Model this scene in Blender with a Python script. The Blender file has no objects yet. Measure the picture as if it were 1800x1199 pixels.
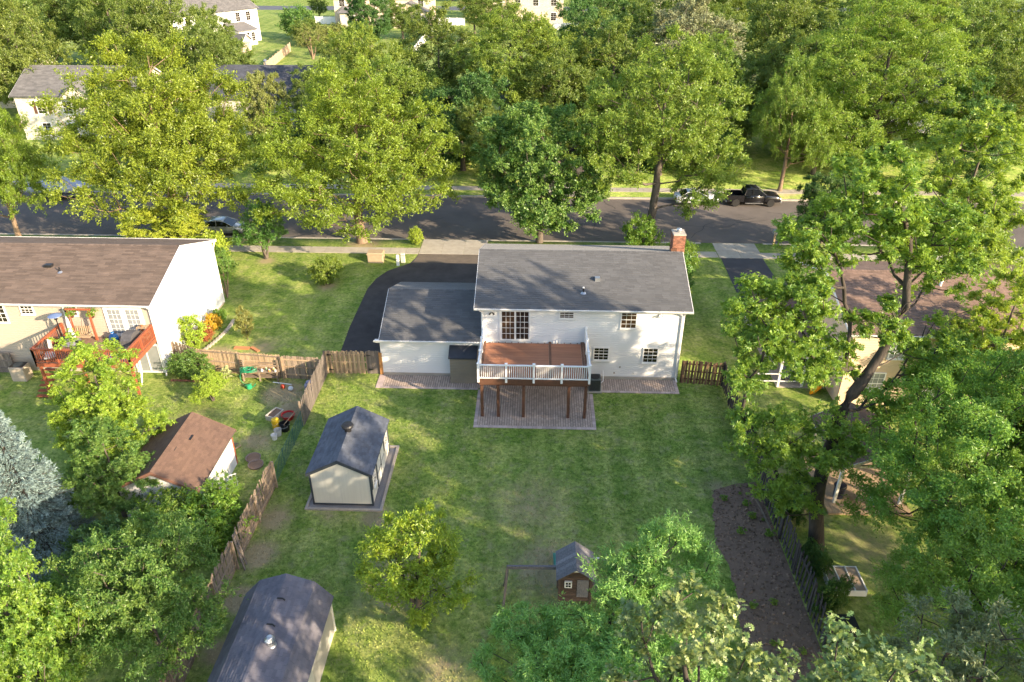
import bpy, math, random
import numpy as np
from mathutils import Vector, Matrix

# ------------------------------------------------------------------ camera, sky, sun, exposure
SC = bpy.context.scene
COL = SC.collection
R = math.radians
cam_d = bpy.data.cameras.new('camera'); cam_d.sensor_width = 36.0; cam_d.lens = 26.0
cam_d.clip_start = 0.5; cam_d.clip_end = 2000.0
cam = bpy.data.objects.new('camera', cam_d); COL.objects.link(cam)
cam.location = (0, 0, 27.0); cam.rotation_euler = (R(60), 0, R(2.0))
SC.camera = cam
SUN_VEC = Vector((2.35, -1.6, 1.04)).normalized()          # towards the sun: low, behind the camera and to the right
SUN_EL = math.asin(SUN_VEC.z); SUN_AZ = math.atan2(SUN_VEC.x, SUN_VEC.y)
world = bpy.data.worlds.new('World'); SC.world = world; world.use_nodes = True
wn = world.node_tree.nodes; wl = world.node_tree.links; wn.clear()
sky = wn.new('ShaderNodeTexSky'); sky.sky_type = 'NISHITA'; sky.sun_disc = False
sky.sun_elevation = SUN_EL; sky.sun_rotation = SUN_AZ; sky.altitude = 50; sky.dust_density = 1.6; sky.ozone_density = 0.7
bg = wn.new('ShaderNodeBackground'); bg.inputs['Strength'].default_value = 0.15
wo = wn.new('ShaderNodeOutputWorld')
wl.new(sky.outputs[0], bg.inputs['Color']); wl.new(bg.outputs[0], wo.inputs['Surface'])
sun_d = bpy.data.lights.new('sun', 'SUN'); sun_d.energy = 4.4; sun_d.angle = R(0.5); sun_d.color = (1.0, 0.81, 0.56)
sun = bpy.data.objects.new('sun', sun_d); COL.objects.link(sun)
sun.location = (60, -40, 60); sun.rotation_euler = (-SUN_VEC).to_track_quat('-Z', 'Y').to_euler()
vs = SC.view_settings
vs.view_transform = 'Standard'; vs.look = 'None'; vs.exposure = 1.52; vs.gamma = 1.0; vs.use_curve_mapping = False
SC.cycles.max_bounces = 6; SC.cycles.diffuse_bounces = 4; SC.cycles.transmission_bounces = 3
SC.cycles.transparent_max_bounces = 4; SC.cycles.glossy_bounces = 2

rnd = random.Random(7)
# ------------------------------------------------------------------ materials
MATS = {}
def M(name, c, c2=None, scale=3.0, rough=0.75, bump=0.0, bscale=30.0, metal=0.0, island=0.0, objr=0.0,
      stretch=None, detail=6.0, emit=None, spec=0.4, contrast=0.5, sheen=0.0):
    if name in MATS: return MATS[name]
    m = bpy.data.materials.new(name); m.use_nodes = True
    nt = m.node_tree; n = nt.nodes; l = nt.links
    b = n['Principled BSDF']
    b.inputs['Roughness'].default_value = rough; b.inputs['Metallic'].default_value = metal
    b.inputs['Specular IOR Level'].default_value = spec
    if sheen: b.inputs['Sheen Weight'].default_value = sheen; b.inputs['Sheen Roughness'].default_value = 0.45
    c = tuple(c); c2 = tuple(c2) if c2 else tuple(x * 0.8 for x in c)
    tc = n.new('ShaderNodeTexCoord'); mp = n.new('ShaderNodeMapping')
    l.new(tc.outputs['Object'], mp.inputs['Vector'])
    if stretch: mp.inputs['Scale'].default_value = stretch
    nz = n.new('ShaderNodeTexNoise'); nz.inputs['Scale'].default_value = scale; nz.inputs['Detail'].default_value = detail
    nz.inputs['Roughness'].default_value = 0.62
    l.new(mp.outputs[0], nz.inputs['Vector'])
    cr = n.new('ShaderNodeValToRGB'); cr.color_ramp.elements[0].position = 0.5 - contrast * 0.4; cr.color_ramp.elements[1].position = 0.5 + contrast * 0.4
    cr.color_ramp.elements[0].color = (*c2, 1); cr.color_ramp.elements[1].color = (*c, 1)
    l.new(nz.outputs['Fac'], cr.inputs[0])
    out = cr.outputs[0]
    if island or objr:
        hs = n.new('ShaderNodeHueSaturation')
        mr = n.new('ShaderNodeMapRange'); k = island or objr
        mr.inputs['To Min'].default_value = 1 - k; mr.inputs['To Max'].default_value = 1 + k
        src = n.new('ShaderNodeNewGeometry').outputs['Random Per Island'] if island else n.new('ShaderNodeObjectInfo').outputs['Random']
        l.new(src, mr.inputs['Value']); l.new(mr.outputs[0], hs.inputs['Value'])
        l.new(out, hs.inputs['Color']); out = hs.outputs[0]
    l.new(out, b.inputs['Base Color'])
    if bump:
        bn = n.new('ShaderNodeTexNoise'); bn.inputs['Scale'].default_value = bscale; bn.inputs['Detail'].default_value = 5
        l.new(mp.outputs[0], bn.inputs['Vector'])
        bp = n.new('ShaderNodeBump'); bp.inputs['Strength'].default_value = bump; bp.inputs['Distance'].default_value = 0.02
        l.new(bn.outputs['Fac'], bp.inputs['Height']); l.new(bp.outputs[0], b.inputs['Normal'])
    MATS[name] = m
    return m

def leafmat(name, c, c2, trans, tmix=0.35, jitter=0.35, gloss=0.42, gmix=0.035):
    """two leaf greens picked per leaf and per branch, light passing through the blade, waxy sheen"""
    c = tuple(min(0.7, v*k) + a for v, k, a in zip(c, (1.42, 1.32, 1.2), (0, 0, 0.004))); c2 = tuple(min(0.7, v*k) + a for v, k, a in zip(c2, (1.46, 1.36, 1.2), (0, 0, 0.006)))
    trans = tuple(min(0.75, v*k) for v, k in zip(trans, (1.25, 1.10, 1.1)))
    m = bpy.data.materials.new(name); m.use_nodes = True
    nt = m.node_tree; n = nt.nodes; l = nt.links; n.clear()
    g = n.new('ShaderNodeNewGeometry'); oi = n.new('ShaderNodeObjectInfo')
    cr = n.new('ShaderNodeValToRGB'); cr.color_ramp.elements[0].color = (*c, 1); cr.color_ramp.elements[1].color = (*c2, 1)
    tcx = n.new('ShaderNodeTexCoord'); bz = n.new('ShaderNodeTexNoise'); bz.inputs['Scale'].default_value = 0.55; bz.inputs['Detail'].default_value = 3
    l.new(tcx.outputs['Object'], bz.inputs['Vector'])
    bm = n.new('ShaderNodeMath'); bm.operation = 'MULTIPLY_ADD'; l.new(bz.outputs['Fac'], bm.inputs[0]); bm.inputs[1].default_value = 1.9; bm.inputs[2].default_value = -0.95
    ba = n.new('ShaderNodeMath'); ba.operation = 'ADD'; ba.use_clamp = True; l.new(g.outputs['Random Per Island'], ba.inputs[0]); l.new(bm.outputs[0], ba.inputs[1])
    l.new(ba.outputs[0], cr.inputs[0])
    mul = n.new('ShaderNodeMath'); mul.operation = 'MULTIPLY'; mul.inputs[1].default_value = 17.31
    fr = n.new('ShaderNodeMath'); fr.operation = 'FRACT'
    l.new(g.outputs['Random Per Island'], mul.inputs[0]); l.new(mul.outputs[0], fr.inputs[0])
    mr = n.new('ShaderNodeMapRange'); mr.inputs['To Min'].default_value = 1 - jitter; mr.inputs['To Max'].default_value = 1 + jitter
    l.new(fr.outputs[0], mr.inputs['Value'])
    hu = n.new('ShaderNodeMapRange'); hu.inputs['To Min'].default_value = 0.485; hu.inputs['To Max'].default_value = 0.515
    l.new(oi.outputs['Random'], hu.inputs['Value'])
    hs = n.new('ShaderNodeHueSaturation'); l.new(hu.outputs[0], hs.inputs['Hue']); l.new(mr.outputs[0], hs.inputs['Value']); l.new(cr.outputs[0], hs.inputs['Color'])
    d = n.new('ShaderNodeBsdfDiffuse'); l.new(hs.outputs[0], d.inputs['Color'])
    t = n.new('ShaderNodeBsdfTranslucent'); t.inputs['Color'].default_value = (*trans, 1)
    mx = n.new('ShaderNodeMixShader'); mx.inputs[0].default_value = tmix
    l.new(d.outputs[0], mx.inputs[1]); l.new(t.outputs[0], mx.inputs[2])
    gl = n.new('ShaderNodeBsdfGlossy'); gl.inputs['Roughness'].default_value = gloss; gl.inputs['Color'].default_value = (0.8, 0.85, 0.8, 1)
    mx2 = n.new('ShaderNodeMixShader'); mx2.inputs[0].default_value = gmix; l.new(mx.outputs[0], mx2.inputs[1]); l.new(gl.outputs[0], mx2.inputs[2])
    o = n.new('ShaderNodeOutputMaterial'); l.new(mx2.outputs[0], o.inputs['Surface'])
    MATS[name] = m
    return m

WORN = [(-13.3,28,1.6,.8),(-13.3,25.5,1.6,.9),(-13.2,22.8,1.5,.9),(-13.1,20,1.3,.8),(-16.2,39.4,2.6,.8),(-15.2,37.6,1.8,.9),(-16.3,34.4,1.8,.7),(-8.0,28.2,1.3,.9),(-10.5,28.4,1.2,.5),(-3.6,19.5,2.6,.5),(-6,24,3.6,.6),(1.0,25.2,3.8,.68),(0.0,29.5,4.2,.5),(-22.3,44.2,1.8,.9),(-19.5,45.2,2.0,.6),(16.5,27.0,3.5,.5),(14.2,29.5,2.4,.55),(13.2,33,2,.6),(10.0,31.2,1.4,.6),(-17.4,55.3,1.3,.8),(-24.2,60.4,1.3,.8),(-16.2,64.8,2.6,.9),(-12.8,42.3,1.2,.7),(-21,36.5,2.5,.45),(27.5,81,2.5,.8)]
def grassmat(name, island):
    """lawn: lush, mid and dry straw patches by world position; tufts use the same patches plus a per-blade change"""
    m = bpy.data.materials.new(name); m.use_nodes = True
    nt = m.node_tree; n = nt.nodes; l = nt.links
    b = n['Principled BSDF']; b.inputs['Roughness'].default_value = 0.9; b.inputs['Specular IOR Level'].default_value = 0.15
    g = n.new('ShaderNodeNewGeometry')
    def noise(sc, det=5, ro=0.6, mp=None):
        z = n.new('ShaderNodeTexNoise'); z.inputs['Scale'].default_value = sc; z.inputs['Detail'].default_value = det; z.inputs['Roughness'].default_value = ro
        l.new(g.outputs['Position'] if mp is None else mp, z.inputs['Vector']); return z.outputs['Fac']
    def ramp(f, stops):
        r = n.new('ShaderNodeValToRGB'); e = r.color_ramp.elements
        while len(e) < len(stops): e.new(0.5)
        for k, (p, c) in enumerate(stops): e[k].position = p; e[k].color = (*c, 1)
        l.new(f, r.inputs[0]); return r.outputs[0]
    def mix(f, a, bb, mode='MIX', fac=None):
        x = n.new('ShaderNodeMix'); x.data_type = 'RGBA'; x.blend_type = mode
        if fac is not None: x.inputs[0].default_value = fac
        else: l.new(f, x.inputs[0])
        for i, v in ((6, a), (7, bb)):
            if isinstance(v, tuple): x.inputs[i].default_value = (*v, 1)
            else: l.new(v, x.inputs[i])
        return x.outputs[2]
    base = ramp(noise(0.55, 7, 0.66), [(0.36, (0.160, 0.252, 0.044)), (0.5, (0.240, 0.312, 0.072)), (0.64, (0.325, 0.360, 0.112))])
    fine = ramp(noise(5.5, 6, 0.72), [(0.32, (0.44, 0.50, 0.40)), (0.52, (1.0, 1.0, 1.0)), (0.70, (1.55, 1.40, 1.38))])
    col = mix(None, base, fine, 'MULTIPLY', 1.0)
    # straw coloured dry patches, more of them between sheds and play set
    dry_f = ramp(noise(1.15, 10, 0.78), [(0.52, (0, 0, 0)), (0.68, (0.7, 0.7, 0.7))])
    col = mix(dry_f, col, (0.320, 0.280, 0.180))
    # clumps: darker coarse grass against thinner turf
    clump = ramp(noise(2.6, 4, 0.6), [(0.38, (0.66, 0.76, 0.58)), (0.50, (1.0, 1.0, 1.0)), (0.64, (1.2, 1.15, 1.2))])
    col = mix(None, col, clump, 'MULTIPLY', 0.8)
    # trodden, bare places along fences, sheds and play set
    wear = None
    for (wx, wy, wr, ws) in WORN:
        v = n.new('ShaderNodeVectorMath'); v.operation = 'DISTANCE'; v.inputs[1].default_value = (wx, wy, 0); l.new(g.outputs['Position'], v.inputs[0])
        r = n.new('ShaderNodeMapRange'); r.inputs['From Min'].default_value = wr; r.inputs['From Max'].default_value = wr*0.15; r.inputs['To Min'].default_value = 0; r.inputs['To Max'].default_value = ws
        l.new(v.outputs['Value'], r.inputs['Value'])
        if wear is None: wear = r.outputs[0]
        else:
            mxm = n.new('ShaderNodeMath'); mxm.operation = 'MAXIMUM'; l.new(wear, mxm.inputs[0]); l.new(r.outputs[0], mxm.inputs[1]); wear = mxm.outputs[0]
    wn_ = n.new('ShaderNodeMath'); wn_.operation = 'MULTIPLY_ADD'; l.new(noise(1.7, 8, 0.72), wn_.inputs[0]); wn_.inputs[1].default_value = 1.9; wn_.inputs[2].default_value = -0.95
    ad = n.new('ShaderNodeMath'); ad.operation = 'ADD'; ad.use_clamp = True; l.new(wear, ad.inputs[0]); l.new(wn_.outputs[0], ad.inputs[1])
    mu = n.new('ShaderNodeMath'); mu.operation = 'MULTIPLY'; mu.use_clamp = True; l.new(ad.outputs[0], mu.inputs[0]); l.new(wear, mu.inputs[1])
    mu2 = n.new('ShaderNodeMath'); mu2.operation = 'MULTIPLY'; mu2.use_clamp = True; mu2.inputs[1].default_value = 2.5; l.new(mu.outputs[0], mu2.inputs[0])
    col = mix(mu2.outputs[0], col, (0.36, 0.295, 0.175))
    # mowing lanes
    mpn = n.new('ShaderNodeMapping'); mpn.inputs['Scale'].default_value = (0.8, 0.08, 0.1); l.new(g.outputs['Position'], mpn.inputs['Vector'])
    lane = ramp(noise(1.0, 2, 0.5, mpn.outputs[0]), [(0.38, (0.76, 0.82, 0.72)), (0.62, (1.16, 1.13, 1.12))])
    col = mix(None, col, lane, 'MULTIPLY', 0.8)
    if island:
        hs = n.new('ShaderNodeHueSaturation'); mr = n.new('ShaderNodeMapRange')
        mr.inputs['To Min'].default_value = 0.7; mr.inputs['To Max'].default_value = 1.5
        l.new(g.outputs['Random Per Island'], mr.inputs['Value']); l.new(mr.outputs[0], hs.inputs['Value']); l.new(col, hs.inputs['Color']); col = hs.outputs[0]
    l.new(col, b.inputs['Base Color'])
    if not island:
        bp = n.new('ShaderNodeBump'); bp.inputs['Strength'].default_value = 0.9; bp.inputs['Distance'].default_value = 0.06
        l.new(noise(9.0, 8, 0.75), bp.inputs['Height']); l.new(bp.outputs[0], b.inputs['Normal'])
    MATS[name] = m
    return m

# ------------------------------------------------------------------ mesh helpers
class MB:
    """collects shapes; build() links them as ONE mesh object"""
    def __init__(s, xf=None): s.v = []; s.f = []; s.xf = xf
    def add(s, pts, faces):
        o = len(s.v)
        if s.xf is not None: pts = [s.xf @ Vector(p) for p in pts]
        s.v += [tuple(p) for p in pts]; s.f += [tuple(o + i for i in f) for f in faces]
        return s
    def box(s, x0, x1, y0, y1, z0, z1):
        return s.add([(x0,y0,z0),(x1,y0,z0),(x1,y1,z0),(x0,y1,z0),(x0,y0,z1),(x1,y0,z1),(x1,y1,z1),(x0,y1,z1)],
                     [(0,3,2,1),(4,5,6,7),(0,1,5,4),(1,2,6,5),(2,3,7,6),(3,0,4,7)])
    def bev(s, x0, x1, y0, y1, z0, z1, b):
        """box with chamfered vertical edges and top rim"""
        def ring(i, z): return [(x0+b+i,y0+i,z),(x1-b-i,y0+i,z),(x1-i,y0+b+i,z),(x1-i,y1-b-i,z),(x1-b-i,y1-i,z),(x0+b+i,y1-i,z),(x0+i,y1-b-i,z),(x0+i,y0+b+i,z)]
        rs = [ring(0,z0), ring(0,z1-b), ring(b*0.6,z1)]
        pts = sum(rs, []); fs = []
        for k in range(2):
            for i in range(8): fs.append((k*8+i, k*8+(i+1)%8, (k+1)*8+(i+1)%8, (k+1)*8+i))
        fs.append(tuple(range(16,24))); fs.append(tuple(range(7,-1,-1)))
        return s.add(pts, fs)
    def beam(s, p, q, w, h, up=(0,0,1)):
        p = Vector(p); q = Vector(q); d = (q-p).normalized(); up = Vector(up)
        if abs(d.dot(up)) > 0.98: up = Vector((0,1,0))
        a = d.cross(up).normalized()*(w/2); b = a.cross(d).normalized()*(h/2)
        pts = [p-a-b,p+a-b,p+a+b,p-a+b,q-a-b,q+a-b,q+a+b,q-a+b]
        return s.add(pts, [(0,1,2,3),(7,6,5,4),(0,4,5,1),(1,5,6,2),(2,6,7,3),(3,7,4,0)])
    def tube(s, pts, rad, n=8, cap=True):
        pts = [Vector(p) for p in pts]
        if not isinstance(rad, (list, tuple)): rad = [rad]*len(pts)
        rings = []; ref = Vector((0,0,1))
        for i, p in enumerate(pts):
            d = (pts[min(i+1,len(pts)-1)] - pts[max(i-1,0)]).normalized()
            r0 = ref if abs(d.dot(ref)) < 0.95 else Vector((1,0,0))
            a = d.cross(r0).normalized(); b = a.cross(d)
            rings.append([p + (a*math.cos(2*math.pi*k/n) + b*math.sin(2*math.pi*k/n))*rad[i] for k in range(n)])
        fs = []
        for i in range(len(pts)-1):
            for k in range(n): fs.append((i*n+k, (i+1)*n+k, (i+1)*n+(k+1)%n, i*n+(k+1)%n))
        if cap: fs.append(tuple(range(n))); fs.append(tuple((len(pts)-1)*n+k for k in range(n-1,-1,-1)))
        return s.add(sum(rings, []), fs)
    def lathe(s, prof, n=16, c=(0,0,0), sx=1.0, sy=1.0):
        pts = []; fs = []
        for r, z in prof:
            for k in range(n): pts.append((c[0]+r*sx*math.cos(2*math.pi*k/n), c[1]+r*sy*math.sin(2*math.pi*k/n), c[2]+z))
        for i in range(len(prof)-1):
            for k in range(n): fs.append((i*n+k, i*n+(k+1)%n, (i+1)*n+(k+1)%n, (i+1)*n+k))
        fs.append(tuple(range(n-1,-1,-1))); fs.append(tuple((len(prof)-1)*n+k for k in range(n)))
        return s.add(pts, fs)
    def prism(s, poly, a, axis, t0, t1):
        """extrude a 2-D polygon; axis 'x': poly=(y,z), 'y': poly=(x,z), 'z': poly=(x,y)"""
        def P(p, t): return {'x': (t,p[0],p[1]), 'y': (p[0],t,p[1]), 'z': (p[0],p[1],t)}[axis]
        n = len(poly)
        pts = [P(p,t0) for p in poly] + [P(p,t1) for p in poly]
        fs = [tuple(range(n-1,-1,-1)), tuple(range(n,2*n))] + [(i,(i+1)%n,n+(i+1)%n,n+i) for i in range(n)]
        return s.add(pts, fs)
    def quad(s, a, b, c, d): return s.add([a,b,c,d], [(0,1,2,3)])
    def build(s, name, mat, parent=None, smooth=False, label=None, stuff=False):
        me = bpy.data.meshes.new(name); org = ORG.get(parent.name, Vector((0,0,0))) if parent else Vector((0,0,0))
        me.from_pydata([(p[0]-org.x,p[1]-org.y,p[2]-org.z) for p in s.v], [], s.f)
        me.materials.append(mat)
        if smooth: me.polygons.foreach_set('use_smooth', [True]*len(me.polygons))
        me.update()
        return link(name, me, parent, label, stuff)

ORG = {}
def link(name, me, parent=None, label=None, stuff=False, loc=None):
    o = bpy.data.objects.new(name, me); COL.objects.link(o)
    if parent is not None: o.parent = parent; ORG[o.name] = ORG.get(parent.name, Vector((0,0,0)))
    if loc is not None: o.location = Vector(loc) - (ORG.get(parent.name, Vector((0,0,0))) if parent is not None else Vector((0,0,0)))
    if label: o['label'] = label
    if stuff: o['kind'] = 'stuff'
    return o
def thing(name, label, cat, loc=(0,0,0), group=None, rz=0.0, local=False):
    o = bpy.data.objects.new(name, None); COL.objects.link(o); o.location = loc; o.rotation_euler = (0,0,rz)
    o.empty_display_size = 0.3
    ORG[o.name] = Vector((0,0,0)) if (rz or local) else Vector(loc)
    return tag(o, label, cat, group)
def tag(o, label, cat, group=None, kind=None):
    o['label'] = label; o['category'] = cat
    if group: o['group'] = group
    if kind: o['kind'] = kind
    return o
def struct(o, label=None):
    o['kind'] = 'structure'
    if label: o['label'] = label
    return o
def np_mesh(name, V, F, mat, smooth=False):
    """V (n,3); F (m,k) all faces with k corners"""
    V = np.asarray(V, dtype=np.float32); F = np.asarray(F, dtype=np.int32)
    me = bpy.data.meshes.new(name); k = F.shape[1]
    me.vertices.add(len(V)); me.vertices.foreach_set('co', V.ravel())
    me.loops.add(F.size); me.loops.foreach_set('vertex_index', F.ravel())
    me.polygons.add(len(F)); me.polygons.foreach_set('loop_start', np.arange(0, F.size, k, dtype=np.int32))
    try: me.polygons.foreach_set('loop_total', np.full(len(F), k, dtype=np.int32))
    except Exception: pass
    me.polygons.foreach_set('use_smooth', np.full(len(F), smooth, dtype=bool))
    me.materials.append(mat); me.update(calc_edges=True); me.validate()
    return me
def copy_tree(o, parent=None):
    c = o.copy(); COL.objects.link(c)
    if parent is not None: c.parent = parent
    for ch in list(o.children): copy_tree(ch, c)
    return c
# ------------------------------------------------------------------ building kit
T = Matrix.Translation
def Rz(a): return Matrix.Rotation(R(a), 4, 'Z')
def wallframe(p, facing):
    """local x = right seen from outside, -y = outwards, z = up"""
    return T(Vector(p)) @ Rz({'-y': 0, '+x': 90, '+y': 180, '-x': -90}[facing])

def siding(parent, xf, span, v0, v1, mat, step=0.165, name='siding'):
    """lapped courses: each a slanted strip proud of the one above; span(v) -> (u0,u1)"""
    mb = MB(xf); v = v0
    while v < v1 - 0.02:
        t = min(v + step, v1); a0, a1 = span(v); b0, b1 = span(t)
        m_ = v + (t-v)*0.74; c0, c1 = span(m_)
        mb.add([(a0,-0.032,v),(a1,-0.032,v),(c1,-0.027,m_),(c0,-0.027,m_),(b1,-0.003,t),(b0,-0.003,t),(a0,-0.001,v),(a1,-0.001,v)], [(0,1,2,3),(3,2,4,5),(1,0,6,7)])
        v += step
    return mb.build(name, mat, parent, stuff=True)

def shingle_plane(O, U, V, LU, LV, tw, ex, rs, cap=0.020):
    O = np.array(O, float); U = np.array(U, float); V = np.array(V, float); U /= np.linalg.norm(U); V /= np.linalg.norm(V)
    N = np.cross(U, V); 
    if N[2] < 0: N = -N
    Vs = []; rows = int(math.ceil(LV/ex))
    for j in range(rows):
        v0 = j*ex; v1 = min(v0 + ex*1.03, LV)
        off = rs.uniform(0, tw); u = -off
        us = []
        while u < LU:
            w = tw*rs.uniform(0.8, 1.2); a = max(u, 0); b = min(u + w, LU)
            if b - a > 0.02: us.append((a, b - 0.006))
            u += w
        us = np.array(us); n = len(us)
        h = cap*rs.uniform(0.75, 1.3, n); dv = rs.uniform(-0.008, 0.008, n)
        def P(uu, vv, hh): return O + uu[:, None]*U + (vv if isinstance(vv, np.ndarray) else np.full(n, vv))[:, None]*V + (hh if isinstance(hh, np.ndarray) else np.full(n, hh))[:, None]*N
        a, b = us[:, 0], us[:, 1]
        Vs.append(np.stack([P(a, v0+dv, h), P(b, v0+dv, h), P(b, v1, 0.004), P(a, v1, 0.004), P(a, v0+dv, 0.0), P(b, v0+dv, 0.0)], 1))
    A = np.concatenate(Vs); n = len(A)
    base = (np.arange(n)*6)[:, None]
    F = np.concatenate([base + np.array([0,1,2,3]), base + np.array([1,0,4,5])])
    return A.reshape(-1, 3), F

def gable_roof(parent, x0, x1, y0, y1, zw, zr, axis, oe, og, slab, shing, trim, tw=0.32, ex=0.145, seed=1, fine=True, thick=0.14):
    """pitched roof over the wall rectangle; zw = roof surface at the wall line, zr = ridge"""
    if axis == 'x': half = (y1-y0)/2; c = (y0+y1)/2
    else: half = (x1-x0)/2; c = (x0+x1)/2
    sl = (zr-zw)/half; ze = zw - oe*sl; h = half + oe
    prof = [(c-h, ze-thick), (c-h, ze-0.02), (c, zr-0.02), (c+h, ze-0.02), (c+h, ze-thick), (c, zr-thick-0.03)]
    a, b = (x0-og, x1+og) if axis == 'x' else (y0-og, y1+og)
    r = MB().prism(prof, 0, 'x' if axis == 'x' else 'y', a, b).build('roof', slab, parent)
    if fine:
        rs = np.random.RandomState(seed); LV = math.hypot(h, zr-ze); L = b-a
        Vs = []; Fs = []; o = 0
        for s in (-1, 1):
            if axis == 'x': O = (a, c+s*h, ze); U = (1,0,0); Vv = (0, -s*h, zr-ze)
            else: O = (c+s*h, a, ze); U = (0,1,0); Vv = (-s*h, 0, zr-ze)
            A, F = shingle_plane(O, U, Vv, L, LV - 0.02, tw, ex, rs); Vs.append(A); Fs.append(F + o); o += len(A)
        # ridge cap tabs
        n = int(L/0.2); i = np.arange(n); u = a + i*0.2
        w = 0.16; dz = w*sl
        def P(du, s, k): 
            z = np.full(n, zr + 0.022 + (0.012 if k else 0.0)) - (abs(s)*dz)
            q = c + s*w
            return np.stack([u+du, np.full(n, q), z], 1) if axis == 'x' else np.stack([np.full(n, q), u+du, z], 1)
        C = np.stack([P(0,-1,1),P(0.2,-1,0),P(0.2,0,0),P(0,0,1),P(0.2,1,0),P(0,1,1)], 1).reshape(-1,3)
        bb = (np.arange(n)*6)[:, None]
        Vs.append(C); Fs.append(np.concatenate([bb+np.array([0,1,2,3]), bb+np.array([3,2,4,5])]) + o)
        V = np.concatenate(Vs); org = ORG.get(parent.name, Vector((0,0,0)))
        V = V - np.array(org); 
        link('shingles', np_mesh('shingles', V, np.concatenate(Fs), shing), r, stuff=True)
    # rake boards and eave boards
    for e, s in ((a, -1), (b, 1)):
        m = MB(); t = 0.03
        for sd in (-1, 1):
            P0 = (c+sd*(h+0.01), ze); P1 = (c, zr)
            pts = [(P0[0], P0[1]-0.17), (P0[0], P0[1]), (P1[0], P1[1]), (P1[0], P1[1]-0.19)]
            lo, hi = (e, e+t) if s > 0 else (e-t, e)
            m.prism(pts, 0, 'x' if axis == 'x' else 'y', lo, hi)
        m.build('rake_board', trim, parent)
    return r, ze, h, c, a, b

def gutter(parent, xa, xb, y, z, mat, axis='x', out=-1):
    """K-style gutter along the eave, open at the top"""
    prof = [(0,0),(0,-0.11),(0.07*out,-0.11),(0.115*out,-0.03),(0.125*out,0),(0.112*out,0),(0.06*out,-0.095),(0.012*out,-0.095),(0.012*out,0)]
    pts = [(y+p[0], z+p[1]) for p in prof]
    return MB().prism(pts, 0, axis, xa, xb).build('gutter', mat, parent)
def downspout(parent, pts, mat, w=0.085):
    m = MB()
    for p, q in zip(pts[:-1], pts[1:]): m.beam(p, q, w, w*0.8, up=(0.01,1,0))
    return m.build('downspout', mat, parent)

def window(parent, xf, w, h, cols, rows, frame, glass, double=True, name='window', grid=True, sill=True, fw=0.075, proud=0.06):
    xf = xf @ T(Vector((0,-0.034,0))); m = MB(xf)
    m.box(-fw, 0, -proud, 0.04, -fw, h+fw); m.box(w, w+fw, -proud, 0.04, -fw, h+fw)
    m.box(0, w, -proud, 0.04, h, h+fw); m.box(0, w, -proud, 0.04, -fw, 0)
    if double: m.box(0, w, -proud*0.8, 0.01, h/2-0.025, h/2+0.025)
    wo = m.build(name, frame, parent)
    hs = [(0.0, h/2-0.025), (h/2+0.025, h)] if double else [(0.0, h)]
    rr = rows//2 if double else rows
    bars = MB(xf); nb = 0
    for (a, b) in hs:
        ph = (b-a)/rr; pw = w/cols
        for i in range(cols):
            for j in range(rr):
                g = MB(xf); t = rnd.uniform(-0.004, 0.004)
                g.add([(i*pw,-0.026+t,a+j*ph),((i+1)*pw,-0.026-t,a+j*ph),((i+1)*pw,-0.026-t,a+(j+1)*ph),(i*pw,-0.026+t,a+(j+1)*ph)], [(0,1,2,3)])
                g.build('pane', glass, wo)
        if grid:
            for i in range(1, cols): bars.box(i*pw-0.011, i*pw+0.011, -0.042, -0.022, a, b); nb += 1
            for j in range(1, rr): bars.box(0, w, -0.044, -0.024, a+j*ph-0.011, a+j*ph+0.011); nb += 1
    if nb: bars.build('glazing_grid', frame, wo)
    if sill: MB(xf).box(-fw-0.03, w+fw+0.03, -proud-0.05, 0.0, -fw-0.045, -fw-0.003).build('sill', frame, wo)
    return wo

# materials shared by the buildings
glass = M('window_glass', (0.035,0.026,0.020), (0.012,0.010,0.009), 1.2, 0.06, spec=0.7)
glass_warm = M('window_glass_warm', (0.085,0.050,0.026), (0.030,0.018,0.012), 2.2, 0.07, spec=0.7)
white_trim = M('white_trim', (0.80,0.79,0.77), (0.72,0.71,0.69), 1.5, 0.45)
white_siding = M('white_siding', (0.74,0.73,0.72), (0.69,0.68,0.67), 0.8, 0.55, contrast=0.9)
vinyl_white = M('white_vinyl_rail', (0.82,0.82,0.82), (0.77,0.77,0.77), 2, 0.35)
sh_gray = M('shingle_gray', (0.108,0.108,0.112), (0.074,0.076,0.082), 0.6, 0.9, bump=0.5, bscale=60, island=0.14, sheen=0.16, contrast=0.9)
slab_gray = M('roof_deck_gray', (0.10,0.10,0.10), (0.07,0.07,0.07), 2, 0.9)
sh_brown = M('shingle_brown', (0.160,0.116,0.092), (0.108,0.080,0.065), 0.9, 0.95, bump=0.5, bscale=60, island=0.20)
slab_brown = M('roof_deck_brown', (0.11,0.085,0.07), (0.08,0.06,0.05), 2, 0.9)
sh_slate = M('shingle_slate', (0.118,0.130,0.160), (0.078,0.088,0.112), 1.4, 0.9, bump=0.5, bscale=60, island=0.18)
sh_rust = M('shingle_rust', (0.190,0.115,0.080), (0.120,0.074,0.058), 0.8, 0.95, bump=0.5, bscale=50, island=0.12, contrast=0.9)
sh_red = M('shingle_reddish', (0.225,0.148,0.112), (0.160,0.108,0.085), 0.8, 0.95, bump=0.5, bscale=60, island=0.2)
cedar = M('cedar_red_stain', (0.360,0.105,0.050), (0.240,0.070,0.035), 6, 0.6, bump=0.3, stretch=(1,1,0.2))
old_wood = M('weathered_wood', (0.330,0.255,0.185), (0.185,0.140,0.105), 9, 0.9, bump=0.6, bscale=50, objr=0.28, stretch=(2,2,0.25))
gray_wood = M('gray_wood', (0.205,0.170,0.145), (0.100,0.085,0.078), 9, 0.9, bump=0.6, bscale=50, objr=0.3, stretch=(2,2,0.25))
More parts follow.
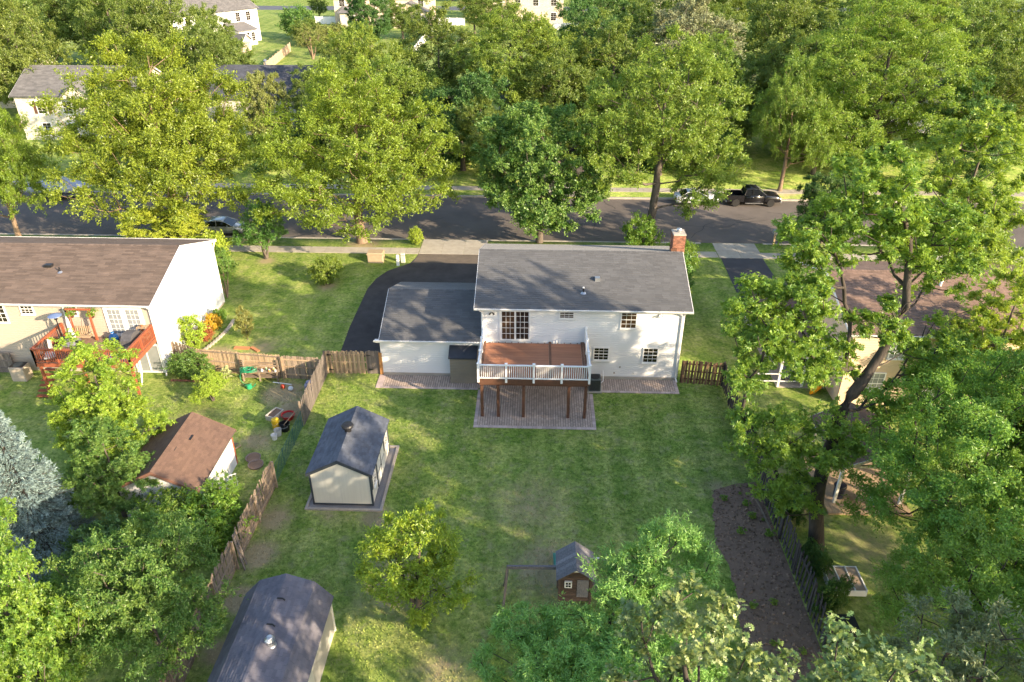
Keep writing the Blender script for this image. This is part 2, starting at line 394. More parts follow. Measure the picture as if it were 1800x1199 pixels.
tan_wood = M('tan_wood', (0.470,0.340,0.215), (0.320,0.225,0.140), 9, 0.9, bump=0.5, bscale=50, objr=0.2, stretch=(2,2,0.25))
dark_wood = M('dark_wood', (0.085,0.072,0.068), (0.040,0.036,0.038), 9, 0.9, bump=0.6, bscale=50, objr=0.35, stretch=(2,2,0.25))
brown_paint = M('brown_painted_wood', (0.135,0.062,0.036), (0.095,0.045,0.028), 5, 0.65, bump=0.2)
concrete = M('concrete', (0.43,0.39,0.33), (0.33,0.295,0.25), 1.6, 0.95, bump=0.4, bscale=25, objr=0.08)
black_metal = M('black_metal', (0.018,0.018,0.020), (0.010,0.010,0.012), 4, 0.4, spec=0.5)
galv = M('galvanised_metal', (0.55,0.56,0.58), (0.40,0.41,0.43), 6, 0.35, metal=0.8)
black_plastic = M('black_plastic', (0.02,0.02,0.022), (0.012,0.012,0.014), 5, 0.5)

# ------------------------------------------------------------------ the ground and the street
ROAD0, ROAD1 = 66.0, 78.6
grass_m = grassmat('lawn', False); tuft_m = grassmat('lawn_tufts', True)
g = MB()
xs = [-420] + [x for x in range(-60, 61, 4)] + [420]
ys = [(-120,0),(-40,0)] + [(y,0) for y in range(0, 65, 4)] + [(ROAD0-0.02,0),(ROAD0,-0.15),(ROAD1,-0.15),(ROAD1+0.02,0),(120,0),(200,0),(700,0)]
rg = random.Random(3)
pts = []
for (y, z) in ys:
    for x in xs:
        dz = 0
        pts.append((x, y, z + dz))
nx = len(xs)
g.add(pts, [(j*nx+i, j*nx+i+1, (j+1)*nx+i+1, (j+1)*nx+i) for j in range(len(ys)-1) for i in range(nx-1)])
struct(g.build('ground', grass_m, smooth=True))
asphalt = M('asphalt', (0.185,0.160,0.142), (0.105,0.092,0.085), 0.35, 0.95, bump=0.5, bscale=70, contrast=0.9, detail=10, spec=0.1)
asph_new = M('asphalt_sealed', (0.085,0.080,0.081), (0.054,0.051,0.053), 0.7, 0.95, bump=0.4, bscale=80, spec=0.08)
def sheet(name, poly, z, mat, kind='structure'):
    m = MB().add([(x, y, z) for x, y in poly], [tuple(range(len(poly)))])
    o = m.build(name, mat); o['kind'] = kind; return o
sheet('road', [(-300,ROAD0),(300,ROAD0),(300,ROAD1),(-300,ROAD1)], -0.146, asphalt)
# crack sealing and old patches on the road
tar = M('road_tar', (0.030,0.029,0.031), (0.018,0.018,0.02), 3, 0.6)
mb = MB()
for k in range(16):
    x = rg.uniform(-55, 30); y = rg.uniform(67.5, 77); a = rg.choice([0.05, 1.5]) + rg.uniform(-0.3, 0.3); w = 0.035
    for s in range(rg.randint(8, 16)):
        a += rg.uniform(-0.35, 0.35); x2 = x + math.cos(a)*0.45; y2 = y + math.sin(a)*0.45
        if not (ROAD0+0.4 < y2 < ROAD1-0.4): break
        mb.quad((x-w*math.sin(a), y+w*math.cos(a), -0.142), (x+w*math.sin(a), y-w*math.cos(a), -0.142), (x2+w*math.sin(a), y2-w*math.cos(a), -0.1419), (x2-w*math.sin(a), y2+w*math.cos(a), -0.1419)); x, y = x2, y2
o = mb.build('road_crack_seal', tar); o['kind'] = 'structure'
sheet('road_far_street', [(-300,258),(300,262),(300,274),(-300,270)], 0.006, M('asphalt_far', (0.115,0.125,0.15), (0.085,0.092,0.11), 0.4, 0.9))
# kerbs as laid stones of 3 m, gaps at the driveways
def kerb_run(nm, x0, x1, y, par):
    x = x0
    while x < x1 - 0.1:
        e = min(x + 3.0, x1)
        MB().bev(x+0.006, e-0.006, y-0.16, y+0.16, -0.16, 0.012, 0.02).build('kerb_stone', concrete, par); x = e
kerb = bpy.data.objects.new('kerb', None); COL.objects.link(kerb); ORG['kerb'] = Vector((0,0,0)); struct(kerb)
for a, b in ((-62,-11.2),(-4.6,15.6),(21.4,45)): kerb_run('k', a, b, ROAD0-0.1, kerb)
kerb2 = bpy.data.objects.new('kerb_far_side', None); COL.objects.link(kerb2); ORG['kerb_far_side'] = Vector((0,0,0)); struct(kerb2)
for a, b in ((-70,-2.0),(7.5,60)): kerb_run('k', a, b, ROAD1+0.1, kerb2)
# sidewalks: concrete slabs
walk = bpy.data.objects.new('sidewalk', None); COL.objects.link(walk); ORG['sidewalk'] = Vector((0,0,0)); struct(walk)
def slabs(par, x0, x1, ya, yb, st=1.5, z=0.03):
    x = x0
    while x < x1 - 0.2:
        e = min(x + st, x1); t = rg.uniform(-0.006, 0.006)
        MB().bev(x+0.008, e-0.008, ya, yb, -0.05, z+t, 0.012).build('slab', concrete, par); x = e
slabs(walk, -60, -10.8, 62.35, 63.75); slabs(walk, -4.6, 16.6, 62.5, 63.8); slabs(walk, 20.6, 48, 62.4, 63.7)
walk2 = bpy.data.objects.new('sidewalk_far_side', None); COL.objects.link(walk2); ORG['sidewalk_far_side'] = Vector((0,0,0)); struct(walk2)
slabs(walk2, -66, 60, 80.6, 82.0)
# driveway aprons: concrete panels
ap = bpy.data.objects.new('driveway_apron', None); COL.objects.link(ap); ORG['driveway_apron'] = Vector((0,0,0)); struct(ap)
for i in range(3):
    for j in range(2):
        x0 = -10.75 + i*2.05; y0 = 62.4 + j*1.75
        MB().bev(x0, x0+2.04, y0, y0+1.74, -0.05, 0.035 - 0.01*j, 0.012).build('slab', concrete, ap)
ap2 = bpy.data.objects.new('driveway_apron_neighbour', None); COL.objects.link(ap2); ORG['driveway_apron_neighbour'] = Vector((0,0,0)); struct(ap2)
for i in range(2):
    for j in range(2):
        x0 = 16.65 + i*1.98; y0 = 62.4 + j*1.75
        MB().bev(x0, x0+1.97, y0, y0+1.74, -0.05, 0.035 - 0.01*j, 0.012).build('slab', concrete, ap2)
ap3 = bpy.data.objects.new('driveway_apron_far_side', None); COL.objects.link(ap3); ORG['driveway_apron_far_side'] = Vector((0,0,0)); struct(ap3)
for i in range(3):
    MB().bev(-1.9+i*3.1, 1.18+i*3.1, 78.75, 80.55, -0.05, 0.03, 0.012).build('slab', concrete, ap3)
sheet('driveway', [(-13.75,44.2),(-13.95,48.4),(-13.95,55.0),(-13.6,57.0),(-12.9,58.6),(-11.9,59.6),(-11.2,60.3),(-10.85,61.6),(-10.75,62.38),(-4.7,62.38),(-4.7,52.0),(-10.3,51.9),(-10.4,44.0)], 0.02, asph_new)
brown_asph = M('asphalt_brown_band', (0.155,0.125,0.10), (0.11,0.088,0.072), 1.2, 0.95, bump=0.4, bscale=60)
sheet('driveway_old_band', [(-10.95,60.6),(-10.75,62.37),(-4.72,62.37),(-4.72,60.3)], 0.025, brown_asph)
sheet('driveway_neighbour', [(16.5,52.0),(16.75,62.38),(20.5,62.38),(20.6,52)], 0.02, M('asphalt_blue_gray', (0.075,0.073,0.082), (0.05,0.049,0.056), 1, 0.9, bump=0.4, bscale=60))
sheet('driveway_far_side', [(-1.6,82.05),(6.9,82.05),(6.9,100),(-1.6,100)], 0.02, asphalt)
# ------------------------------------------------------------------ the main house
H1 = thing('house', 'two storey white sided house with gray shingle roof and brick chimney behind the raised deck', 'house', (3.0,46.7,0))
HX0, HX1, HY0, HY1 = -3.4, 9.5, 41.9, 51.7
ZW, ZR = 5.50, 7.16
prof = [(HY0,0.0),(HY1,0.0),(HY1,ZW-0.16),((HY0+HY1)/2,ZR-0.2),(HY0,ZW-0.16)]
MB().prism(prof, 0, 'x', HX0, HX1).build('wall', white_siding, H1)
siding(H1, wallframe((HX0,HY0,0),'-y'), lambda v: (0, HX1-HX0), 0.22, 5.30, white_siding)
gspan = lambda v: (0, HY1-HY0) if v < ZW-0.2 else ((v-ZW+0.2)/(ZR-ZW)*4.9, 9.8-(v-ZW+0.2)/(ZR-ZW)*4.9)
siding(H1, wallframe((HX1,HY0,0),'+x'), gspan, 0.22, 6.7, white_siding)
siding(H1, wallframe((HX0,HY1,0),'-x'), lambda v: (9.8-gspan(v)[1], 9.8-gspan(v)[0]), 0.22, 6.7, white_siding)
MB().box(HX0-0.03, HX1+0.03, HY0-0.035, HY0+0.1, 0.0, 0.21).build('foundation', concrete, H1)
rf, ze, hh, cc, ra, rb = gable_roof(H1, HX0, HX1, HY0, HY1, ZW, ZR, 'x', 0.4, 0.45, slab_gray, sh_gray, white_trim, tw=0.5, ex=0.19, seed=2)
MB().box(HX0-0.4, HX1+0.4, HY0-0.39, HY0, ze-0.17, ze-0.143).build('soffit', white_trim, H1)
gutter(H1, ra-0.02, rb+0.02, HY0-0.41, ze+0.0, white_trim)
for cx, fr in ((HX0,'l'),(HX1,'r')):
    MB().box(cx-0.05, cx+0.05, HY0-0.05, HY0+0.05, 0.2, 5.32).build('corner_board', white_trim, H1)
downspout(H1, [(HX1-0.02,HY0-0.45,ze-0.1),(HX1-0.08,HY0-0.12,ze-0.45),(HX1-0.08,HY0-0.12,0.25),(HX1-0.02,HY0-0.45,0.12)], white_trim)
downspout(H1, [(HX0-0.15,HY0-0.45,ze-0.1),(HX0+0.06,HY0-0.12,ze-0.4),(HX0+0.06,HY0-0.12,2.9)], white_trim)
for k in range(9):
    MB().box(ra+1.2+k*1.5, ra+1.24+k*1.5, HY0-0.55, HY0-0.40, ze-0.005, ze+0.012).build('gutter_hanger', white_trim, H1)
# windows: seen from outside, x to the right
window(H1, wallframe((1.62,HY0,4.62),'-y'), 0.84, 0.50, 3, 4, white_trim, glass_warm)
window(H1, wallframe((5.55,HY0,3.96),'-y'), 0.92, 1.18, 3, 4, white_trim, glass_warm)
window(H1, wallframe((3.95,HY0,1.55),'-y'), 0.90, 0.86, 3, 4, white_trim, glass)
window(H1, wallframe((7.18,HY0,1.42),'-y'), 0.88, 1.02, 3, 4, white_trim, glass)
# sliding glass door: fixed leaf and moving leaf
d = MB(wallframe((-2.17,HY0-0.034,2.92),'-y'))
d.box(-0.09,0,-0.09,0.01,0,2.2).box(1.83,1.92,-0.09,0.01,0,2.2).box(0,1.83,-0.09,0.01,2.1,2.2).box(0,1.83,-0.09,0.01,0.0,0.07)
door = d.build('sliding_door', white_trim, H1)
for k, gm in ((0, glass_warm), (1, glass)):
    x0 = -2.17 + k*0.915
    xf = wallframe((x0+0.06, HY0 - (0.079 if k == 0 else 0.049), 2.99), '-y')
    lf = MB(xf).box(-0.05,0.0,-0.035,0.0,0,2.1).box(0.80,0.85,-0.035,0.0,0,2.1).build('door_leaf', white_trim, door)
    for i in range(3):
        for j in range(5):
            MB(xf).add([(i*0.2667,-0.012,j*0.42),(i*0.2667+0.2667,-0.012,j*0.42),(i*0.2667+0.2667,-0.012,j*0.42+0.42),(i*0.2667,-0.012,j*0.42+0.42)], [(0,1,2,3)]).build('pane', gm, door)
    gb = MB(xf)
    for i in (1,2): gb.box(i*0.2667-0.011, i*0.2667+0.011, -0.03, -0.01, 0.0, 2.1)
    for j in range(1,5): gb.box(0, 0.8, -0.032, -0.012, j*0.42-0.011, j*0.42+0.011)
    gb.build('glazing_grid', white_trim, door)
MB(wallframe((-0.36,HY0-0.034,3.9),'-y')).box(-0.04,0.0,-0.10,-0.05,0,0.3).build('handle', galv, door)
# flood lights under the eave
for fx in (-2.75, 8.0):
    fl = MB().lathe([(0.06,0),(0.06,0.03)], 10, (fx, HY0-0.10, 4.98)).build('flood_light', white_trim, H1)
    for s in (-1, 1):
        MB().tube([(fx,HY0-0.12,4.97),(fx+s*0.09,HY0-0.2,4.93),(fx+s*0.14,HY0-0.28,4.88)], [0.02,0.045,0.065], 10).build('lamp_head', black_metal if fx < 0 else white_trim, fl)
MB().tube([(6.6,HY0-0.06,0.55),(6.6,HY0-0.16,0.55)],0.03,8).build('hose_bib', galv, H1)
for hx, hz in ((3.35,2.6),(5.7,0.9),(5.35,0.45)):
    MB().box(hx-0.05, hx+0.05, HY0-0.07, HY0-0.015, hz, hz+0.12).build('wall_box', concrete, H1)
# roof vents
def roof_z(y): return ZR - abs(y-46.8)*(ZR-ZW)/4.9
vx, vy = 4.05, 44.1
MB().box(vx-0.16, vx+0.16, vy-0.16, vy+0.16, roof_z(vy)-0.05, roof_z(vy)+0.20).build('roof_vent', galv, H1)
pv = MB().lathe([(0.055,0),(0.055,0.42)], 10, (3.1, 42.95, roof_z(42.95)-0.05)).build('vent_pipe', black_plastic, H1)
MB().lathe([(0.20,0.0),(0.13,0.06),(0.075,0.10)], 12, (3.1, 42.95, roof_z(42.95)-0.02)).build('flashing', galv, pv)
MB().lathe([(0.07,0),(0.07,0.05)], 10, (3.1, 42.95, roof_z(42.95)+0.36)).build('cap', white_trim, pv)
# chimney on the right gable, real brick courses
brick_m = M('chimney_brick', (0.30,0.135,0.085), (0.20,0.085,0.055), 3, 0.9, bump=0.4, island=0.4)
mortar = M('mortar', (0.42,0.36,0.30), None, 5, 0.95)
CX0, CX1, CY0, CY1 = 9.26, 10.08, 47.0, 48.0
ch = MB().box(CX0+0.015, CX1-0.015, CY0+0.015, CY1-0.015, 0.0, 8.25).build('chimney', mortar, H1)
bk = MB(); z = 0.0; j = 0
while z < 8.2:
    for (a0, a1, fixed, ax) in ((CX0,CX1,CY0,'-y'),(CY0,CY1,CX1,'+x'),(CX0,CX1,CY1,'+y'),(CY0,CY1,CX0,'-x')):
        if ax != '-y' and ax != '+x' and z < 6.0: continue
        u = a0 - (0.0 if j % 2 == 0 else 0.11)
        while u < a1 - 0.02:
            s0, s1 = max(u, a0), min(u + 0.212, a1)
            if s1 - s0 > 0.04:
                pr_ = 0.0 + rnd.uniform(0, 0.006)
                if ax == '-y': bk.box(s0, s1, fixed-pr_, fixed+0.05, z, z+0.068)
                elif ax == '+y': bk.box(s0, s1, fixed-0.05, fixed+pr_, z, z+0.068)
                elif ax == '+x': bk.box(fixed-0.05, fixed+pr_, s0, s1, z, z+0.068)
                else: bk.box(fixed-pr_, fixed+0.05, s0, s1, z, z+0.068)
            u += 0.222
    z += 0.08; j += 1
bk.build('bricks', brick_m, ch, stuff=True)
MB().bev(CX0-0.02, CX1+0.02, CY0-0.02, CY1+0.02, 8.25, 8.33, 0.03).build('chimney_crown', concrete, ch)
MB().lathe([(0.14,0),(0.14,0.18),(0.20,0.20),(0.18,0.25),(0.05,0.29)], 14, (9.67, 47.5, 8.33)).build('flue_cap', galv, ch)
MB().box(CX0-0.10, 9.55, CY0-0.10, CY0-0.01, roof_z(CY0)-0.05, roof_z(CY0)+0.26).build('flashing', brown_paint, ch)

# ------------------------------------------------------------------ garage wing (attached: part of the same house)
GX0, GX1, GY0, GY1 = -10.15, -3.42, 41.9, 49.9
GZW, GZR = 3.06, 4.5
prof = [(GY0,0.0),(GY1,0.0),(GY1,GZW-0.16),(45.9,GZR-0.2),(GY0,GZW-0.16)]
MB().prism(prof, 0, 'x', GX0, GX1).build('garage_wall', white_siding, H1)
siding(H1, wallframe((GX0,GY0,0),'-y'), lambda v: (0, GX1-GX0), 0.22, 2.92, white_siding)
gs2 = lambda v: (0, 8.0) if v < GZW-0.2 else ((v-GZW+0.2)/(GZR-GZW)*4.0, 8.0-(v-GZW+0.2)/(GZR-GZW)*4.0)
siding(H1, wallframe((GX0,GY1,0),'-x'), lambda v: gs2(v), 0.22, 4.1, white_siding)
MB().box(GX0-0.03, GX1, GY0-0.035, GY0+0.1, 0.0, 0.21).build('garage_foundation', concrete, H1)
_, gze, gh, gc, ga, gb_ = gable_roof(H1, GX0, GX1-0.05, GY0, GY1, GZW, GZR, 'x', 0.4, 0.0, slab_gray, sh_gray, white_trim, tw=0.5, ex=0.19, seed=3)
gutter(H1, ga-0.35, GX1, GY0-0.41, gze, white_trim)
MB().box(GX0-0.35, GX1, GY0-0.39, GY0, gze-0.17, gze-0.143).build('garage_soffit', white_trim, H1)
for k in range(5):
    MB().box(GX0+0.9+k*1.2, GX0+0.94+k*1.2, GY0-0.55, GY0-0.40, gze-0.004, gze+0.014).build('gutter_hanger', white_trim, H1)
downspout(H1, [(GX0-0.2,GY0-0.46,gze-0.1),(GX0-0.06,GY0-0.12,gze-0.32),(GX0-0.06,GY0+0.3,gze-0.4)], white_trim)
MB().box(GX0-0.05, GX0+0.05, GY0-0.05, GY0+0.05, 0.2, 2.9).build('corner_board', white_trim, H1)

# ------------------------------------------------------------------ raised deck
DK = thing('deck', 'raised deck with brown boards, white vinyl railing and brown posts behind the house', 'deck', (0.0,39.6,0))
DX0, DX1, DY0, DY1, DZ = -3.3, 3.3, 37.25, 41.85, 2.82
deck_m = M('deck_board_brown', (0.370,0.165,0.088), (0.285,0.122,0.068), 3, 0.55, bump=0.25, bscale=40, objr=0.10, stretch=(0.3,3,1))
deck_d = M('deck_board_dark', (0.165,0.078,0.045), (0.12,0.058,0.034), 3, 0.55, objr=0.05)
n = int((DY1-DY0-0.3)/0.145)
for k in range(n):
    y = DY0 + 0.15 + k*0.145
    for a, b in ((DX0+0.16, 0.93), (1.09, DX1-0.30)):
        MB().box(a, b, y, y+0.138, DZ-0.03, DZ).build('deck_board', deck_m, DK)
for a, b in ((DX0,DX0+0.15),(0.94,1.08),(DX1-0.29,DX1-0.15),(DX1-0.14,DX1)):
    MB().box(a, b, DY0+0.15, DY1, DZ-0.03, DZ+0.002).build('border_board', deck_d, DK)
MB().box(DX0, DX1, DY0, DY0+0.142, DZ-0.03, DZ+0.002).build('border_board', deck_d, DK)
MB().box(DX0-0.02, DX1+0.02, DY0-0.035, DY0-0.003, DZ-0.34, DZ+0.0).build('fascia_board', brown_paint, DK)
MB().box(DX0-0.035, DX0-0.003, DY0, DY1, DZ-0.33, DZ).build('fascia_board', brown_paint, DK)
MB().box(DX1+0.003, DX1+0.035, DY0, DY1, DZ-0.33, DZ).build('fascia_board', brown_paint, DK)
for k in range(16):
    x = DX0+0.1+k*0.427
    MB().box(x, x+0.045, DY0+0.05, DY1-0.05, DZ-0.27, DZ-0.033).build('joist', brown_paint, DK)
MB().box(DX0+0.05, DX1-0.05, DY0+0.12, DY0+0.24, DZ-0.52, DZ-0.273).build('beam', brown_paint, DK)
for px in (-3.14,-2.15,-0.6,2.14,3.16):
    MB().bev(px-0.09, px+0.09, DY0+0.02, DY0+0.20, 0.03, DZ-0.523, 0.012).build('support_post', brown_paint, DK)
# white railing: posts with caps, rails, balusters
RH = 1.04
bal_me = None
def baluster(x, y):
    global bal_me
    if bal_me is None:
        o = MB().box(-0.019,0.019,-0.019,0.019,0.10,RH-0.08).build('baluster', vinyl_white); bal_me = o.data; bpy.data.objects.remove(o)
    link('baluster', bal_me, DK, loc=(x,y,DZ))
posts = [(DX0-0.02,DY0-0.02),(-1.65,DY0-0.02),(0.0,DY0-0.02),(1.67,DY0-0.02),(DX1+0.02,DY0-0.02),
         (DX0-0.02,38.8),(DX0-0.02,40.35),(DX0-0.02,DY1-0.08),(DX1+0.02,38.8),(DX1+0.02,40.35),(DX1+0.02,DY1-0.08)]
for i, (px, py) in enumerate(posts):
    p = MB().box(px-0.065,px+0.065,py-0.065,py+0.065,DZ-0.20 if i < 5 else DZ-0.15,DZ+RH+0.05).build('rail_post', vinyl_white, DK)
    MB().add([(px-0.085,py-0.085,DZ+RH+0.05),(px+0.085,py-0.085,DZ+RH+0.05),(px+0.085,py+0.085,DZ+RH+0.05),(px-0.085,py+0.085,DZ+RH+0.05),
              (px-0.085,py-0.085,DZ+RH+0.08),(px+0.085,py-0.085,DZ+RH+0.08),(px+0.085,py+0.085,DZ+RH+0.08),(px-0.085,py+0.085,DZ+RH+0.08),(px,py,DZ+RH+0.13)],
             [(3,2,1,0),(0,1,5,4),(1,2,6,5),(2,3,7,6),(3,0,4,7),(4,5,8),(5,6,8),(6,7,8),(7,4,8)]).build('post_cap', vinyl_white, p)
def rail(p, q):
    p = Vector(p); q = Vector(q)
    MB().beam(p+Vector((0,0,RH-0.045)), q+Vector((0,0,RH-0.045)), 0.085, 0.07).build('top_rail', vinyl_white, DK)
    MB().beam(p+Vector((0,0,0.09)), q+Vector((0,0,0.09)), 0.05, 0.07).build('bottom_rail', vinyl_white, DK)
    L = (q-p).length; m = int(L/0.118)
    for k in range(1, m):
        c = p + (q-p)*(k/m); baluster(c.x, c.y)
for i in range(4): rail((posts[i][0]+0.066,posts[i][1],DZ),(posts[i+1][0]-0.066,posts[i][1],DZ))
for ch_ in ((0,5,6,7),(4,8,9,10)):
    for a, b in zip(ch_[:-1], ch_[1:]): rail((posts[a][0],posts[a][1]+0.066,DZ),(posts[b][0],posts[b][1]-0.066,DZ))

# ------------------------------------------------------------------ paver patio
pav = M('paver_brown', (0.49,0.385,0.315), (0.365,0.285,0.235), 0.8, 0.95, bump=0.5, bscale=50, island=0.16, contrast=0.9)
pav_edge = M('paver_border', (0.52,0.41,0.375), (0.42,0.33,0.30), 2, 0.95, bump=0.5, bscale=50, objr=0.16)
sand = M('joint_sand', (0.12,0.10,0.085), (0.075,0.065,0.055), 5, 1.0)
patio = bpy.data.objects.new('patio', None); COL.objects.link(patio); ORG['patio'] = Vector((0,0,0)); struct(patio, 'brown paver patio under the deck and along the rear wall')
def pavers(x0, x1, y0, y1, lx=0.15, ly=0.30, seed=1):
    MB().box(x0, x1, y0, y1, -0.04, 0.012).build('paver_bed', sand, patio)
    rs = np.random.RandomState(seed); B = []
    i = 0; x = x0
    while x < x1 - 0.01:
        xe = min(x+lx, x1); y = y0 - (ly/2 if i % 2 else 0)
        while y < y1 - 0.01:
            a, b = max(y, y0), min(y+ly, y1)
            if b - a > 0.02: B.append((x+0.009, xe-0.009, a+0.006, b-0.006))
            y += ly
        x += lx; i += 1
    B = np.array(B); n = len(B); zt = 0.026 + rs.uniform(-0.004, 0.004, n); zb = np.full(n, 0.0); c = 0.006
    X0,X1,Y0,Y1 = B.T
    V = np.stack([np.stack([X0,Y0,zb],1),np.stack([X1,Y0,zb],1),np.stack([X1,Y1,zb],1),np.stack([X0,Y1,zb],1),
                  np.stack([X0+c,Y0+c,zt],1),np.stack([X1-c,Y0+c,zt],1),np.stack([X1-c,Y1-c,zt],1),np.stack([X0+c,Y1-c,zt],1)],1).reshape(-1,3)
    bb = (np.arange(n)*8)[:,None]
    F = np.concatenate([bb+np.array(f) for f in ((4,5,6,7),(0,1,5,4),(1,2,6,5),(2,3,7,6),(3,0,4,7))])
    link('pavers', np_mesh('pavers', V, F, pav), patio, stuff=True)
pavers(-3.40, 3.62, 36.40, 40.45, seed=4)
pavers(-9.95, 9.25, 40.45, 41.84, seed=5)
bm_ = None
def border(x0, x1, y0, y1, along):
    """a soldier course of larger pavers, each its own piece"""
    L = (x1-x0) if along == 'x' else (y1-y0); m = max(1, round(L/0.30)); s = L/m
    for k in range(m):
        if along == 'x': MB().bev(x0+k*s+0.004, x0+(k+1)*s-0.004, y0, y1, -0.03, 0.034, 0.006).build('border_paver', pav_edge, patio)
        else: MB().bev(x0, x1, y0+k*s+0.004, y0+(k+1)*s-0.004, -0.03, 0.034, 0.006).build('border_paver', pav_edge, patio)
border(-3.62, 3.84, 36.16, 36.39, 'x'); border(-3.62,-3.41,36.40,40.25,'y'); border(3.63,3.84,36.40,40.0,'y')
border(3.86, 9.48, 40.22, 40.44, 'x'); border(9.26, 9.48, 40.45, 41.84, 'y'); border(-10.40,-9.96,40.45,41.84,'y'); border(-10.40,-3.64,40.26,40.44,'x')

# ------------------------------------------------------------------ air conditioner by the deck
ac_m = M('ac_gray_green', (0.105,0.120,0.118), (0.07,0.082,0.08), 8, 0.5, metal=0.2)
AC = thing('air_conditioner', 'dark gray outdoor air conditioner on a pad beside the white deck corner', 'air conditioner', (3.98,40.55,0.03))
MB().box(3.50,4.45,40.08,41.0,0.03,0.12).build('pad', concrete, AC)
MB().bev(3.60,4.36,40.18,40.92,0.12,1.02,0.06).build('cabinet', ac_m, AC)
for s in range(9):
    MB().box(3.66,4.30,40.165,40.178,0.22+s*0.085,0.26+s*0.085).build('louvre', black_metal, AC)
MB().lathe([(0.30,0),(0.30,0.02),(0.27,0.03)], 20, (3.98,40.55,1.02)).build('fan_guard', black_metal, AC)
MB().tube([(4.36,40.7,0.4),(4.55,40.9,0.45),(4.60,41.5,0.5),(4.6,41.85,0.7)],0.03,8).build('coolant_line', white_trim, AC)
# ------------------------------------------------------------------ small resin shed against the garage
RS = thing('resin_shed', 'narrow taupe resin storage shed with dark lid standing against the garage wall', 'shed', (-4.62,41.2,0.03))
taupe = M('taupe_resin', (0.270,0.235,0.185), (0.23,0.20,0.16), 2, 0.6)
MB().box(-5.50,-3.78,40.98,41.80,0.03,1.98).build('wall', taupe, RS)
ribs = MB()
for k in range(16): ribs.box(-5.49,-3.79,40.955,40.98,0.07+k*0.12,0.165+k*0.12)
ribs.build('siding', taupe, RS, stuff=True)
MB().prism([(40.86,1.95),(41.84,2.36),(41.84,2.44),(40.84,2.03)],0,'x',-5.58,-3.70).build('roof', M('dark_lid', (0.045,0.05,0.062),(0.03,0.034,0.043),3,0.7), RS)
# ------------------------------------------------------------------ the cream shed on its gravel pad
S1 = thing('garden_shed', 'cream garden shed with slate blue shingle roof and round black vent on a gravel pad', 'shed', (-9.85,31.3,0))
cream = M('cream_siding', (0.62,0.60,0.53), (0.55,0.53,0.47), 1.5, 0.7, bump=0.2, bscale=20, stretch=(8,8,0.3))
cream2 = M('cream_panel', (0.66,0.65,0.60), (0.60,0.59,0.55), 1.5, 0.6)
dk_trim = M('dark_slate_trim', (0.045,0.055,0.070), (0.03,0.038,0.05), 3, 0.6)
gravel = M('gravel', (0.30,0.28,0.27), (0.12,0.115,0.12), 28, 0.95, bump=0.9, bscale=40, contrast=0.8)
X0,X1,Y0,Y1 = -11.42,-8.30,29.05,33.65
pad = sheet('gravel_pad', [(-11.72,28.82),(-7.92,28.82),(-7.92,34.0),(-11.72,34.0)], 0.03, gravel)
tim = M('pad_timber', (0.40,0.35,0.30), (0.30,0.26,0.22), 5, 0.9, bump=0.4)
for k,(a,b,c,d_) in enumerate(((-11.85,-7.78,28.68,28.82),(-11.85,-7.78,34.0,34.14),(-11.85,-11.72,28.82,34.0),(-7.92,-7.78,28.82,34.0))):
    MB().box(a,b,c,d_,-0.02,0.10).build('pad_timber', tim, S1)
MB().prism([(X0,0.12),(X1,0.12),(X1,2.14),((X0+X1)/2,2.98),(X0,2.14)],0,'y',Y0,Y1).build('wall', cream, S1)
for k in range(4):
    MB().box(X0+0.10+k*0.78,X0+0.72+k*0.78,Y0+0.1,Y1-0.1,0.03,0.118).build('skid', dk_trim, S1)
MB().box(X0-0.02,X1+0.02,Y0-0.02,Y0-0.002,0.12,0.20).build('base_trim', dk_trim, S1)
for (cx,cy) in ((X0,Y0),(X1,Y0),(X1,Y1),(X0,Y1)):
    MB().box(cx-0.045,cx+0.045,cy-0.045,cy+0.045,0.12,2.16).build('corner_trim', dk_trim, S1)
for k in range(1,8):
    MB().box(X0+k*0.39-0.006,X0+k*0.39+0.006,Y0-0.007,Y0-0.001,0.2,2.1).build('batten', cream, S1)
rf1,ze1,_,_,_,_ = gable_roof(S1, X0,X1,Y0,Y1, 2.30,3.12,'y',0.16,0.10, dk_trim, sh_slate, dk_trim, tw=0.30, ex=0.13, seed=6, thick=0.10)
vb = MB().lathe([(0.18,0),(0.18,0.24),(0.30,0.26),(0.33,0.36),(0.28,0.44),(0.10,0.49)],18,(-9.86,31.5,3.08)).build('roof_vent', black_plastic, S1)
# the long side facing +x: double door and two windows with shutters
xf = wallframe((X1,Y0,0),'+x')
for (u,w) in ((1.35,0.92),(2.29,0.92)):
    dr = MB(xf).box(u,u+w,-0.05,-0.01,0.18,2.02).build('door', dk_trim, S1)
    MB(xf).box(u+0.07,u+w-0.07,-0.062,-0.05,0.26,1.02).build('door_panel', cream2, dr)
    MB(xf).box(u+0.07,u+w-0.07,-0.062,-0.05,1.12,1.94).build('door_panel', cream2, dr)
MB(xf).box(2.24,2.27,-0.09,-0.05,0.95,1.15).build('door_handle', black_metal, S1)
for u in (0.42,3.62):
    window(S1, wallframe((X1,Y0+u,1.05),'+x'), 0.46, 0.72, 2, 4, white_trim, glass, fw=0.05, proud=0.04)
    for s in (-0.26,0.54): MB(xf).box(u+s,u+s+0.18,-0.035,-0.005,1.0,1.82).build('shutter', dk_trim, S1)

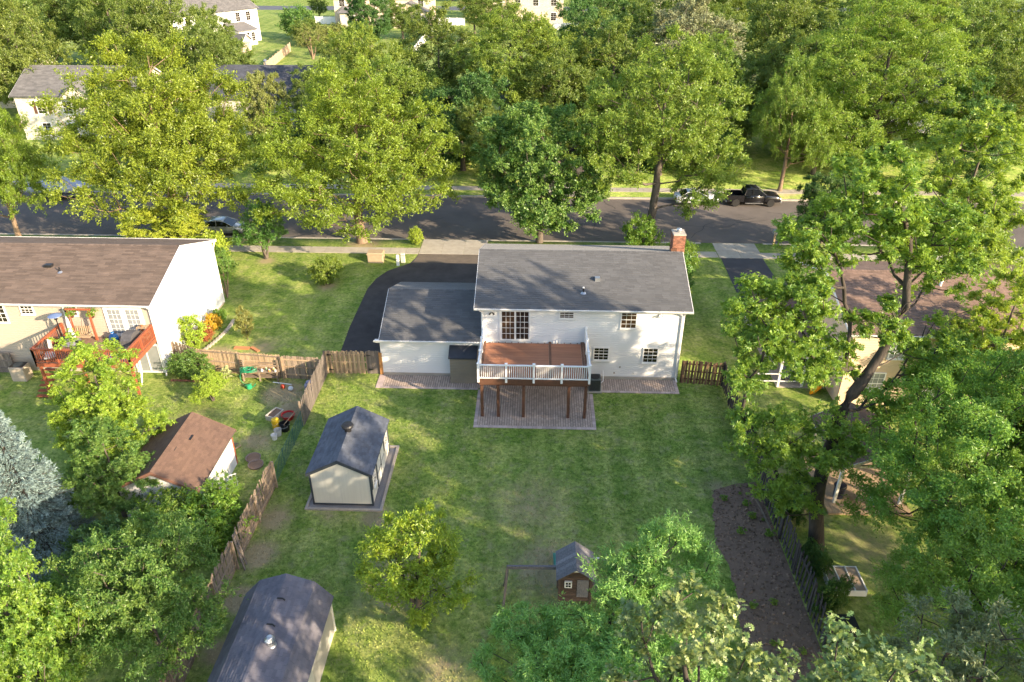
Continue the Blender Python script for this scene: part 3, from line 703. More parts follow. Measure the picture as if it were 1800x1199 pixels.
# ------------------------------------------------------------------ the slate gambrel barn shed at the bottom of the yard
S2 = thing('barn_shed', 'barn style shed with slate gray gambrel roof and metal turbine vent by the wooden fence', 'shed', (-10.1,18.8,0))
bx0,bx1,by0,by1 = -11.95,-8.45,15.9,21.3
kn = [(-12.05,2.0),(-11.30,2.85),(-10.12,3.30),(-8.98,2.85),(-8.30,2.0)]
barnwall = M('barn_gray_siding', (0.50,0.48,0.45),(0.42,0.40,0.38),2,0.7,bump=0.3,bscale=20,stretch=(6,6,0.3))
MB().prism([(bx0,0.0),(bx1,0.0),(bx1,1.95),(-9.0,2.78),(-10.12,3.22),(-11.28,2.78),(bx0,1.95)],0,'y',by0,by1).build('wall', barnwall, S2)
roof2 = MB()
for (a,b) in zip(kn[:-1],kn[1:]): roof2.prism([(a[0],a[1]-0.05),(b[0],b[1]-0.05),(b[0],b[1]-0.01),(a[0],a[1]-0.01)],0,'y',by0-0.15,by1+0.12)
r2 = roof2.build('roof', dk_trim, S2)
Vs=[];Fs=[];o=0; rs=np.random.RandomState(8)
for (p,q) in ((kn[0],kn[1]),(kn[1],kn[2]),(kn[4],kn[3]),(kn[3],kn[2])):
    A,F = shingle_plane((p[0],by0-0.15,p[1]),(0,1,0),(q[0]-p[0],0,q[1]-p[1]),by1-by0+0.27,math.hypot(q[0]-p[0],q[1]-p[1]),0.3,0.13,rs); Vs.append(A);Fs.append(F+o);o+=len(A)
sh2 = M('shingle_slate_light', (0.175,0.165,0.190), (0.115,0.111,0.135), 1.4, 0.9, bump=0.5, bscale=60, island=0.12)
V=np.concatenate(Vs)-np.array(ORG[S2.name]); link('shingles', np_mesh('shingles',V,np.concatenate(Fs),sh2), r2, stuff=True)
tv = MB().lathe([(0.20,0),(0.16,0.05),(0.15,0.16)],16,(-9.72,18.1,3.12)).build('turbine_vent', galv, S2)
for k in range(14):
    a = k*2*math.pi/14; c = (-9.72,18.1,3.28)
    MB().add([(c[0]+math.cos(a+t)*r,c[1]+math.sin(a+t)*r,c[2]+z) for (r,z,t) in ((0.12,0.0,0),(0.20,0.08,0.12),(0.21,0.17,0.2),(0.12,0.27,0.3),(0.10,0.27,0.62),(0.18,0.17,0.52),(0.17,0.08,0.44),(0.10,0.0,0.32))],[(0,1,6,7),(1,2,5,6),(2,3,4,5)]).build('vane', galv, tv)
MB().lathe([(0.13,0),(0.10,0.03),(0.02,0.05)],14,(-9.72,18.1,3.55)).build('cap', galv, tv)
for (vy,vx) in ((20.1,-9.98),(18.85,-9.99)):
    MB().tube([(vx-0.2,vy,3.22),(vx-0.1,vy+0.04,3.30),(vx+0.1,vy+0.04,3.29),(vx+0.2,vy,3.23)],0.035,6).build('roof_vent', black_plastic, S2)
MB().box(bx1,bx1+0.02,16.8,18.3,0.1,1.85).build('door', cream2, S2)
MB().box(bx1-0.04,bx1+0.05,by1-0.05,by1+0.04,0,1.95).build('corner_trim', white_trim, S2)

# ------------------------------------------------------------------ neighbour's shed with rusty brown roof
S3 = thing('neighbour_shed', 'white shed with rusty brown shingle roof and red corner boards in the left yard', 'shed', (-18.7,30.0,0))
wpaint = M('white_paint_worn', (0.74,0.73,0.73),(0.62,0.60,0.60),2.5,0.7,bump=0.2)
redc = M('red_corner', (0.42,0.095,0.050),(0.30,0.07,0.04),5,0.7)
MB().prism([(-20.75,0),(-16.72,0),(-16.72,2.15),(-18.7,3.2),(-20.75,2.15)],0,'y',27.75,32.3).build('wall', wpaint, S3)
gable_roof(S3,-20.68,-16.72,27.75,32.3,2.32,3.35,'y',0.22,0.25,slab_brown,sh_rust,M('rust_trim',(0.20,0.10,0.07),None,3,0.8),tw=0.3,ex=0.14,seed=9,thick=0.1)
for (cx,cy) in ((-16.72,27.75),(-16.72,32.3)):
    MB().box(cx-0.06,cx+0.03,cy-0.03,cy+0.06,0,2.2).build('corner_board', redc, S3)
MB().box(-16.73,-16.69,29.2,30.1,0.05,1.9).build('door', wpaint, S3)
MB().box(-18.6,-18.35,29.4,29.7,3.13,3.2).build('roof_patch', black_plastic, S3)
MB().box(-18.2,-18.0,30.5,30.9,3.0,3.06).build('roof_patch', black_plastic, S3)
# lattice trellis against that shed
TL = thing('trellis','small white lattice trellis standing by the neighbour shed wall','trellis',(-16.2,30.2,0))
for k in range(4):
    MB().beam((-16.45+k*0.17,30.0+k*0.1,0.0),(-16.45+k*0.17,30.0+k*0.1,1.0),0.03,0.03).build('lath', white_trim, TL)
    MB().beam((-16.50,29.97,0.15+k*0.27),(-15.88,30.33,0.15+k*0.27),0.03,0.03).build('lath', white_trim, TL)

# ------------------------------------------------------------------ wooden fences: every picket its own piece
PK = {}
def picket_mesh(w, h, t, mat, dog=True):
    key = (w, h, t, mat.name, dog)
    if key not in PK:
        c = w*0.28 if dog else 0.0
        prof = [(-w/2,0),(w/2,0),(w/2,h-c),(w/2-c,h),(-w/2+c,h),(-w/2,h-c)] if dog else [(-w/2,0),(w/2,0),(w/2,h),(-w/2,h)]
        o = MB().prism(prof,0,'y',-t/2,t/2).build('picket', mat); PK[key] = o.data; bpy.data.objects.remove(o)
    return PK[key]
def fence(label, p, q, h, mat, rail_mat, step=0.15, w=0.14, side=1, shadow=False, posts=2.4, group=None, gap_end=False, lean=0.02, rails=(0.35,0.95,1.5), name='wooden_fence', post_h=0.0):
    p = Vector((*p,0)); q = Vector((*q,0)); L = (q-p).length; d = (q-p)/L; nrm = Vector((-d.y,d.x,0))*side
    root = thing(name, label, 'fence', tuple((p+q)/2), group)
    ang = math.atan2(d.y,d.x)
    n = int(L/step)
    for k in range(n):
        s = (k+0.5)*step
        sd = 1 if (not shadow or k % 2 == 0) else -1
        hh = h + rnd.choice([0,0,0.02,-0.02])
        o = link('picket', picket_mesh(w, round(hh,2), 0.018, mat), root, loc=tuple(p + d*s + nrm*(sd*(0.035 if not shadow else 0.045)) + Vector((0,0,rnd.uniform(0.0,0.02)))))
        o.rotation_euler = (rnd.uniform(-lean,lean), rnd.uniform(-lean,lean), ang + rnd.uniform(-0.02,0.02))
    for z in rails:
        MB().beam(p+Vector((0,0,z)), q+Vector((0,0,z)), 0.04, 0.09).build('rail', rail_mat, root)
    m = max(1, round(L/posts))
    for k in range(m+1):
        c = p + d*(L*k/m) - nrm*0.055
        MB().box(c.x-0.045,c.x+0.045,c.y-0.045,c.y+0.045,0,h-0.08+post_h).build('post', rail_mat, root)
    return root
fence('tan shadowbox gate fence between the garage corner and the side fence', (-14.0,41.95), (-11.25,42.0), 1.75, tan_wood, tan_wood, step=0.155, shadow=True, side=-1, rails=(0.3,0.9,1.5))
gt = fence('narrow gray wooden gate beside the garage wall', (-11.2,42.0), (-10.35,42.02), 1.8, gray_wood, gray_wood, step=0.14, side=-1, posts=2, name='wooden_gate'); gt['category'] = 'gate'
for (hx,hz) in ((-13.85,1.5),(-13.8,0.35),(-11.2,1.5),(-11.1,0.4)):
    par = gt if hx > -12 else gt
    MB().prism([(hx,hz-0.07),(hx+0.30,hz-0.015),(hx+0.30,hz+0.015),(hx,hz+0.07)],0,'y',41.86,41.875).build('hinge', black_metal, par)
MB().box(-10.36,-10.14,41.84,41.88,0.05,1.75).build('end_board', M('new_cedar',(0.44,0.22,0.075),(0.34,0.16,0.055),5,0.8), gt)
fence('gray weathered picket fence running from the gate towards the slate roofed sheds, upper stretch', (-14.0,41.9), (-13.95,36.0), 1.85, gray_wood, old_wood, side=1, step=0.147)
fence('leaning weathered picket fence beside the barn shed, lower stretch', (-13.9,30.4), (-13.95,25.0), 1.85, old_wood, old_wood, side=-1, step=0.147, lean=0.03)
fence('weathered picket fence in the bottom corner behind the barn shed', (-13.95,24.6), (-13.9,15.0), 1.85, old_wood, old_wood, side=-1, step=0.147, lean=0.03)
LP = thing('loose_boards','two loose gray boards leaning on the fence gap above the barn shed','boards',(-13.75,24.9,0))
MB().beam((-13.55,24.55,0.0),(-13.9,24.85,1.95),0.14,0.03,up=(1,0,0)).build('board', gray_wood, LP)
MB().beam((-13.60,24.90,0.0),(-13.9,25.05,1.9),0.14,0.03,up=(1,0,0)).build('board', gray_wood, LP)
fence('sunlit weathered picket fence across the left neighbour yard behind the cluttered bench', (-22.7,41.9), (-16.8,41.25), 1.75, tan_wood, old_wood, side=1, step=0.147, rails=(0.3,0.9,1.62))
fence('short shaded picket fence panel closing the left yard beside the tan gate', (-16.7,41.2), (-14.1,41.0), 1.75, old_wood, tan_wood, side=1, step=0.147)
fence('short slanting picket fence joining the beige house corner', (-24.75,42.9), (-22.8,41.95), 1.75, old_wood, old_wood, side=1, step=0.147)
fence('low gray picket fence behind the beige cabinet at the left house', (-38.0,41.2), (-35.1,41.25), 1.5, gray_wood, gray_wood, side=1, step=0.147)
fence('brown shadowbox fence between the white house corner and the right hedge trees', (9.75,41.6), (12.45,41.3), 1.75, M('fence_brown',(0.26,0.155,0.09),(0.16,0.095,0.06),9,0.9,bump=0.5,objr=0.25,stretch=(2,2,0.25)), brown_paint, step=0.19, w=0.15, shadow=True, side=-1, lean=0.025)
for k,(a,b,txt) in enumerate((((12.45,41.3),(12.35,34.6),'dark shadowbox fence under the big tree, far stretch by the brown fence'),((12.35,34.5),(12.45,27.6),'dark shadowbox fence along the bare soil bed, middle stretch by the leaning trunk'),((12.45,27.5),(12.5,20.8),'dark shadowbox fence along the bare soil bed, stretch beside the black compost bin'))):
    fence(txt, a, b, 1.75, dark_wood, dark_wood, step=0.17, w=0.14, shadow=True, side=1, group=None, lean=0.035, rails=(0.35,1.4), post_h=0.2)
# green wire mesh between the two left stretches
WF = thing('wire_fence','green chain link fence strip closing the gap beside the cream shed','fence',(-13.95,33.2,0))
gw = M('green_wire',(0.05,0.13,0.095),(0.03,0.09,0.065),4,0.6)
for k in range(4): MB().tube([(-13.97,30.5+k*1.8,0),(-13.97+rnd.uniform(-0.05,0.05),30.5+k*1.8,1.15)],0.022,6).build('post', gw, WF)
mb = MB()
for k in range(56):
    for s in (-1,1):
        y = 30.4+k*0.10; pts=[]
        y2 = y + s*1.1
        t0=0.0;t1=1.0
        if y2<30.4: t1=(30.4-y)/(y2-y)
        if y2>35.95: t1=(35.95-y)/(y2-y)
        mb.beam((-13.97,y,0.03),(-13.97+0.02*math.sin(k),y+(y2-y)*t1,0.03+1.08*t1),0.008,0.008)
mb.build('mesh', gw, WF, stuff=True)
MB().tube([(-13.97,30.4,1.12),(-13.97,35.9,1.12)],0.015,6).build('top_wire', gw, WF)

# ------------------------------------------------------------------ soil bed along the dark fence
soil = M('soil', (0.250,0.165,0.115), (0.115,0.077,0.056), 2.2, 1.0, bump=1.0, bscale=14, contrast=0.9, detail=10)
bed = [(9.75,30.95),(11.3,31.6),(12.3,31.7),(12.35,26),(12.4,16.0),(10.6,16.0),(9.9,18.2),(9.35,20.4),(9.15,22.2),(9.45,23.6),(9.5,25.2),(9.2,27.0),(9.35,28.7),(9.6,30.0)]
bp2 = []
for i,(x,y) in enumerate(bed):
    x2,y2 = bed[(i+1)%len(bed)]
    for k in range(4):
        t=k/4; jit = 0.0 if x>12 else rnd.uniform(-0.10,0.10)
        bp2.append((x+(x2-x)*t+jit, y+(y2-y)*t+jit*0.5))
sheet('soil_bed', bp2, 0.012, soil)
rs = np.random.RandomState(5)
def inpoly(x,y,poly):
    c=False;j=len(poly)-1
    for i in range(len(poly)):
        if ((poly[i][1]>y)!=(poly[j][1]>y)) and (x<(poly[j][0]-poly[i][0])*(y-poly[i][1])/(poly[j][1]-poly[i][1])+poly[i][0]): c=not c
        j=i
    return c
cl=[]; 
while len(cl)<2600:
    x,y=rs.uniform(9.2,12.3),rs.uniform(16.5,31.5)
    if inpoly(x,y,bed): cl.append((x,y))
cl=np.array(cl); n=len(cl); r=rs.uniform(0.02,0.085,n)*rs.uniform(0.4,1,n)
ang=rs.uniform(0,6.28,n)
def ring(k,z,f): return np.stack([cl[:,0]+r*f*np.cos(ang+k*1.5708)*rs.uniform(0.7,1.3,n), cl[:,1]+r*f*np.sin(ang+k*1.5708)*rs.uniform(0.7,1.3,n), np.full(n,0.008)+z],1)
V=np.stack([ring(k,0,1.2) for k in range(4)]+[ring(k,r*0.9,0.6) for k in range(4)],1).reshape(-1,3)
bb=(np.arange(n)*8)[:,None]; F=np.concatenate([bb+np.array(f) for f in ((4,5,6,7),(0,1,5,4),(1,2,6,5),(2,3,7,6),(3,0,4,7))])
tag(link('soil_clods', np_mesh('soil_clods',V,F,M('soil_clod',(0.25,0.17,0.12),(0.12,0.082,0.06),4,1.0,island=0.45))),'small brown soil clods and mulch scattered over the bare bed','soil',kind='stuff')
MB().beam((11.9,30.9,0.06),(12.15,27.2,0.06),0.09,0.09).build('bed_edging_timber', old_wood); o=bpy.data.objects['bed_edging_timber']; tag(o,'single gray timber lying at the foot of the dark fence in the soil bed','timber')

# ------------------------------------------------------------------ play set
PS = thing('play_set','weathered wooden play house with gray plank roof, swing beam, ladder and teal slide','play set',(1.95,23.6,0))
pw = M('playset_brown',(0.115,0.075,0.058),(0.065,0.045,0.038),7,0.85,bump=0.4,objr=0.2,stretch=(0.4,1,4))
pg = M('playset_gray_plank',(0.215,0.205,0.215),(0.115,0.110,0.120),9,0.9,bump=0.6,objr=0.25,stretch=(3,1,1))
ax0,ax1,ay0,ay1=1.28,2.66,22.75,24.0
for (cx,cy) in ((ax0,ay0),(ax1,ay0),(ax0,ay1),(ax1,ay1)): MB().box(cx-0.05,cx+0.05,cy-0.05,cy+0.05,0,2.15).build('post', pw, PS)
for k in range(9):
    z=0.62+k*0.165
    MB().box(ax0+0.052,ax1-0.052,ay0-0.03,ay0-0.005,z,z+0.155).build('wall_board', pw, PS)
    MB().box(ax0-0.03,ax0-0.005,ay0+0.052,ay1-0.052,z,z+0.155).build('wall_board', pw, PS)
    MB().box(ax1+0.005,ax1+0.03,ay0+0.052,ay1-0.052,z,z+0.155).build('wall_board', pw, PS)
MB().prism([(ax0+0.05,2.12),(ax1-0.05,2.12),(1.97,2.62)],0,'y',ay0-0.03,ay0).build('gable_board', pw, PS)
MB().prism([(1.80,2.42),(2.14,2.42),(1.97,2.57)],0,'y',ay0-0.05,ay0-0.032).build('gable_emblem', white_trim, PS)
MB().box(ax0,ax1,ay0,ay1,0.95,1.0).build('floor', pg, PS)
window(PS, wallframe((1.55,ay0-0.032,1.55),'-y'),0.22,0.28,2,2,white_trim,glass,double=False,fw=0.05,proud=0.03,sill=False)
MB().box(2.05,2.55,ay0-0.055,ay0-0.032,0.9,1.95).build('door', pg, PS)
sl=(2.80-2.18)/0.83
for s in (-1,1):
    for k in range(8):
        y=22.45+k*0.213
        MB().add([(1.97,y,2.82),(1.97,y+0.205,2.82),(1.97+s*0.85,y+0.205,2.16),(1.97+s*0.85,y,2.16),(1.97,y,2.79),(1.97,y+0.205,2.79),(1.97+s*0.85,y+0.205,2.13),(1.97+s*0.85,y,2.13)],[(0,1,2,3),(7,6,5,4),(0,4,5,1),(1,5,6,2),(2,6,7,3),(3,7,4,0)]).build('roof_plank', pg, PS)
MB().beam((1.22,23.3,2.05),(-1.05,23.25,2.05),0.11,0.16).build('swing_beam', pg, PS)
for dy in (-0.85,0.75): MB().beam((-1.0,23.25,2.02),(-1.2,23.25+dy,0.0),0.09,0.09).build('swing_leg', gray_wood, PS)
for s in (0,1): MB().beam((2.75,22.9+s*0.9,1.5),(3.25,22.9+s*0.9,0.0),0.06,0.06).build('ladder_rail', gray_wood, PS)
for k in range(5): MB().beam((2.82+k*0.10,22.9,1.28-k*0.29),(2.82+k*0.10,23.8,1.28-k*0.29),0.09,0.05).build('ladder_rung', gray_wood, PS)
MB().beam((2.72,24.0,1.9),(3.1,24.05,1.9),0.06,0.06).build('hand_rail', white_trim, PS)
teal=M('teal_plastic',(0.03,0.27,0.24),(0.02,0.2,0.18),3,0.35)
sp=[];m=MB()
for k in range(9):
    t=k/8; yy=24.0+t*2.0; zz=1.15-1.0*t+0.1*math.sin(t*3.14); sp.append((yy,zz))
for k in range(8):
    (a,za),(b,zb)=sp[k],sp[k+1]
    for (u0,u1,h0,h1) in ((1.10,1.52,0,0),(1.06,1.10,0.14,0),(1.52,1.56,0,0.14)):
        m.quad((u0,a,za+h0),(u1,a,za+h1),(u1,b,zb+h1),(u0,b,zb+h0))
m.build('slide', teal, PS)
# ------------------------------------------------------------------ the beige house on the left
LH = thing('neighbour_house','beige sided house with brown shingle roof and sunlit white gable on the left','house',(-32.5,47,0))
beige = M('beige_siding',(0.44,0.37,0.30),(0.39,0.33,0.265),0.8,0.6,contrast=0.9)
bx0,bx1=-44.0,-24.85; by0,by1=41.6,51.9; bzw,bzr=5.45,7.16; bc=46.75; bh=5.15
MB().prism([(by0,0),(by1,0),(by1,bzw-0.16),(bc,bzr-0.2),(by0,bzw-0.16)],0,'x',bx0,bx1).build('wall', beige, LH)
siding(LH, wallframe((bx0,by0,0),'-y'), lambda v:(0,bx1-bx0), 0.2, 5.27, beige)
gsp=lambda v:(0,2*bh) if v<bzw-0.2 else ((v-bzw+0.2)/(bzr-bzw)*bh, 2*bh-(v-bzw+0.2)/(bzr-bzw)*bh)
siding(LH, wallframe((bx1,by0,0),'+x'), gsp, 0.2, 6.75, white_siding)
_,lze,_,_,la,lb=gable_roof(LH,bx0,bx1,by0,by1,bzw,bzr,'x',0.4,0.22,slab_brown,sh_brown,white_trim,tw=0.9,ex=0.17,seed=12)
MB().box(bx0,bx1+0.2,by0-0.39,by0,lze-0.17,lze-0.143).build('soffit', white_trim, LH)
gutter(LH,la,lb,by0-0.41,lze,white_trim)
gutter(LH,la,lb,by1+0.41,lze,white_trim,out=1)
MB().box(bx1-0.05,bx1+0.05,by0-0.05,by0+0.05,0.1,5.27).build('corner_board', white_trim, LH)
downspout(LH,[(bx1+0.05,by0-0.46,lze-0.1),(bx1-0.02,by0-0.13,lze-0.45),(bx1-0.02,by0-0.13,0.2),(bx1+0.15,by0-0.5,0.1)],white_trim)
downspout(LH,[(bx1+0.12,by1+0.3,lze-0.1),(bx1+0.10,by1-0.1,lze-0.6),(bx1+0.10,by1-0.1,0.2)],white_trim)
window(LH, wallframe((-35.55,by0,3.80),'-y'),0.98,1.25,3,4,white_trim,glass)
window(LH, wallframe((-33.40,by0,4.45),'-y'),0.75,0.66,3,4,white_trim,glass)
window(LH, wallframe((-30.55,by0,4.40),'-y'),0.80,0.70,3,4,white_trim,glass_warm)
# french doors on the deck and glass door below
screen=M('pale_glass',(0.30,0.31,0.31),(0.22,0.23,0.24),1.2,0.15,spec=0.6)
door=MB(wallframe((-27.85,by0-0.034,2.84),'-y')).box(-0.1,0,-0.07,0.01,0,2.25).box(2.3,2.4,-0.07,0.01,0,2.25).box(0,2.3,-0.07,0.01,2.15,2.25).box(1.1,1.2,-0.07,0.01,0,2.15).build('french_door', white_trim, LH)
for k in range(2):
    x0=-27.85+k*1.2
    lf=MB(wallframe((x0,by0-0.034,2.84),'-y')).box(0.0,0.16,-0.05,0,0.0,2.14).box(0.94,1.10,-0.05,0,0,2.14).box(0.16,0.94,-0.05,0,0.0,0.25).box(0.16,0.94,-0.05,0,1.98,2.14).build('door_leaf', white_trim, door)
    window(LH, wallframe((x0+0.16,by0-0.01,3.09),'-y'),0.78,1.73,3,5,white_trim,screen,double=False,fw=0.0,proud=0.05,sill=False,name='door_glazing')
pd=MB(wallframe((-26.75,by0-0.034,0.12),'-y')).box(-0.09,0,-0.08,0.01,-0.05,2.15).box(1.7,1.79,-0.08,0.01,-0.05,2.15).box(0,1.7,-0.08,0.01,2.05,2.15).box(0,1.7,-0.08,0.01,-0.05,0.06).box(0.82,0.9,-0.06,0.01,0.06,2.05).build('patio_door', white_trim, LH)
screen=M('pale_glass',(0.30,0.31,0.31),(0.22,0.23,0.24),1.2,0.15,spec=0.6)
for u in ((0.0,0.82),(0.9,1.7)): MB(wallframe((-26.75,by0-0.034,0.12),'-y')).add([(u[0],-0.03,0.06),(u[1],-0.03,0.06),(u[1],-0.03,2.05),(u[0],-0.03,2.05)],[(0,1,2,3)]).build('pane', screen, pd)
def lroof(y): return bzr-abs(y-bc)*(bzr-bzw)/bh
MB().prism([(-33.0,lroof(44.6)+0.0),(-32.5,lroof(44.6)+0.0),(-32.52,lroof(44.6)+0.16),(-32.98,lroof(44.6)+0.16)],0,'y',44.35,44.7).build('roof_vent', black_plastic, LH)
pv=MB().lathe([(0.05,0),(0.05,0.4)],10,(-31.75,44.05,lroof(44.05)-0.05)).build('vent_pipe', black_plastic, LH)
MB().lathe([(0.19,0),(0.12,0.05),(0.07,0.1)],12,(-31.75,44.05,lroof(44.05)-0.02)).build('flashing', galv, pv)
# its red deck
LD=thing('red_deck','red stained wooden deck with matching railing behind the beige house','deck',(-28,40,0))
dz=2.80; dx0,dx1,dy0=-31.0,-25.0,38.15
lb_m=M('deck_gray_brown',(0.26,0.17,0.13),(0.18,0.12,0.095),4,0.8,objr=0.15)
for k in range(23): MB().box(dx0,dx1,dy0+k*0.147,dy0+k*0.147+0.138,dz-0.035,dz).build('deck_board', lb_m, LD)
for (a,b,c,d_) in ((dx0,dx1,dy0-0.04,dy0-0.003),(dx0-0.04,dx0-0.003,dy0,41.52),(dx1+0.003,dx1+0.04,dy0,41.52)): MB().box(a,b,c,d_,dz-0.28,dz).build('rim_board', cedar, LD)
for (px,py) in ((dx0+0.1,dy0+0.15),(-28.2,dy0+0.15),(dx1-0.1,dy0+0.15)): MB().box(px-0.07,px+0.07,py-0.07,py+0.07,0,dz-0.04).build('support_post', cedar, LD)
cb=None
def red_rail(p,q,npost):
    global cb
    p=Vector(p);q=Vector(q);L=(q-p).length;d=(q-p)/L
    MB().beam(p+Vector((0,0,1.0)),q+Vector((0,0,1.0)),0.14,0.04).build('top_rail', cedar, LD)
    MB().beam(p+Vector((0,0,0.90)),q+Vector((0,0,0.90)),0.04,0.09).build('upper_rail', cedar, LD)
    MB().beam(p+Vector((0,0,0.12)),q+Vector((0,0,0.12)),0.04,0.09).build('lower_rail', cedar, LD)
    for k in range(npost+1):
        c=p+(q-p)*(k/npost); MB().box(c.x-0.045,c.x+0.045,c.y-0.045,c.y+0.045,dz-0.25,dz+0.98).build('rail_post', cedar, LD)
    m=int(L/0.15); ang=math.atan2(d.y,d.x)
    for k in range(1,m):
        c=p+(q-p)*(k/m)
        if cb is None:
            o=MB().box(-0.02,0.02,-0.02,0.02,0.05,0.98).build('baluster', cedar); cb=o.data; bpy.data.objects.remove(o)
        link('baluster', cb, LD, loc=(c.x,c.y,dz))
red_rail((dx0,41.5,dz),(dx0,dy0,dz),2); red_rail((dx0,dy0,dz),(dx1,dy0,dz),4); red_rail((dx1,dy0,dz),(dx1,41.5,dz),2)
for k in range(12): MB().box(-31.95,-31.1,38.3+k*0.28,38.56+k*0.28,0.1+k*0.225,0.14+k*0.225).build('stair_tread', cedar, LD)
# things standing on that deck
HT=thing('patio_heater','tall patio heater with round blue metal dish on the red deck','patio heater',(-30.55,40.55,dz))
MB().lathe([(0.22,0),(0.22,0.45),(0.15,0.5),(0.035,0.55),(0.035,1.75),(0.10,1.78),(0.12,2.0),(0.06,2.06)],16,(-30.55,40.55,dz)).build('burner', black_metal, HT,smooth=False)
MB().lathe([(0.42,0.0),(0.40,0.03),(0.20,0.10),(0.03,0.13)],24,(-30.55,40.55,dz+2.05)).build('dish', M('blue_metal',(0.20,0.27,0.45),(0.16,0.22,0.38),2,0.35,metal=0.3), HT)
SW=thing('garden_swing','cedar swing bench hanging from a red post frame by the beige wall','swing',(-29.3,41.1,dz))
for x in (-30.0,-28.65): MB().box(x-0.06,x+0.06,41.02,41.14,dz,dz+2.2).build('post', cedar, SW)
MB().box(-30.15,-28.5,41.03,41.13,dz+2.2,dz+2.3).build('cross_beam', cedar, SW)
for k in range(5): MB().box(-29.9,-28.75,40.55+k*0.1,40.64+k*0.1,dz+0.45,dz+0.48).build('seat_slat', tan_wood, SW)
for k in range(9): MB().beam((-29.85+k*0.13,41.0,dz+0.5),(-29.85+k*0.13,41.08,dz+1.05),0.09,0.02,up=(1,0,0)).build('back_slat', tan_wood, SW)
for x in (-29.92,-28.73):
    MB().beam((x,40.55,dz+0.7),(x,41.05,dz+0.7),0.06,0.04).build('armrest', tan_wood, SW)
    MB().tube([(x,40.8,dz+0.72),(x,41.05,dz+2.2)],0.012,6).build('chain', galv, SW)
UM=thing('closed_umbrella','closed white patio umbrella on the red deck','umbrella',(-29.45,40.0,dz))
MB().lathe([(0.25,0),(0.25,0.08),(0.04,0.12),(0.02,0.5),(0.02,2.3)],12,(-29.45,40.0,dz)).build('pole', galv, UM)
MB().lathe([(0.16,0.75),(0.20,0.85),(0.13,1.4),(0.10,1.9),(0.03,2.3)],9,(-29.45,40.0,dz)).build('canopy', M('canvas_white',(0.80,0.77,0.72),None,3,0.9), UM)
PT=thing('patio_table','round gray patio table beside the closed umbrella','table',(-29.3,39.5,dz))
MB().lathe([(0.55,0.70),(0.57,0.72),(0.57,0.74)],24,(-29.3,39.5,dz)).build('tabletop', M('gray_glass',(0.24,0.22,0.26),None,3,0.25), PT)
for a in range(4): MB().tube([(-29.3+0.45*math.cos(a*1.571),39.5+0.45*math.sin(a*1.571),dz),(-29.3+0.3*math.cos(a*1.571),39.5+0.3*math.sin(a*1.571),dz+0.7)],0.02,6).build('leg', black_metal, PT)
for i,(cx,cy,rz,lab) in enumerate(((-30.2,39.7,-60,'dark metal patio chair on the red deck beside the railing and heater'),(-28.4,39.3,80,'dark metal patio chair on the red deck between table and blue bag'))):
    CH=thing('patio_chair',lab,'chair',(cx,cy,dz),rz=R(rz))
    MB().box(-0.25,0.25,-0.25,0.25,0.40,0.44).build('seat', black_metal, CH)
    MB().beam((0,0.24,0.44),(0,0.34,0.95),0.48,0.03,up=(1,0,0)).build('backrest', black_metal, CH)
    for sx in (-0.23,0.23):
        for sy in (-0.22,0.22): MB().tube([(sx,sy,0.41),(sx*1.1,sy*1.1,0.0)],0.015,6).build('leg', black_metal, CH)
LG=thing('cushioned_lounger','striped cushion lounge chair at the left end of the red deck','lounger',(-30.35,38.85,dz),rz=R(25))
MB().bev(-0.32,0.32,-0.75,0.25,0.30,0.40,0.05).build('seat_cushion', M('striped_cloth',(0.72,0.66,0.60),(0.40,0.32,0.28),9,0.9,stretch=(6,0.3,1)), LG)
MB().beam((0,0.25,0.38),(0,0.62,0.95),0.62,0.10,up=(1,0,0)).build('back_cushion', MATS['striped_cloth'], LG)
for sx in (-0.3,0.3):
    for sy in (-0.65,0.2): MB().tube([(sx,sy,0.31),(sx,sy,0)],0.02,6).build('leg', black_metal, LG)
MB().tube([(-0.33,-0.7,0.3),(-0.33,0.25,0.3),(-0.33,0.6,0.9)],0.018,6).build('side_frame', black_metal, LG)
BG_=thing('blue_bag','bright blue tied bag on the red deck by the french door','bag',(-27.45,41.0,dz))
MB().lathe([(0.05,0),(0.26,0.05),(0.30,0.25),(0.22,0.45),(0.07,0.58),(0.10,0.68)],14,(-27.45,41.0,dz),sx=1.1,sy=0.9).build('sack', M('blue_plastic',(0.02,0.16,0.45),(0.015,0.11,0.33),6,0.4,bump=0.5,bscale=12), BG_,smooth=True)
MB().lathe([(0.065,0.55),(0.085,0.57),(0.065,0.59)],10,(-27.45,41.0,dz)).build('tie', white_trim, BG_)
GR=thing('gas_grill','gas grill under a gray cover against the red deck railing','grill',(-25.75,40.1,dz))
MB().prism([(39.35,0.0+dz),(40.85,dz),(40.8,dz+0.85),(40.5,dz+1.15),(39.9,dz+1.18),(39.45,dz+0.9)],0,'x',-26.1,-25.45).build('cover', M('gray_cover',(0.10,0.095,0.10),(0.06,0.058,0.062),5,0.7,bump=0.6,bscale=6), GR)
MB().tube([(-26.14,39.6,dz+0.75),(-26.2,40.1,dz+0.78),(-26.14,40.6,dz+0.75)],0.02,6).build('handle', galv, GR)
TP=thing('blue_tarp','folded bright blue tarp on the red deck in front of the covered grill','tarp',(-26.2,39.0,dz))
MB().add([(-26.7,38.8,dz+0.03),(-25.7,38.75,dz+0.05),(-25.65,39.2,dz+0.22),(-26.6,39.25,dz+0.18),(-26.75,38.75,dz),(-25.65,38.7,dz),(-25.6,39.28,dz),(-26.7,39.3,dz)],[(0,1,2,3),(4,5,1,0),(5,6,2,1),(6,7,3,2),(7,4,0,3)]).build('fold', M('tarp_blue',(0.015,0.06,0.42),(0.01,0.04,0.30),5,0.45,bump=0.5,bscale=9), TP)
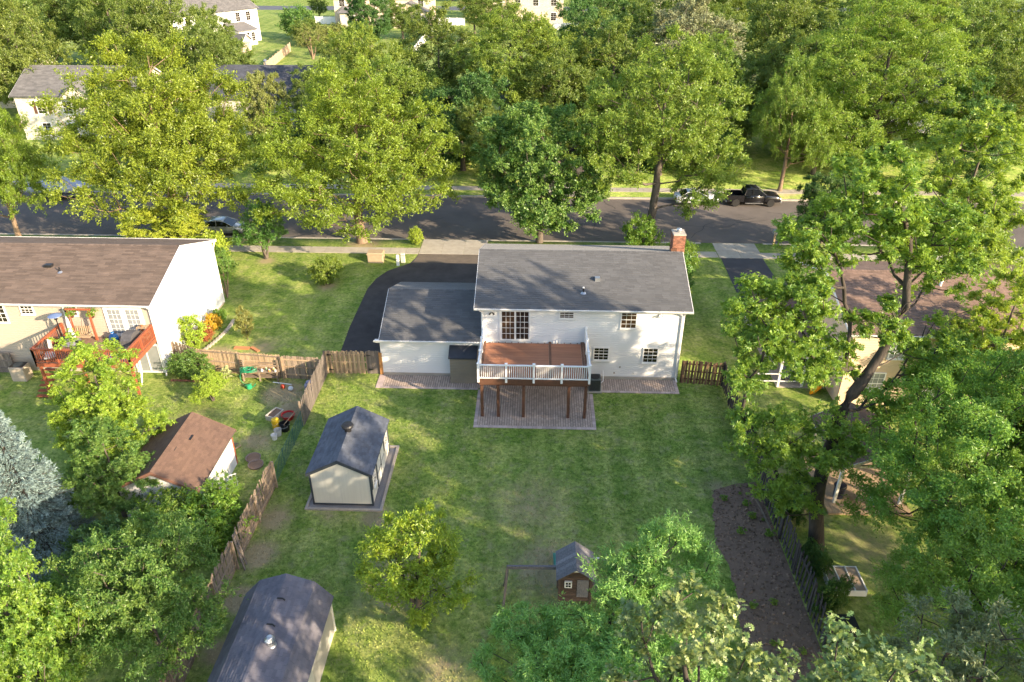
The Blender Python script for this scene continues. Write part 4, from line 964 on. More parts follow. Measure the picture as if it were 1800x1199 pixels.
MB().box(-26.55,-25.85,38.85,39.15,dz+0.17,dz+0.25).build('upper_fold', MATS['tarp_blue'], TP)
BX=thing('clutter_shelf','brown cluttered plant shelf on the red deck by the french door corner','shelf',(-25.4,41.1,dz))
for k in range(3): MB().box(-25.75,-25.1,40.9,41.35,dz+0.3+k*0.35,dz+0.33+k*0.35).build('shelf_board', tan_wood, BX)
for (sx,sy) in ((-25.72,40.93),(-25.13,40.93),(-25.72,41.32),(-25.13,41.32)): MB().box(sx-0.02,sx+0.02,sy-0.02,sy+0.02,dz,dz+1.1).build('upright', tan_wood, BX)
for k in range(5): MB().lathe([(0.06,0),(0.09,0.14)],8,(-25.65+k*0.12,41.1+0.1*(k%2),dz+0.33+0.35*(k%3))).build('flower_pot', M('terracotta',(0.42,0.16,0.08),None,4,0.8), BX)
# gray cabinet (air conditioner) at its wall and standing lamp
CB=thing('beige_ac_unit','beige square air conditioner cabinet on the grass below the left house wall','air conditioner',(-34.2,40.6,0))
MB().bev(-34.75,-33.75,40.2,41.0,0.0,1.05,0.05).build('cabinet', M('beige_metal',(0.46,0.38,0.30),None,3,0.5), CB)
MB().box(-34.68,-33.82,40.27,40.93,1.05,1.09).build('top_grille', black_metal, CB)
MB().lathe([(0.30,0),(0.28,0.03)],18,(-34.25,40.6,1.09)).build('fan_guard', ac_m, CB)
WU=thing('white_umbrella_stand','rolled white umbrella leaning by the lower patio door of the beige house','umbrella',(-25.9,40.2,0))
MB().tube([(-25.9,40.1,0.0),(-25.85,40.3,1.0),(-25.8,40.4,2.1)],[0.03,0.11,0.05],9).build('canopy', MATS['canvas_white'], WU)
MB().tube([(-25.92,40.05,-0.0),(-25.78,40.43,2.35)],0.018,6).build('pole', galv, WU)
# hanging baskets under the eave
HB=[]
for i,(hx,lab) in enumerate(((-29.95,'hanging fern basket beside the square window of the beige house'),(-28.6,'hanging fern basket beside the french doors of the beige house'))):
    HP=thing('hanging_basket',lab,'hanging plant',(hx,41.25,4.35))
    MB().lathe([(0.08,0),(0.17,0.16),(0.18,0.18)],12,(hx,41.25,4.35)).build('pot', brown_paint, HP)
    for a in range(3): MB().tube([(hx+0.17*math.cos(a*2.09),41.25+0.17*math.sin(a*2.09),4.52),(hx,41.25,4.98)],0.006,4).build('hanger', black_metal, HP)
    HB.append((HP,hx))

# ------------------------------------------------------------------ clutter in the left yard
PB=thing('potting_bench','weathered wooden potting bench with shelves against the sunlit fence','bench',(-18.2,40.9,0))
for k in range(4): MB().box(-19.35,-16.95,40.72+k*0.13,40.84+k*0.13,0.72,0.755).build('top_board', old_wood, PB)
for k in range(4): MB().box(-19.35,-18.25,41.16,41.19,0.85+k*0.15,0.94+k*0.15).build('back_slat', tan_wood, PB)
for k in range(2): MB().box(-18.3,-17.0,41.15,41.19,0.95+k*0.22,1.03+k*0.22).build('back_slat', old_wood, PB)
MB().box(-19.3,-17.0,40.74,41.2,0.30,0.33).build('lower_shelf', old_wood, PB)
for (x,y) in ((-19.3,40.76),(-17.0,40.76),(-19.3,41.15),(-17.0,41.15),(-18.2,40.76)): MB().box(x-0.04,x+0.04,y-0.04,y+0.04,0,0.72 if y<41 else 1.45).build('leg', old_wood, PB)
items=[(-18.0,40.85,'white_jar',(0.75,0.75,0.72),0.08,0.16,'white plastic jar on the potting bench beside the hose'),(-17.75,41.0,'green_bottle',(0.25,0.42,0.22),0.05,0.22,'pale green bottle on the potting bench'),(-17.5,40.85,'orange_pot',(0.62,0.30,0.10),0.10,0.14,'orange clay pot on the potting bench'),(-17.25,41.0,'yellow_jug',(0.68,0.55,0.16),0.09,0.18,'yellow jug at the end of the potting bench'),(-17.1,40.82,'gray_can',(0.45,0.46,0.48),0.08,0.15,'gray metal can at the corner of the potting bench')]
for (x,y,nm,c,r_,h_,lab) in items:
    P_=thing(nm,lab,'container',(x,y,0.755)); mt=M(nm,c,None,4,0.5)
    MB().lathe([(r_*0.85,0),(r_,h_*0.2),(r_,h_*0.7),(r_*0.5,h_*0.9),(r_*0.5,h_)],12,(x,y,0.755)).build('body', mt, P_)
    MB().lathe([(r_*0.55,0),(r_*0.55,h_*0.12)],10,(x,y,0.755+h_)).build('lid', white_trim, P_)
HS=thing('garden_hose','coiled green garden hose heaped on the end of the potting bench','hose',(-19.0,40.8,0.75))
hm=M('hose_green',(0.02,0.30,0.14),(0.015,0.22,0.10),4,0.4)
hr=random.Random(4)
for loop in range(9):
    cx_=-18.95+hr.uniform(-0.16,0.16); cy_=40.82+hr.uniform(-0.08,0.08); r_=hr.uniform(0.24,0.42); tx=hr.uniform(-0.3,0.3); ty=hr.uniform(-0.35,0.35); z0=0.80+loop*0.018; ph=hr.uniform(0,6.28)
    pts=[(cx_+r_*1.2*math.cos(ph+t*0.42),cy_+r_*0.75*math.sin(ph+t*0.42),max(0.78,z0+r_*(tx*math.cos(ph+t*0.42)+ty*math.sin(ph+t*0.42)))) for t in range(15)]
    MB().tube(pts,0.020,6).build('coil', hm, HS)
MB().tube([(-19.3,40.6,0.80),(-19.42,40.55,0.55),(-19.40,40.50,0.2),(-19.2,40.42,0.03),(-18.9,40.3,0.03),(-18.7,40.45,0.03)],0.020,6).build('tail', hm, HS)
GC=thing('green_watering_can','bright green plastic watering can on the grass below the bench','watering can',(-18.65,39.9,0))
MB().lathe([(0.16,0),(0.18,0.05),(0.16,0.26),(0.10,0.30)],14,(-18.65,39.9,0)).build('body', M('toy_green',(0.03,0.36,0.16),None,4,0.4), GC)
MB().tube([(-18.5,39.9,0.08),(-18.3,39.92,0.2),(-18.2,39.93,0.36)],[0.04,0.03,0.025],8).build('spout', MATS['toy_green'], GC)
MB().tube([(-18.78,39.9,0.28),(-18.92,39.9,0.24),(-18.85,39.9,0.08)],0.018,6).build('handle', MATS['toy_green'], GC)
def ball(name,lab,x,y,r_,c):
    B_=thing(name,lab,'ball',(x,y,0)); m_=M(name,c,None,4,0.4)
    MB().lathe([(r_*math.sin(t*math.pi/8)+0.001,r_-r_*math.cos(t*math.pi/8)) for t in range(9)],16,(x,y,0)).build('shell', m_, B_,smooth=True)
    MB().tube([(x+r_*1.005*math.cos(t*0.3142*2),y+r_*1.005*math.sin(t*0.3142*2),r_) for t in range(11)],0.006,4).build('seam', black_plastic, B_)
ball('red_ball','small red ball lying on bare grass in the left yard',-16.45,40.0,0.15,(0.60,0.07,0.03)); ball('white_ball','white ball lying beside the small red ball',-15.85,39.75,0.17,(0.74,0.76,0.76))
WP=thing('white_pipe','long white pipe lying on the ground beside the potting bench','pipe',(-16.6,40.55,0)); MB().tube([(-17.3,40.62,0.05),(-16.0,40.4,0.04)],0.035,8).build('tube', white_trim, WP); MB().lathe([(0.05,0),(0.05,0.05)],8,(-16.0,40.4,0.0)).build('end_cap', galv, WP)
JB=thing('folded_stroller','gray and blue folded pushchair hung against the picket fence','pushchair',(-14.35,39.0,0))
MB().bev(-14.6,-14.1,38.75,39.4,0.55,1.15,0.12).build('seat', M('gray_cloth',(0.36,0.33,0.42),(0.24,0.22,0.30),6,0.9,bump=0.5,bscale=9), JB)
for (a,b) in (((-14.55,38.7,0.0),(-14.2,39.3,1.35)),((-14.25,39.4,0.0),(-14.45,38.8,1.3))): MB().tube([a,b],0.02,6).build('frame_tube', M('blue_tube',(0.05,0.14,0.30),None,3,0.4), JB)
for y in (38.7,39.35): MB().tube([(-14.45,y,0.10),(-14.40,y,0.10)],0.10,12).build('wheel', black_plastic, JB)
PX=thing('planter_box','white planter box filled with dark soil beside the red tub','planter',(-15.95,36.8,0),rz=R(-22))
for (a,b,c,d_) in ((-0.32,0.32,-0.5,-0.44),(-0.32,0.32,0.44,0.5),(-0.32,-0.26,-0.44,0.44),(0.26,0.32,-0.44,0.44)): MB().box(a,b,c,d_,0,0.36).build('side_board', M('pale_board',(0.52,0.47,0.40),None,4,0.8), PX)
MB().box(-0.26,0.26,-0.44,0.44,0.02,0.29).build('soil', soil, PX)
RT=thing('red_tub','round red plastic tub with soil inside beside the planter box','tub',(-15.1,36.7,0))
MB().lathe([(0.30,0),(0.40,0.30),(0.43,0.32),(0.40,0.33),(0.36,0.30),(0.34,0.22)],20,(-15.1,36.7,0)).build('rim', M('red_plastic',(0.48,0.02,0.02),None,4,0.35), RT)
MB().lathe([(0.02,0.225),(0.35,0.23)],18,(-15.1,36.7,0)).build('soil', soil, RT)
def bucket(name,lab,x,y,r_,h_,c,open_=True):
    B_=thing(name,lab,'bucket',(x,y,0)); m_=M(name,c,tuple(v*0.8 for v in c),4,0.45)
    if open_: MB().lathe([(r_*0.8,0),(r_,h_),(r_*1.05,h_),(r_*1.05,h_-0.03),(r_*0.93,h_-0.01),(r_*0.75,0.04)],18,(x,y,0)).build('shell', m_, B_)
    else: MB().lathe([(r_*0.82,0),(r_,h_),(r_*0.9,h_+0.1),(r_*0.3,h_+0.16)],18,(x,y,0)).build('shell', m_, B_)
    MB().tube([(x-r_,y,h_*0.9),(x-r_*0.6,y-r_*0.9,h_*0.75),(x,y-r_*1.15,h_*0.68),(x+r_*0.6,y-r_*0.9,h_*0.75),(x+r_,y,h_*0.9)],0.008,5).build('handle', galv, B_)
bucket('yellow_bin','yellow rounded bin standing between planter box and black tub',-15.5,35.6,0.24,0.62,(0.72,0.46,0.02),False)
bucket('black_tub','square looking black tub beside the yellow bin',-14.92,35.5,0.30,0.52,(0.012,0.012,0.014))
bucket('clear_bucket','translucent gray bucket beside the black tub',-15.2,35.0,0.22,0.42,(0.50,0.50,0.48))
bucket('white_bucket','small white bucket with green sprigs in front of the yellow bin',-15.3,34.6,0.18,0.34,(0.74,0.74,0.72))
RK=thing('garden_rake','garden rake leaning from the black tub to the picket fence','rake',(-14.6,35.9,0)); MB().beam((-14.95,35.4,0.45),(-14.1,37.0,1.1),0.035,0.035).build('handle', tan_wood, RK)
MB().beam((-15.1,35.5,0.42),(-14.8,35.3,0.42),0.04,0.03).build('head', black_metal, RK)
for i,(x,y) in enumerate(((-15.95,32.75),(-15.6,32.15))):
    PR=thing('planter_ring','round brown planter ring lying on the ground '+('nearer the white trellis shed corner' if i==0 else 'nearer the picket fence end'),'planter',(x,y,0))
    MB().lathe([(0.40,0),(0.42,0.12),(0.44,0.13),(0.40,0.13),(0.36,0.06)],20,(x,y,0)).build('rim', M('dark_pot',(0.22,0.165,0.14),None,4,0.7), PR)
    MB().lathe([(0.02,0.085),(0.37,0.09)],18,(x,y,0)).build('soil', soil, PR)
LU=thing('lumber_pile','small pile of old gray lumber behind the rusty roofed shed','lumber',(-17.9,33.6,0))
for k in range(7): MB().beam((-18.9+k*0.24,33.0+0.05*k,0.05+0.04*(k%3)),(-18.4+k*0.22,34.6-0.12*k,0.06+0.05*(k%2)),0.11,0.045).build('plank', gray_wood if k%2 else tan_wood, LU)
OB=thing('orange_boards','two orange wooden boards lying on the lawn behind the sunlit fence','boards',(-20.5,44.9,0))
MB().beam((-21.5,45.0,0.06),(-20.4,44.95,0.06),0.30,0.10).build('board', M('orange_wood',(0.52,0.22,0.10),None,4,0.8), OB); MB().beam((-20.3,45.1,0.06),(-19.6,44.55,0.06),0.24,0.10).build('board', MATS['orange_wood'], OB)
# bed edging stones by the gable
ES=thing('bed_edging','row of pale edging stones round the flower bed at the white gable','edging',(-23.6,46,0))
for k in range(17):
    t=k/16; x=-23.9+0.9*math.sin(t*1.9); y=43.4+t*5.6
    MB().bev(x-0.13,x+0.13,y-0.15,y+0.15,0,0.12,0.03).build('stone', concrete, ES)
RB=thing('brick_edging','low red brick edging in front of the bush at the beige house','edging',(-22.8,40.6,0))
for k in range(13): MB().bev(-24.2+k*0.24,-23.98+k*0.24,40.55,40.67,0,0.11,0.012).build('brick', brick_m, RB)

# ------------------------------------------------------------------ utility boxes by the street
UB=thing('transformer_box','tan utility transformer box on the lawn beside the sidewalk','utility box',(-14.3,60.6,0))
MB().bev(-15.0,-13.6,60.2,61.1,0,0.95,0.05).build('cabinet', M('utility_tan',(0.44,0.33,0.215),None,3,0.6), UB); MB().box(-15.04,-13.56,60.16,61.14,0.78,0.84).build('lid_rim', MATS['utility_tan'], UB)
U2=thing('white_pedestal','slim white cable pedestal beside the tan utility box','pedestal',(-12.2,59.8,0)); MB().bev(-12.33,-12.07,59.7,59.92,0,1.0,0.04).build('housing', white_trim, U2); MB().box(-12.35,-12.05,59.68,59.94,0.62,0.68).build('band', galv, U2)
U3=thing('cream_pedestal','wide cream cable pedestal nearest the asphalt driveway','pedestal',(-11.85,60.4,0)); MB().bev(-12.05,-11.65,60.3,60.55,0,0.9,0.04).build('housing', M('cream_plastic',(0.66,0.62,0.50),None,3,0.5), U3); MB().box(-12.07,-11.63,60.28,60.57,0.7,0.75).build('band', galv, U3)
MBX=thing('mailbox','wooden post mailbox on the verge beside the concrete apron across from the pickup','mailbox',(22.3,65.6,0))
MB().box(22.22,22.38,65.52,65.68,0,1.15).build('post', tan_wood, MBX); MB().bev(22.08,22.52,65.4,66.0,1.15,1.5,0.06).build('box', M('mailbox_gray',(0.35,0.33,0.31),None,4,0.5), MBX); MB().box(22.53,22.55,65.5,65.56,1.25,1.5).build('flag', redc, MBX)
# ------------------------------------------------------------------ house on the right, seen through the big tree
RHS=thing('right_house','peach sided house with reddish brown roof and side porch behind the big leaning tree','house',(25,44.5,0))
peach=M('peach_siding',(0.66,0.50,0.35),(0.60,0.45,0.315),0.8,0.65,contrast=0.9)
rx0,rx1,ry0,ry1=19.2,33.0,39.4,49.6
MB().prism([(ry0,0),(ry1,0),(ry1,5.2),(44.5,6.85),(ry0,5.2)],0,'x',rx0,rx1).build('wall', peach, RHS)
siding(RHS, wallframe((rx0,ry0,0),'-y'), lambda v:(0,rx1-rx0),0.2,5.1,peach)
siding(RHS, wallframe((rx0,ry1,0),'-x'), lambda v:(0,10.2) if v<5.2 else ((v-5.2)/1.65*5.1,10.2-(v-5.2)/1.65*5.1),0.2,6.6,peach)
_,rze,_,_,_,_=gable_roof(RHS,rx0,rx1,ry0,ry1,5.42,7.05,'x',0.4,0.35,slab_brown,sh_red,white_trim,seed=21)
gutter(RHS,rx0-0.35,rx1+0.35,ry0-0.41,rze,white_trim)
for (x,z,w,h) in ((20.75,0.95,0.95,1.45),(21.6,3.55,0.85,1.3),(24.3,0.9,1.0,1.4),(25.2,3.6,0.9,1.25)):
    window(RHS, wallframe((x,ry0,z),'-y'),w,h,3,4,white_trim,screen)
MB().box(23.2,23.8,ry0-0.3,ry0-0.02,1.6,2.5).build('awning', M('awning_gray',(0.25,0.26,0.27),None,3,0.7), RHS)
# side porch wing
pr_=MB().add([(15.95,41.2,2.72),(19.2,41.2,3.35),(19.2,50.7,3.35),(15.95,50.7,2.72),(15.95,41.2,2.60),(19.2,41.2,3.23),(19.2,50.7,3.23),(15.95,50.7,2.60)],[(0,1,2,3),(7,6,5,4),(0,4,5,1),(1,5,6,2),(2,6,7,3),(3,7,4,0)]).build('porch_roof', slab_brown, RHS)
A,F=shingle_plane((15.95,41.2,2.72),(0,1,0),(3.25,0,0.63),9.5,3.3,0.32,0.145,np.random.RandomState(22)); link('shingles',np_mesh('shingles',A-np.array(ORG[RHS.name]),F,sh_red),pr_,stuff=True)
MB().box(15.80,15.94,41.1,50.8,2.50,2.76).build('porch_fascia', white_trim, RHS)
MB().add([(15.9,41.05,2.5),(19.2,41.05,3.15),(19.2,41.05,3.38),(15.9,41.05,2.76),(15.9,41.18,2.5),(19.2,41.18,3.15),(19.2,41.18,3.38),(15.9,41.18,2.76)],[(0,1,2,3),(7,6,5,4),(0,4,5,1),(1,5,6,2),(2,6,7,3),(3,7,4,0)]).build('porch_fascia', white_trim, RHS)
for (x,y) in ((16.05,41.3),(16.05,44.4),(16.05,47.5),(16.05,50.5),(17.6,41.3)): MB().box(x-0.07,x+0.07,y-0.07,y+0.07,0,2.52 if x<17 else 2.85).build('porch_post', white_trim, RHS)
for z in (0.45,1.0): MB().box(14.6,17.5,41.24,41.30,z,z+0.06).build('porch_rail', white_trim, RHS)
MB().box(16.0,19.1,41.2,50.6,0.0,0.06).build('porch_floor', concrete, RHS)
# chimney-like white pipe on roof
MB().lathe([(0.08,0),(0.08,0.5),(0.12,0.52),(0.1,0.62)],10,(25.6,43.2,6.45)).build('vent_pipe', white_trim, RHS)
KY=thing('orange_kayak','bright orange plastic kayak leaning upright by the right house porch','kayak',(18.4,40.6,0))
om=M('orange_plastic',(0.80,0.33,0.01),(0.7,0.26,0.01),3,0.4)
MB().tube([(17.85,40.35,0.12),(18.05,40.45,0.35),(18.35,40.6,0.62),(18.65,40.75,0.88),(18.85,40.85,1.05)],[0.05,0.2,0.27,0.2,0.05],12).build('hull', om, KY,smooth=True)
MB().tube([(18.25,40.42,0.75),(18.45,40.52,0.92)],[0.13,0.13],10).build('cockpit', black_plastic, KY)
MB().tube([(18.7,40.85,0.0),(18.5,40.7,0.55)],0.03,6).build('stand', black_metal, KY)
BQ=thing('porch_grill','dark covered grill on the right house porch behind the white rail','grill',(16.9,42.0,0.06)); MB().bev(16.5,17.4,41.7,42.3,0.4,1.15,0.12).build('hood', M('grill_blue_gray',(0.13,0.15,0.20),None,3,0.4), BQ)
for x in (16.6,17.3): MB().box(x-0.04,x+0.04,41.8,42.2,0.06,0.4).build('leg', black_metal, BQ)
# ------------------------------------------------------------------ gazebo in the right yard
GZ=thing('garden_pavilion','open garden pavilion with brown gable roof and white posts under the right trees','pavilion',(17.6,32,0))
gable_roof(GZ,15.9,19.4,30.1,34.3,2.68,3.5,'y',0.28,0.2,slab_brown,sh_rust,M('pale_trim',(0.60,0.58,0.52),None,3,0.7),seed=25,thick=0.1)
for (x,y) in ((15.95,30.15),(19.35,30.15),(15.95,34.2),(19.35,34.2)): MB().box(x-0.07,x+0.07,y-0.07,y+0.07,0.1,2.62).build('post', white_trim, GZ)
for k in range(16): MB().box(15.4+k*0.27,15.66+k*0.27,29.3,34.5,0.0,0.10).build('floor_board', tan_wood, GZ)
MB().box(15.9,19.4,30.1,30.2,2.45,2.62).build('beam', MATS['pale_trim'], GZ); MB().box(15.9,19.4,34.1,34.2,2.45,2.62).build('beam', MATS['pale_trim'], GZ)
TB=thing('trash_can','dark blue round trash can on the pavilion floor beside the corner post','trash can',(16.3,30.6,0.1)); MB().lathe([(0.24,0),(0.30,0.75),(0.32,0.76),(0.28,0.84),(0.08,0.9)],16,(16.3,30.6,0.1)).build('bin', M('navy_plastic',(0.02,0.025,0.05),None,3,0.4), TB); MB().lathe([(0.33,0.74),(0.33,0.79)],16,(16.3,30.6,0.1)).build('lid_rim', black_plastic, TB)
TQ=thing('teal_tote','teal plastic tote on the pavilion floor','tote',(18.0,30.1,0.1)); MB().bev(17.75,18.25,29.95,30.3,0.1,0.38,0.03).build('box', teal, TQ); MB().box(17.72,18.28,29.92,30.33,0.38,0.42).build('lid', white_trim, TQ)
CF=thing('cold_frame','tan panelled cold frame with white bars on the ground right of the dark fence','cold frame',(14.6,24.7,0))
for k in range(3): MB().box(13.8+k*0.52,14.28+k*0.52,24.05,25.4,0.30,0.33).build('panel', M('tan_panel',(0.40,0.30,0.21),(0.30,0.22,0.155),4,0.6,objr=0.15), CF)
for k in range(4): MB().box(13.74+k*0.52,13.79+k*0.52,24.0,25.45,0.0,0.37).build('frame_bar', white_trim, CF)
for y in (23.97,25.43): MB().box(13.74,15.35,y,y+0.04,0.0,0.34).build('frame_bar', white_trim, CF)
KB=thing('compost_bin','tall black compost bin standing behind the dark fence','bin',(13.35,21.5,0)); MB().bev(12.95,13.75,21.1,21.9,0,1.1,0.06).build('body', black_plastic, KB); MB().bev(12.9,13.8,21.05,21.95,1.1,1.2,0.05).build('lid', black_plastic, KB)

# ------------------------------------------------------------------ vehicles
tyre_m=M('tyre',(0.018,0.018,0.019),None,8,0.85); rim_m=M('alloy_rim',(0.62,0.62,0.64),None,5,0.3,metal=0.9)
car_glass=M('car_glass',(0.012,0.014,0.018),None,2,0.05,spec=0.8); lampw=M('lamp_clear',(0.7,0.7,0.7),None,3,0.1); lampr=M('lamp_red',(0.35,0.01,0.01),None,3,0.2)
def loft(mb, rings, cap=True):
    n=len(rings[0]); pts=sum(rings,[]); fs=[]
    for i in range(len(rings)-1):
        for k in range(n): fs.append((i*n+k,i*n+(k+1)%n,(i+1)*n+(k+1)%n,(i+1)*n+k))
    if cap: fs.append(tuple(range(n-1,-1,-1))); fs.append(tuple((len(rings)-1)*n+k for k in range(n)))
    return mb.add(pts,fs)
def body_ring(x,zb,zt,w): 
    zm=zb+(zt-zb)*0.55
    return [(x,-w*0.86,zb),(x,-w*0.98,zb+0.1),(x,-w,zm),(x,-w*0.96,zt-0.07),(x,-w*0.88,zt),(x,w*0.88,zt),(x,w*0.96,zt-0.07),(x,w,zm),(x,w*0.98,zb+0.1),(x,w*0.86,zb)]
def wheel(par,x,y,r_,w_):
    xf=T(Vector((x,y,r_)))@Matrix.Rotation(R(90),4,'X')
    t=MB(xf).lathe([(r_*0.62,-w_/2),(r_*0.95,-w_/2),(r_,-w_*0.3),(r_,w_*0.3),(r_*0.95,w_/2),(r_*0.62,w_/2)],20).build('wheel', tyre_m, par)
    s=1 if y<0 else -1
    MB(xf).lathe([(0.02,0.0),(r_*0.60,0.0)] if False else [(r_*0.62,-w_*0.42),(r_*0.60,-w_*0.46),(r_*0.60,w_*0.46),(r_*0.62,w_*0.42)],18).build('rim_ring', rim_m, t)
    sp=MB(xf)
    for k in range(6):
        a=k*math.pi/3
        for e in (-1,1): sp.beam((0,0,e*w_*0.44),(math.cos(a)*r_*0.6,math.sin(a)*r_*0.6,e*w_*0.44),r_*0.22,0.02)
    sp.build('rim', rim_m, t)
def sedan(label,loc,rz,paint,suv=False,group=None):
    c=thing('parked_car',label,'car',loc,group,rz=rz,local=True)
    h=0.28 if suv else 0.0
    b=MB(); loft(b,[body_ring(x,zb,zt,w) for (x,zb,zt,w) in ((-2.32,0.42,0.78+h*.5,0.72),(-2.22,0.3,0.95+h*.6,0.84),(-1.6,0.22,1.00+h*.7,0.90),(-0.6,0.2,0.97+h*.7,0.91),(0.6,0.2,0.95+h*.7,0.91),(1.2,0.22,0.92+h*.6,0.90),(1.9,0.24,0.80+h*.5,0.86),(2.25,0.30,0.66+h*.4,0.76),(2.36,0.38,0.55+h*.3,0.60))])
    b.build('body', paint, c, smooth=True)
    def cr(x,z0,z1,w0,w1): return [(x,-w0,z0),(x,-w1,z1-0.05),(x,-w1*0.9,z1),(x,w1*0.9,z1),(x,w1,z1-0.05),(x,w0,z0)]
    st=((-2.0 if suv else -1.75,0.95,1.02+h*.7),(-1.75 if suv else -1.1,0.95,1.40+h),(-0.3,0.95,1.46+h),(0.25,0.95,1.40+h),(1.15,0.9,0.95+h*.6))
    g=MB(); loft(g,[cr(x,z0+h*.5,z1,0.84,0.80 if z1<1.2 else 0.66) for (x,z0,z1) in st]); g.build('glasshouse', car_glass, c, smooth=False)
    rf_=MB(); loft(rf_,[[(x,-w,z),(x,-w*0.7,z+0.03),(x,w*0.7,z+0.03),(x,w,z),(x,w,z-0.03),(x,-w,z-0.03)] for (x,z,w) in ((st[1][0],1.41+h,0.62),(-0.6,1.455+h,0.64),(-0.1,1.45+h,0.64),(0.28,1.405+h,0.61))]); rf_.build('roof_panel', paint, c, smooth=True)
    for s in (-1,1):
        MB().tube([(st[0][0],s*0.82,1.0+h*.6),(st[1][0],s*0.67,1.39+h),(-0.3,s*0.67,1.45+h),(0.25,s*0.67,1.39+h),(1.15,s*0.83,0.97+h*.5)],0.03,6).build('pillar', paint, c)
        MB().beam((-0.42,s*0.845,0.98+h*.6),(-0.42,s*0.68,1.44+h),0.07,0.03,up=(0,1,0)).build('door_pillar', paint, c)
        MB().tube([(0.75,s*0.86,1.0+h*.6),(0.72,s*1.0,1.03+h*.6)],[0.03,0.09],8).build('mirror', paint, c)
        MB().bev(2.16,2.33,s*0.66-0.14,s*0.66+0.14,0.52+h*.4,0.66+h*.4,0.03).build('headlight', lampw, c)
        MB().bev(-2.33,-2.2,s*0.66-0.14,s*0.66+0.14,0.68+h*.4,0.84+h*.4,0.03).build('taillight', lampr, c)
        for x in (-1.38,1.42): wheel(c,x,s*0.82,0.34,0.22)
    MB().bev(2.3,2.39,-0.5,0.5,0.28,0.45,0.02).build('bumper', black_plastic, c)
    return c
silver=M('paint_silver',(0.52,0.54,0.56),None,1,0.25,metal=0.5,spec=0.6); white_p=M('paint_white',(0.72,0.73,0.74),None,1,0.25,spec=0.6); black_p=M('paint_black',(0.012,0.012,0.014),None,1,0.15,spec=0.7)
sedan('silver sedan parked at the kerb behind the round bushes', (-30.6,67.35,-0.146), 0.02, silver)
sedan('pale silver car parked in front of the black pickup truck tail', (17.2,77.6,-0.146), R(0), white_p)
sedan('dark sport utility vehicle parked on the far street beyond the houses', (2.0,266,0.006), R(0), M('paint_slate',(0.10,0.11,0.13),None,1,0.3), suv=True)
# black crew cab pickup, nose to the right
PT_=thing('pickup_truck','black crew cab pickup truck parked at the far kerb','pickup truck',(23.2,77.55,-0.146),rz=R(0.01),local=True)
b=MB(); loft(b,[body_ring(x,zb,zt,w) for (x,zb,zt,w) in ((0.95,0.45,1.22,0.96),(1.25,0.42,1.22,0.97),(2.2,0.42,1.17,0.95),(2.65,0.45,1.05,0.88),(2.82,0.5,0.92,0.78))]); b.build('hood', black_p, PT_, smooth=True)
b=MB(); loft(b,[body_ring(x,0.42,1.25,0.97) for x in (-1.05,0.0,0.95)]); b.build('cab_body', black_p, PT_, smooth=True)
g_=MB(); loft(g_,[[(x,-0.9,1.22),(x,-w,z-0.06),(x,-w*0.9,z),(x,w*0.9,z),(x,w,z-0.06),(x,0.9,1.22)] for (x,z,w) in ((-1.08,1.30,0.86),(-0.90,1.86,0.74),(-0.2,1.90,0.75),(0.35,1.86,0.74),(1.2,1.26,0.86))]); g_.build('glasshouse', car_glass, PT_)
rp=MB(); loft(rp,[[(x,-w,z),(x,-w*0.7,z+0.035),(x,w*0.7,z+0.035),(x,w,z),(x,w,z-0.04),(x,-w,z-0.04)] for (x,z,w) in ((-0.92,1.87,0.72),(-0.2,1.91,0.74),(0.4,1.86,0.71))]); rp.build('roof_panel', black_p, PT_, smooth=True)
bw=MB(); bw.box(-2.85,-1.1,-0.96,-0.86,0.5,1.22).box(-2.85,-1.1,0.86,0.96,0.5,1.22).box(-2.85,-2.77,-0.86,0.86,0.5,1.22).box(-1.18,-1.1,-0.86,0.86,0.5,1.22).box(-2.77,-1.18,-0.86,0.86,0.55,0.62); bw.build('cargo_bed', black_p, PT_)
for s in (-1,1):
    for (x0,x1) in ((-0.32,-0.24),): MB().beam((-0.28,s*0.915,1.24),(-0.28,s*0.765,1.88),0.09,0.03,up=(0,1,0)).build('door_pillar', black_p, PT_)
    MB().tube([(-1.08,s*0.89,1.26),(-0.92,s*0.76,1.84),(-0.2,s*0.77,1.89),(0.35,s*0.76,1.85),(1.2,s*0.88,1.26)],0.035,6).build('pillar', black_p, PT_)
    MB().tube([(0.85,s*0.92,1.25),(0.82,s*1.1,1.30)],[0.03,0.11],8).build('mirror', black_p, PT_)
    MB().bev(2.62,2.82,s*0.70-0.12,s*0.70+0.12,0.75,0.95,0.03).build('headlight', lampw, PT_)
    MB().box(-2.875,-2.852,s*0.86-0.08,s*0.86+0.08,0.8,1.15).build('taillight', lampr, PT_)
    MB().box(-0.95,0.95,s*0.93-0.08,s*0.93+0.08,0.36,0.41).build('running_board', galv, PT_)
    for x in (-1.95,1.75): wheel(PT_,x,s*0.86,0.41,0.27)
    MB().box(-0.25,-0.12,s*0.98-0.012,s*0.98+0.012,1.02,1.06).build('door_handle', galv, PT_)
    MB().box(0.55,0.68,s*0.98-0.012,s*0.98+0.012,1.02,1.06).build('door_handle', galv, PT_)
MB().bev(2.78,2.92,-0.85,0.85,0.42,0.62,0.03).build('bumper', galv, PT_); MB().bev(-2.98,-2.86,-0.85,0.85,0.45,0.62,0.03).build('bumper', galv, PT_)
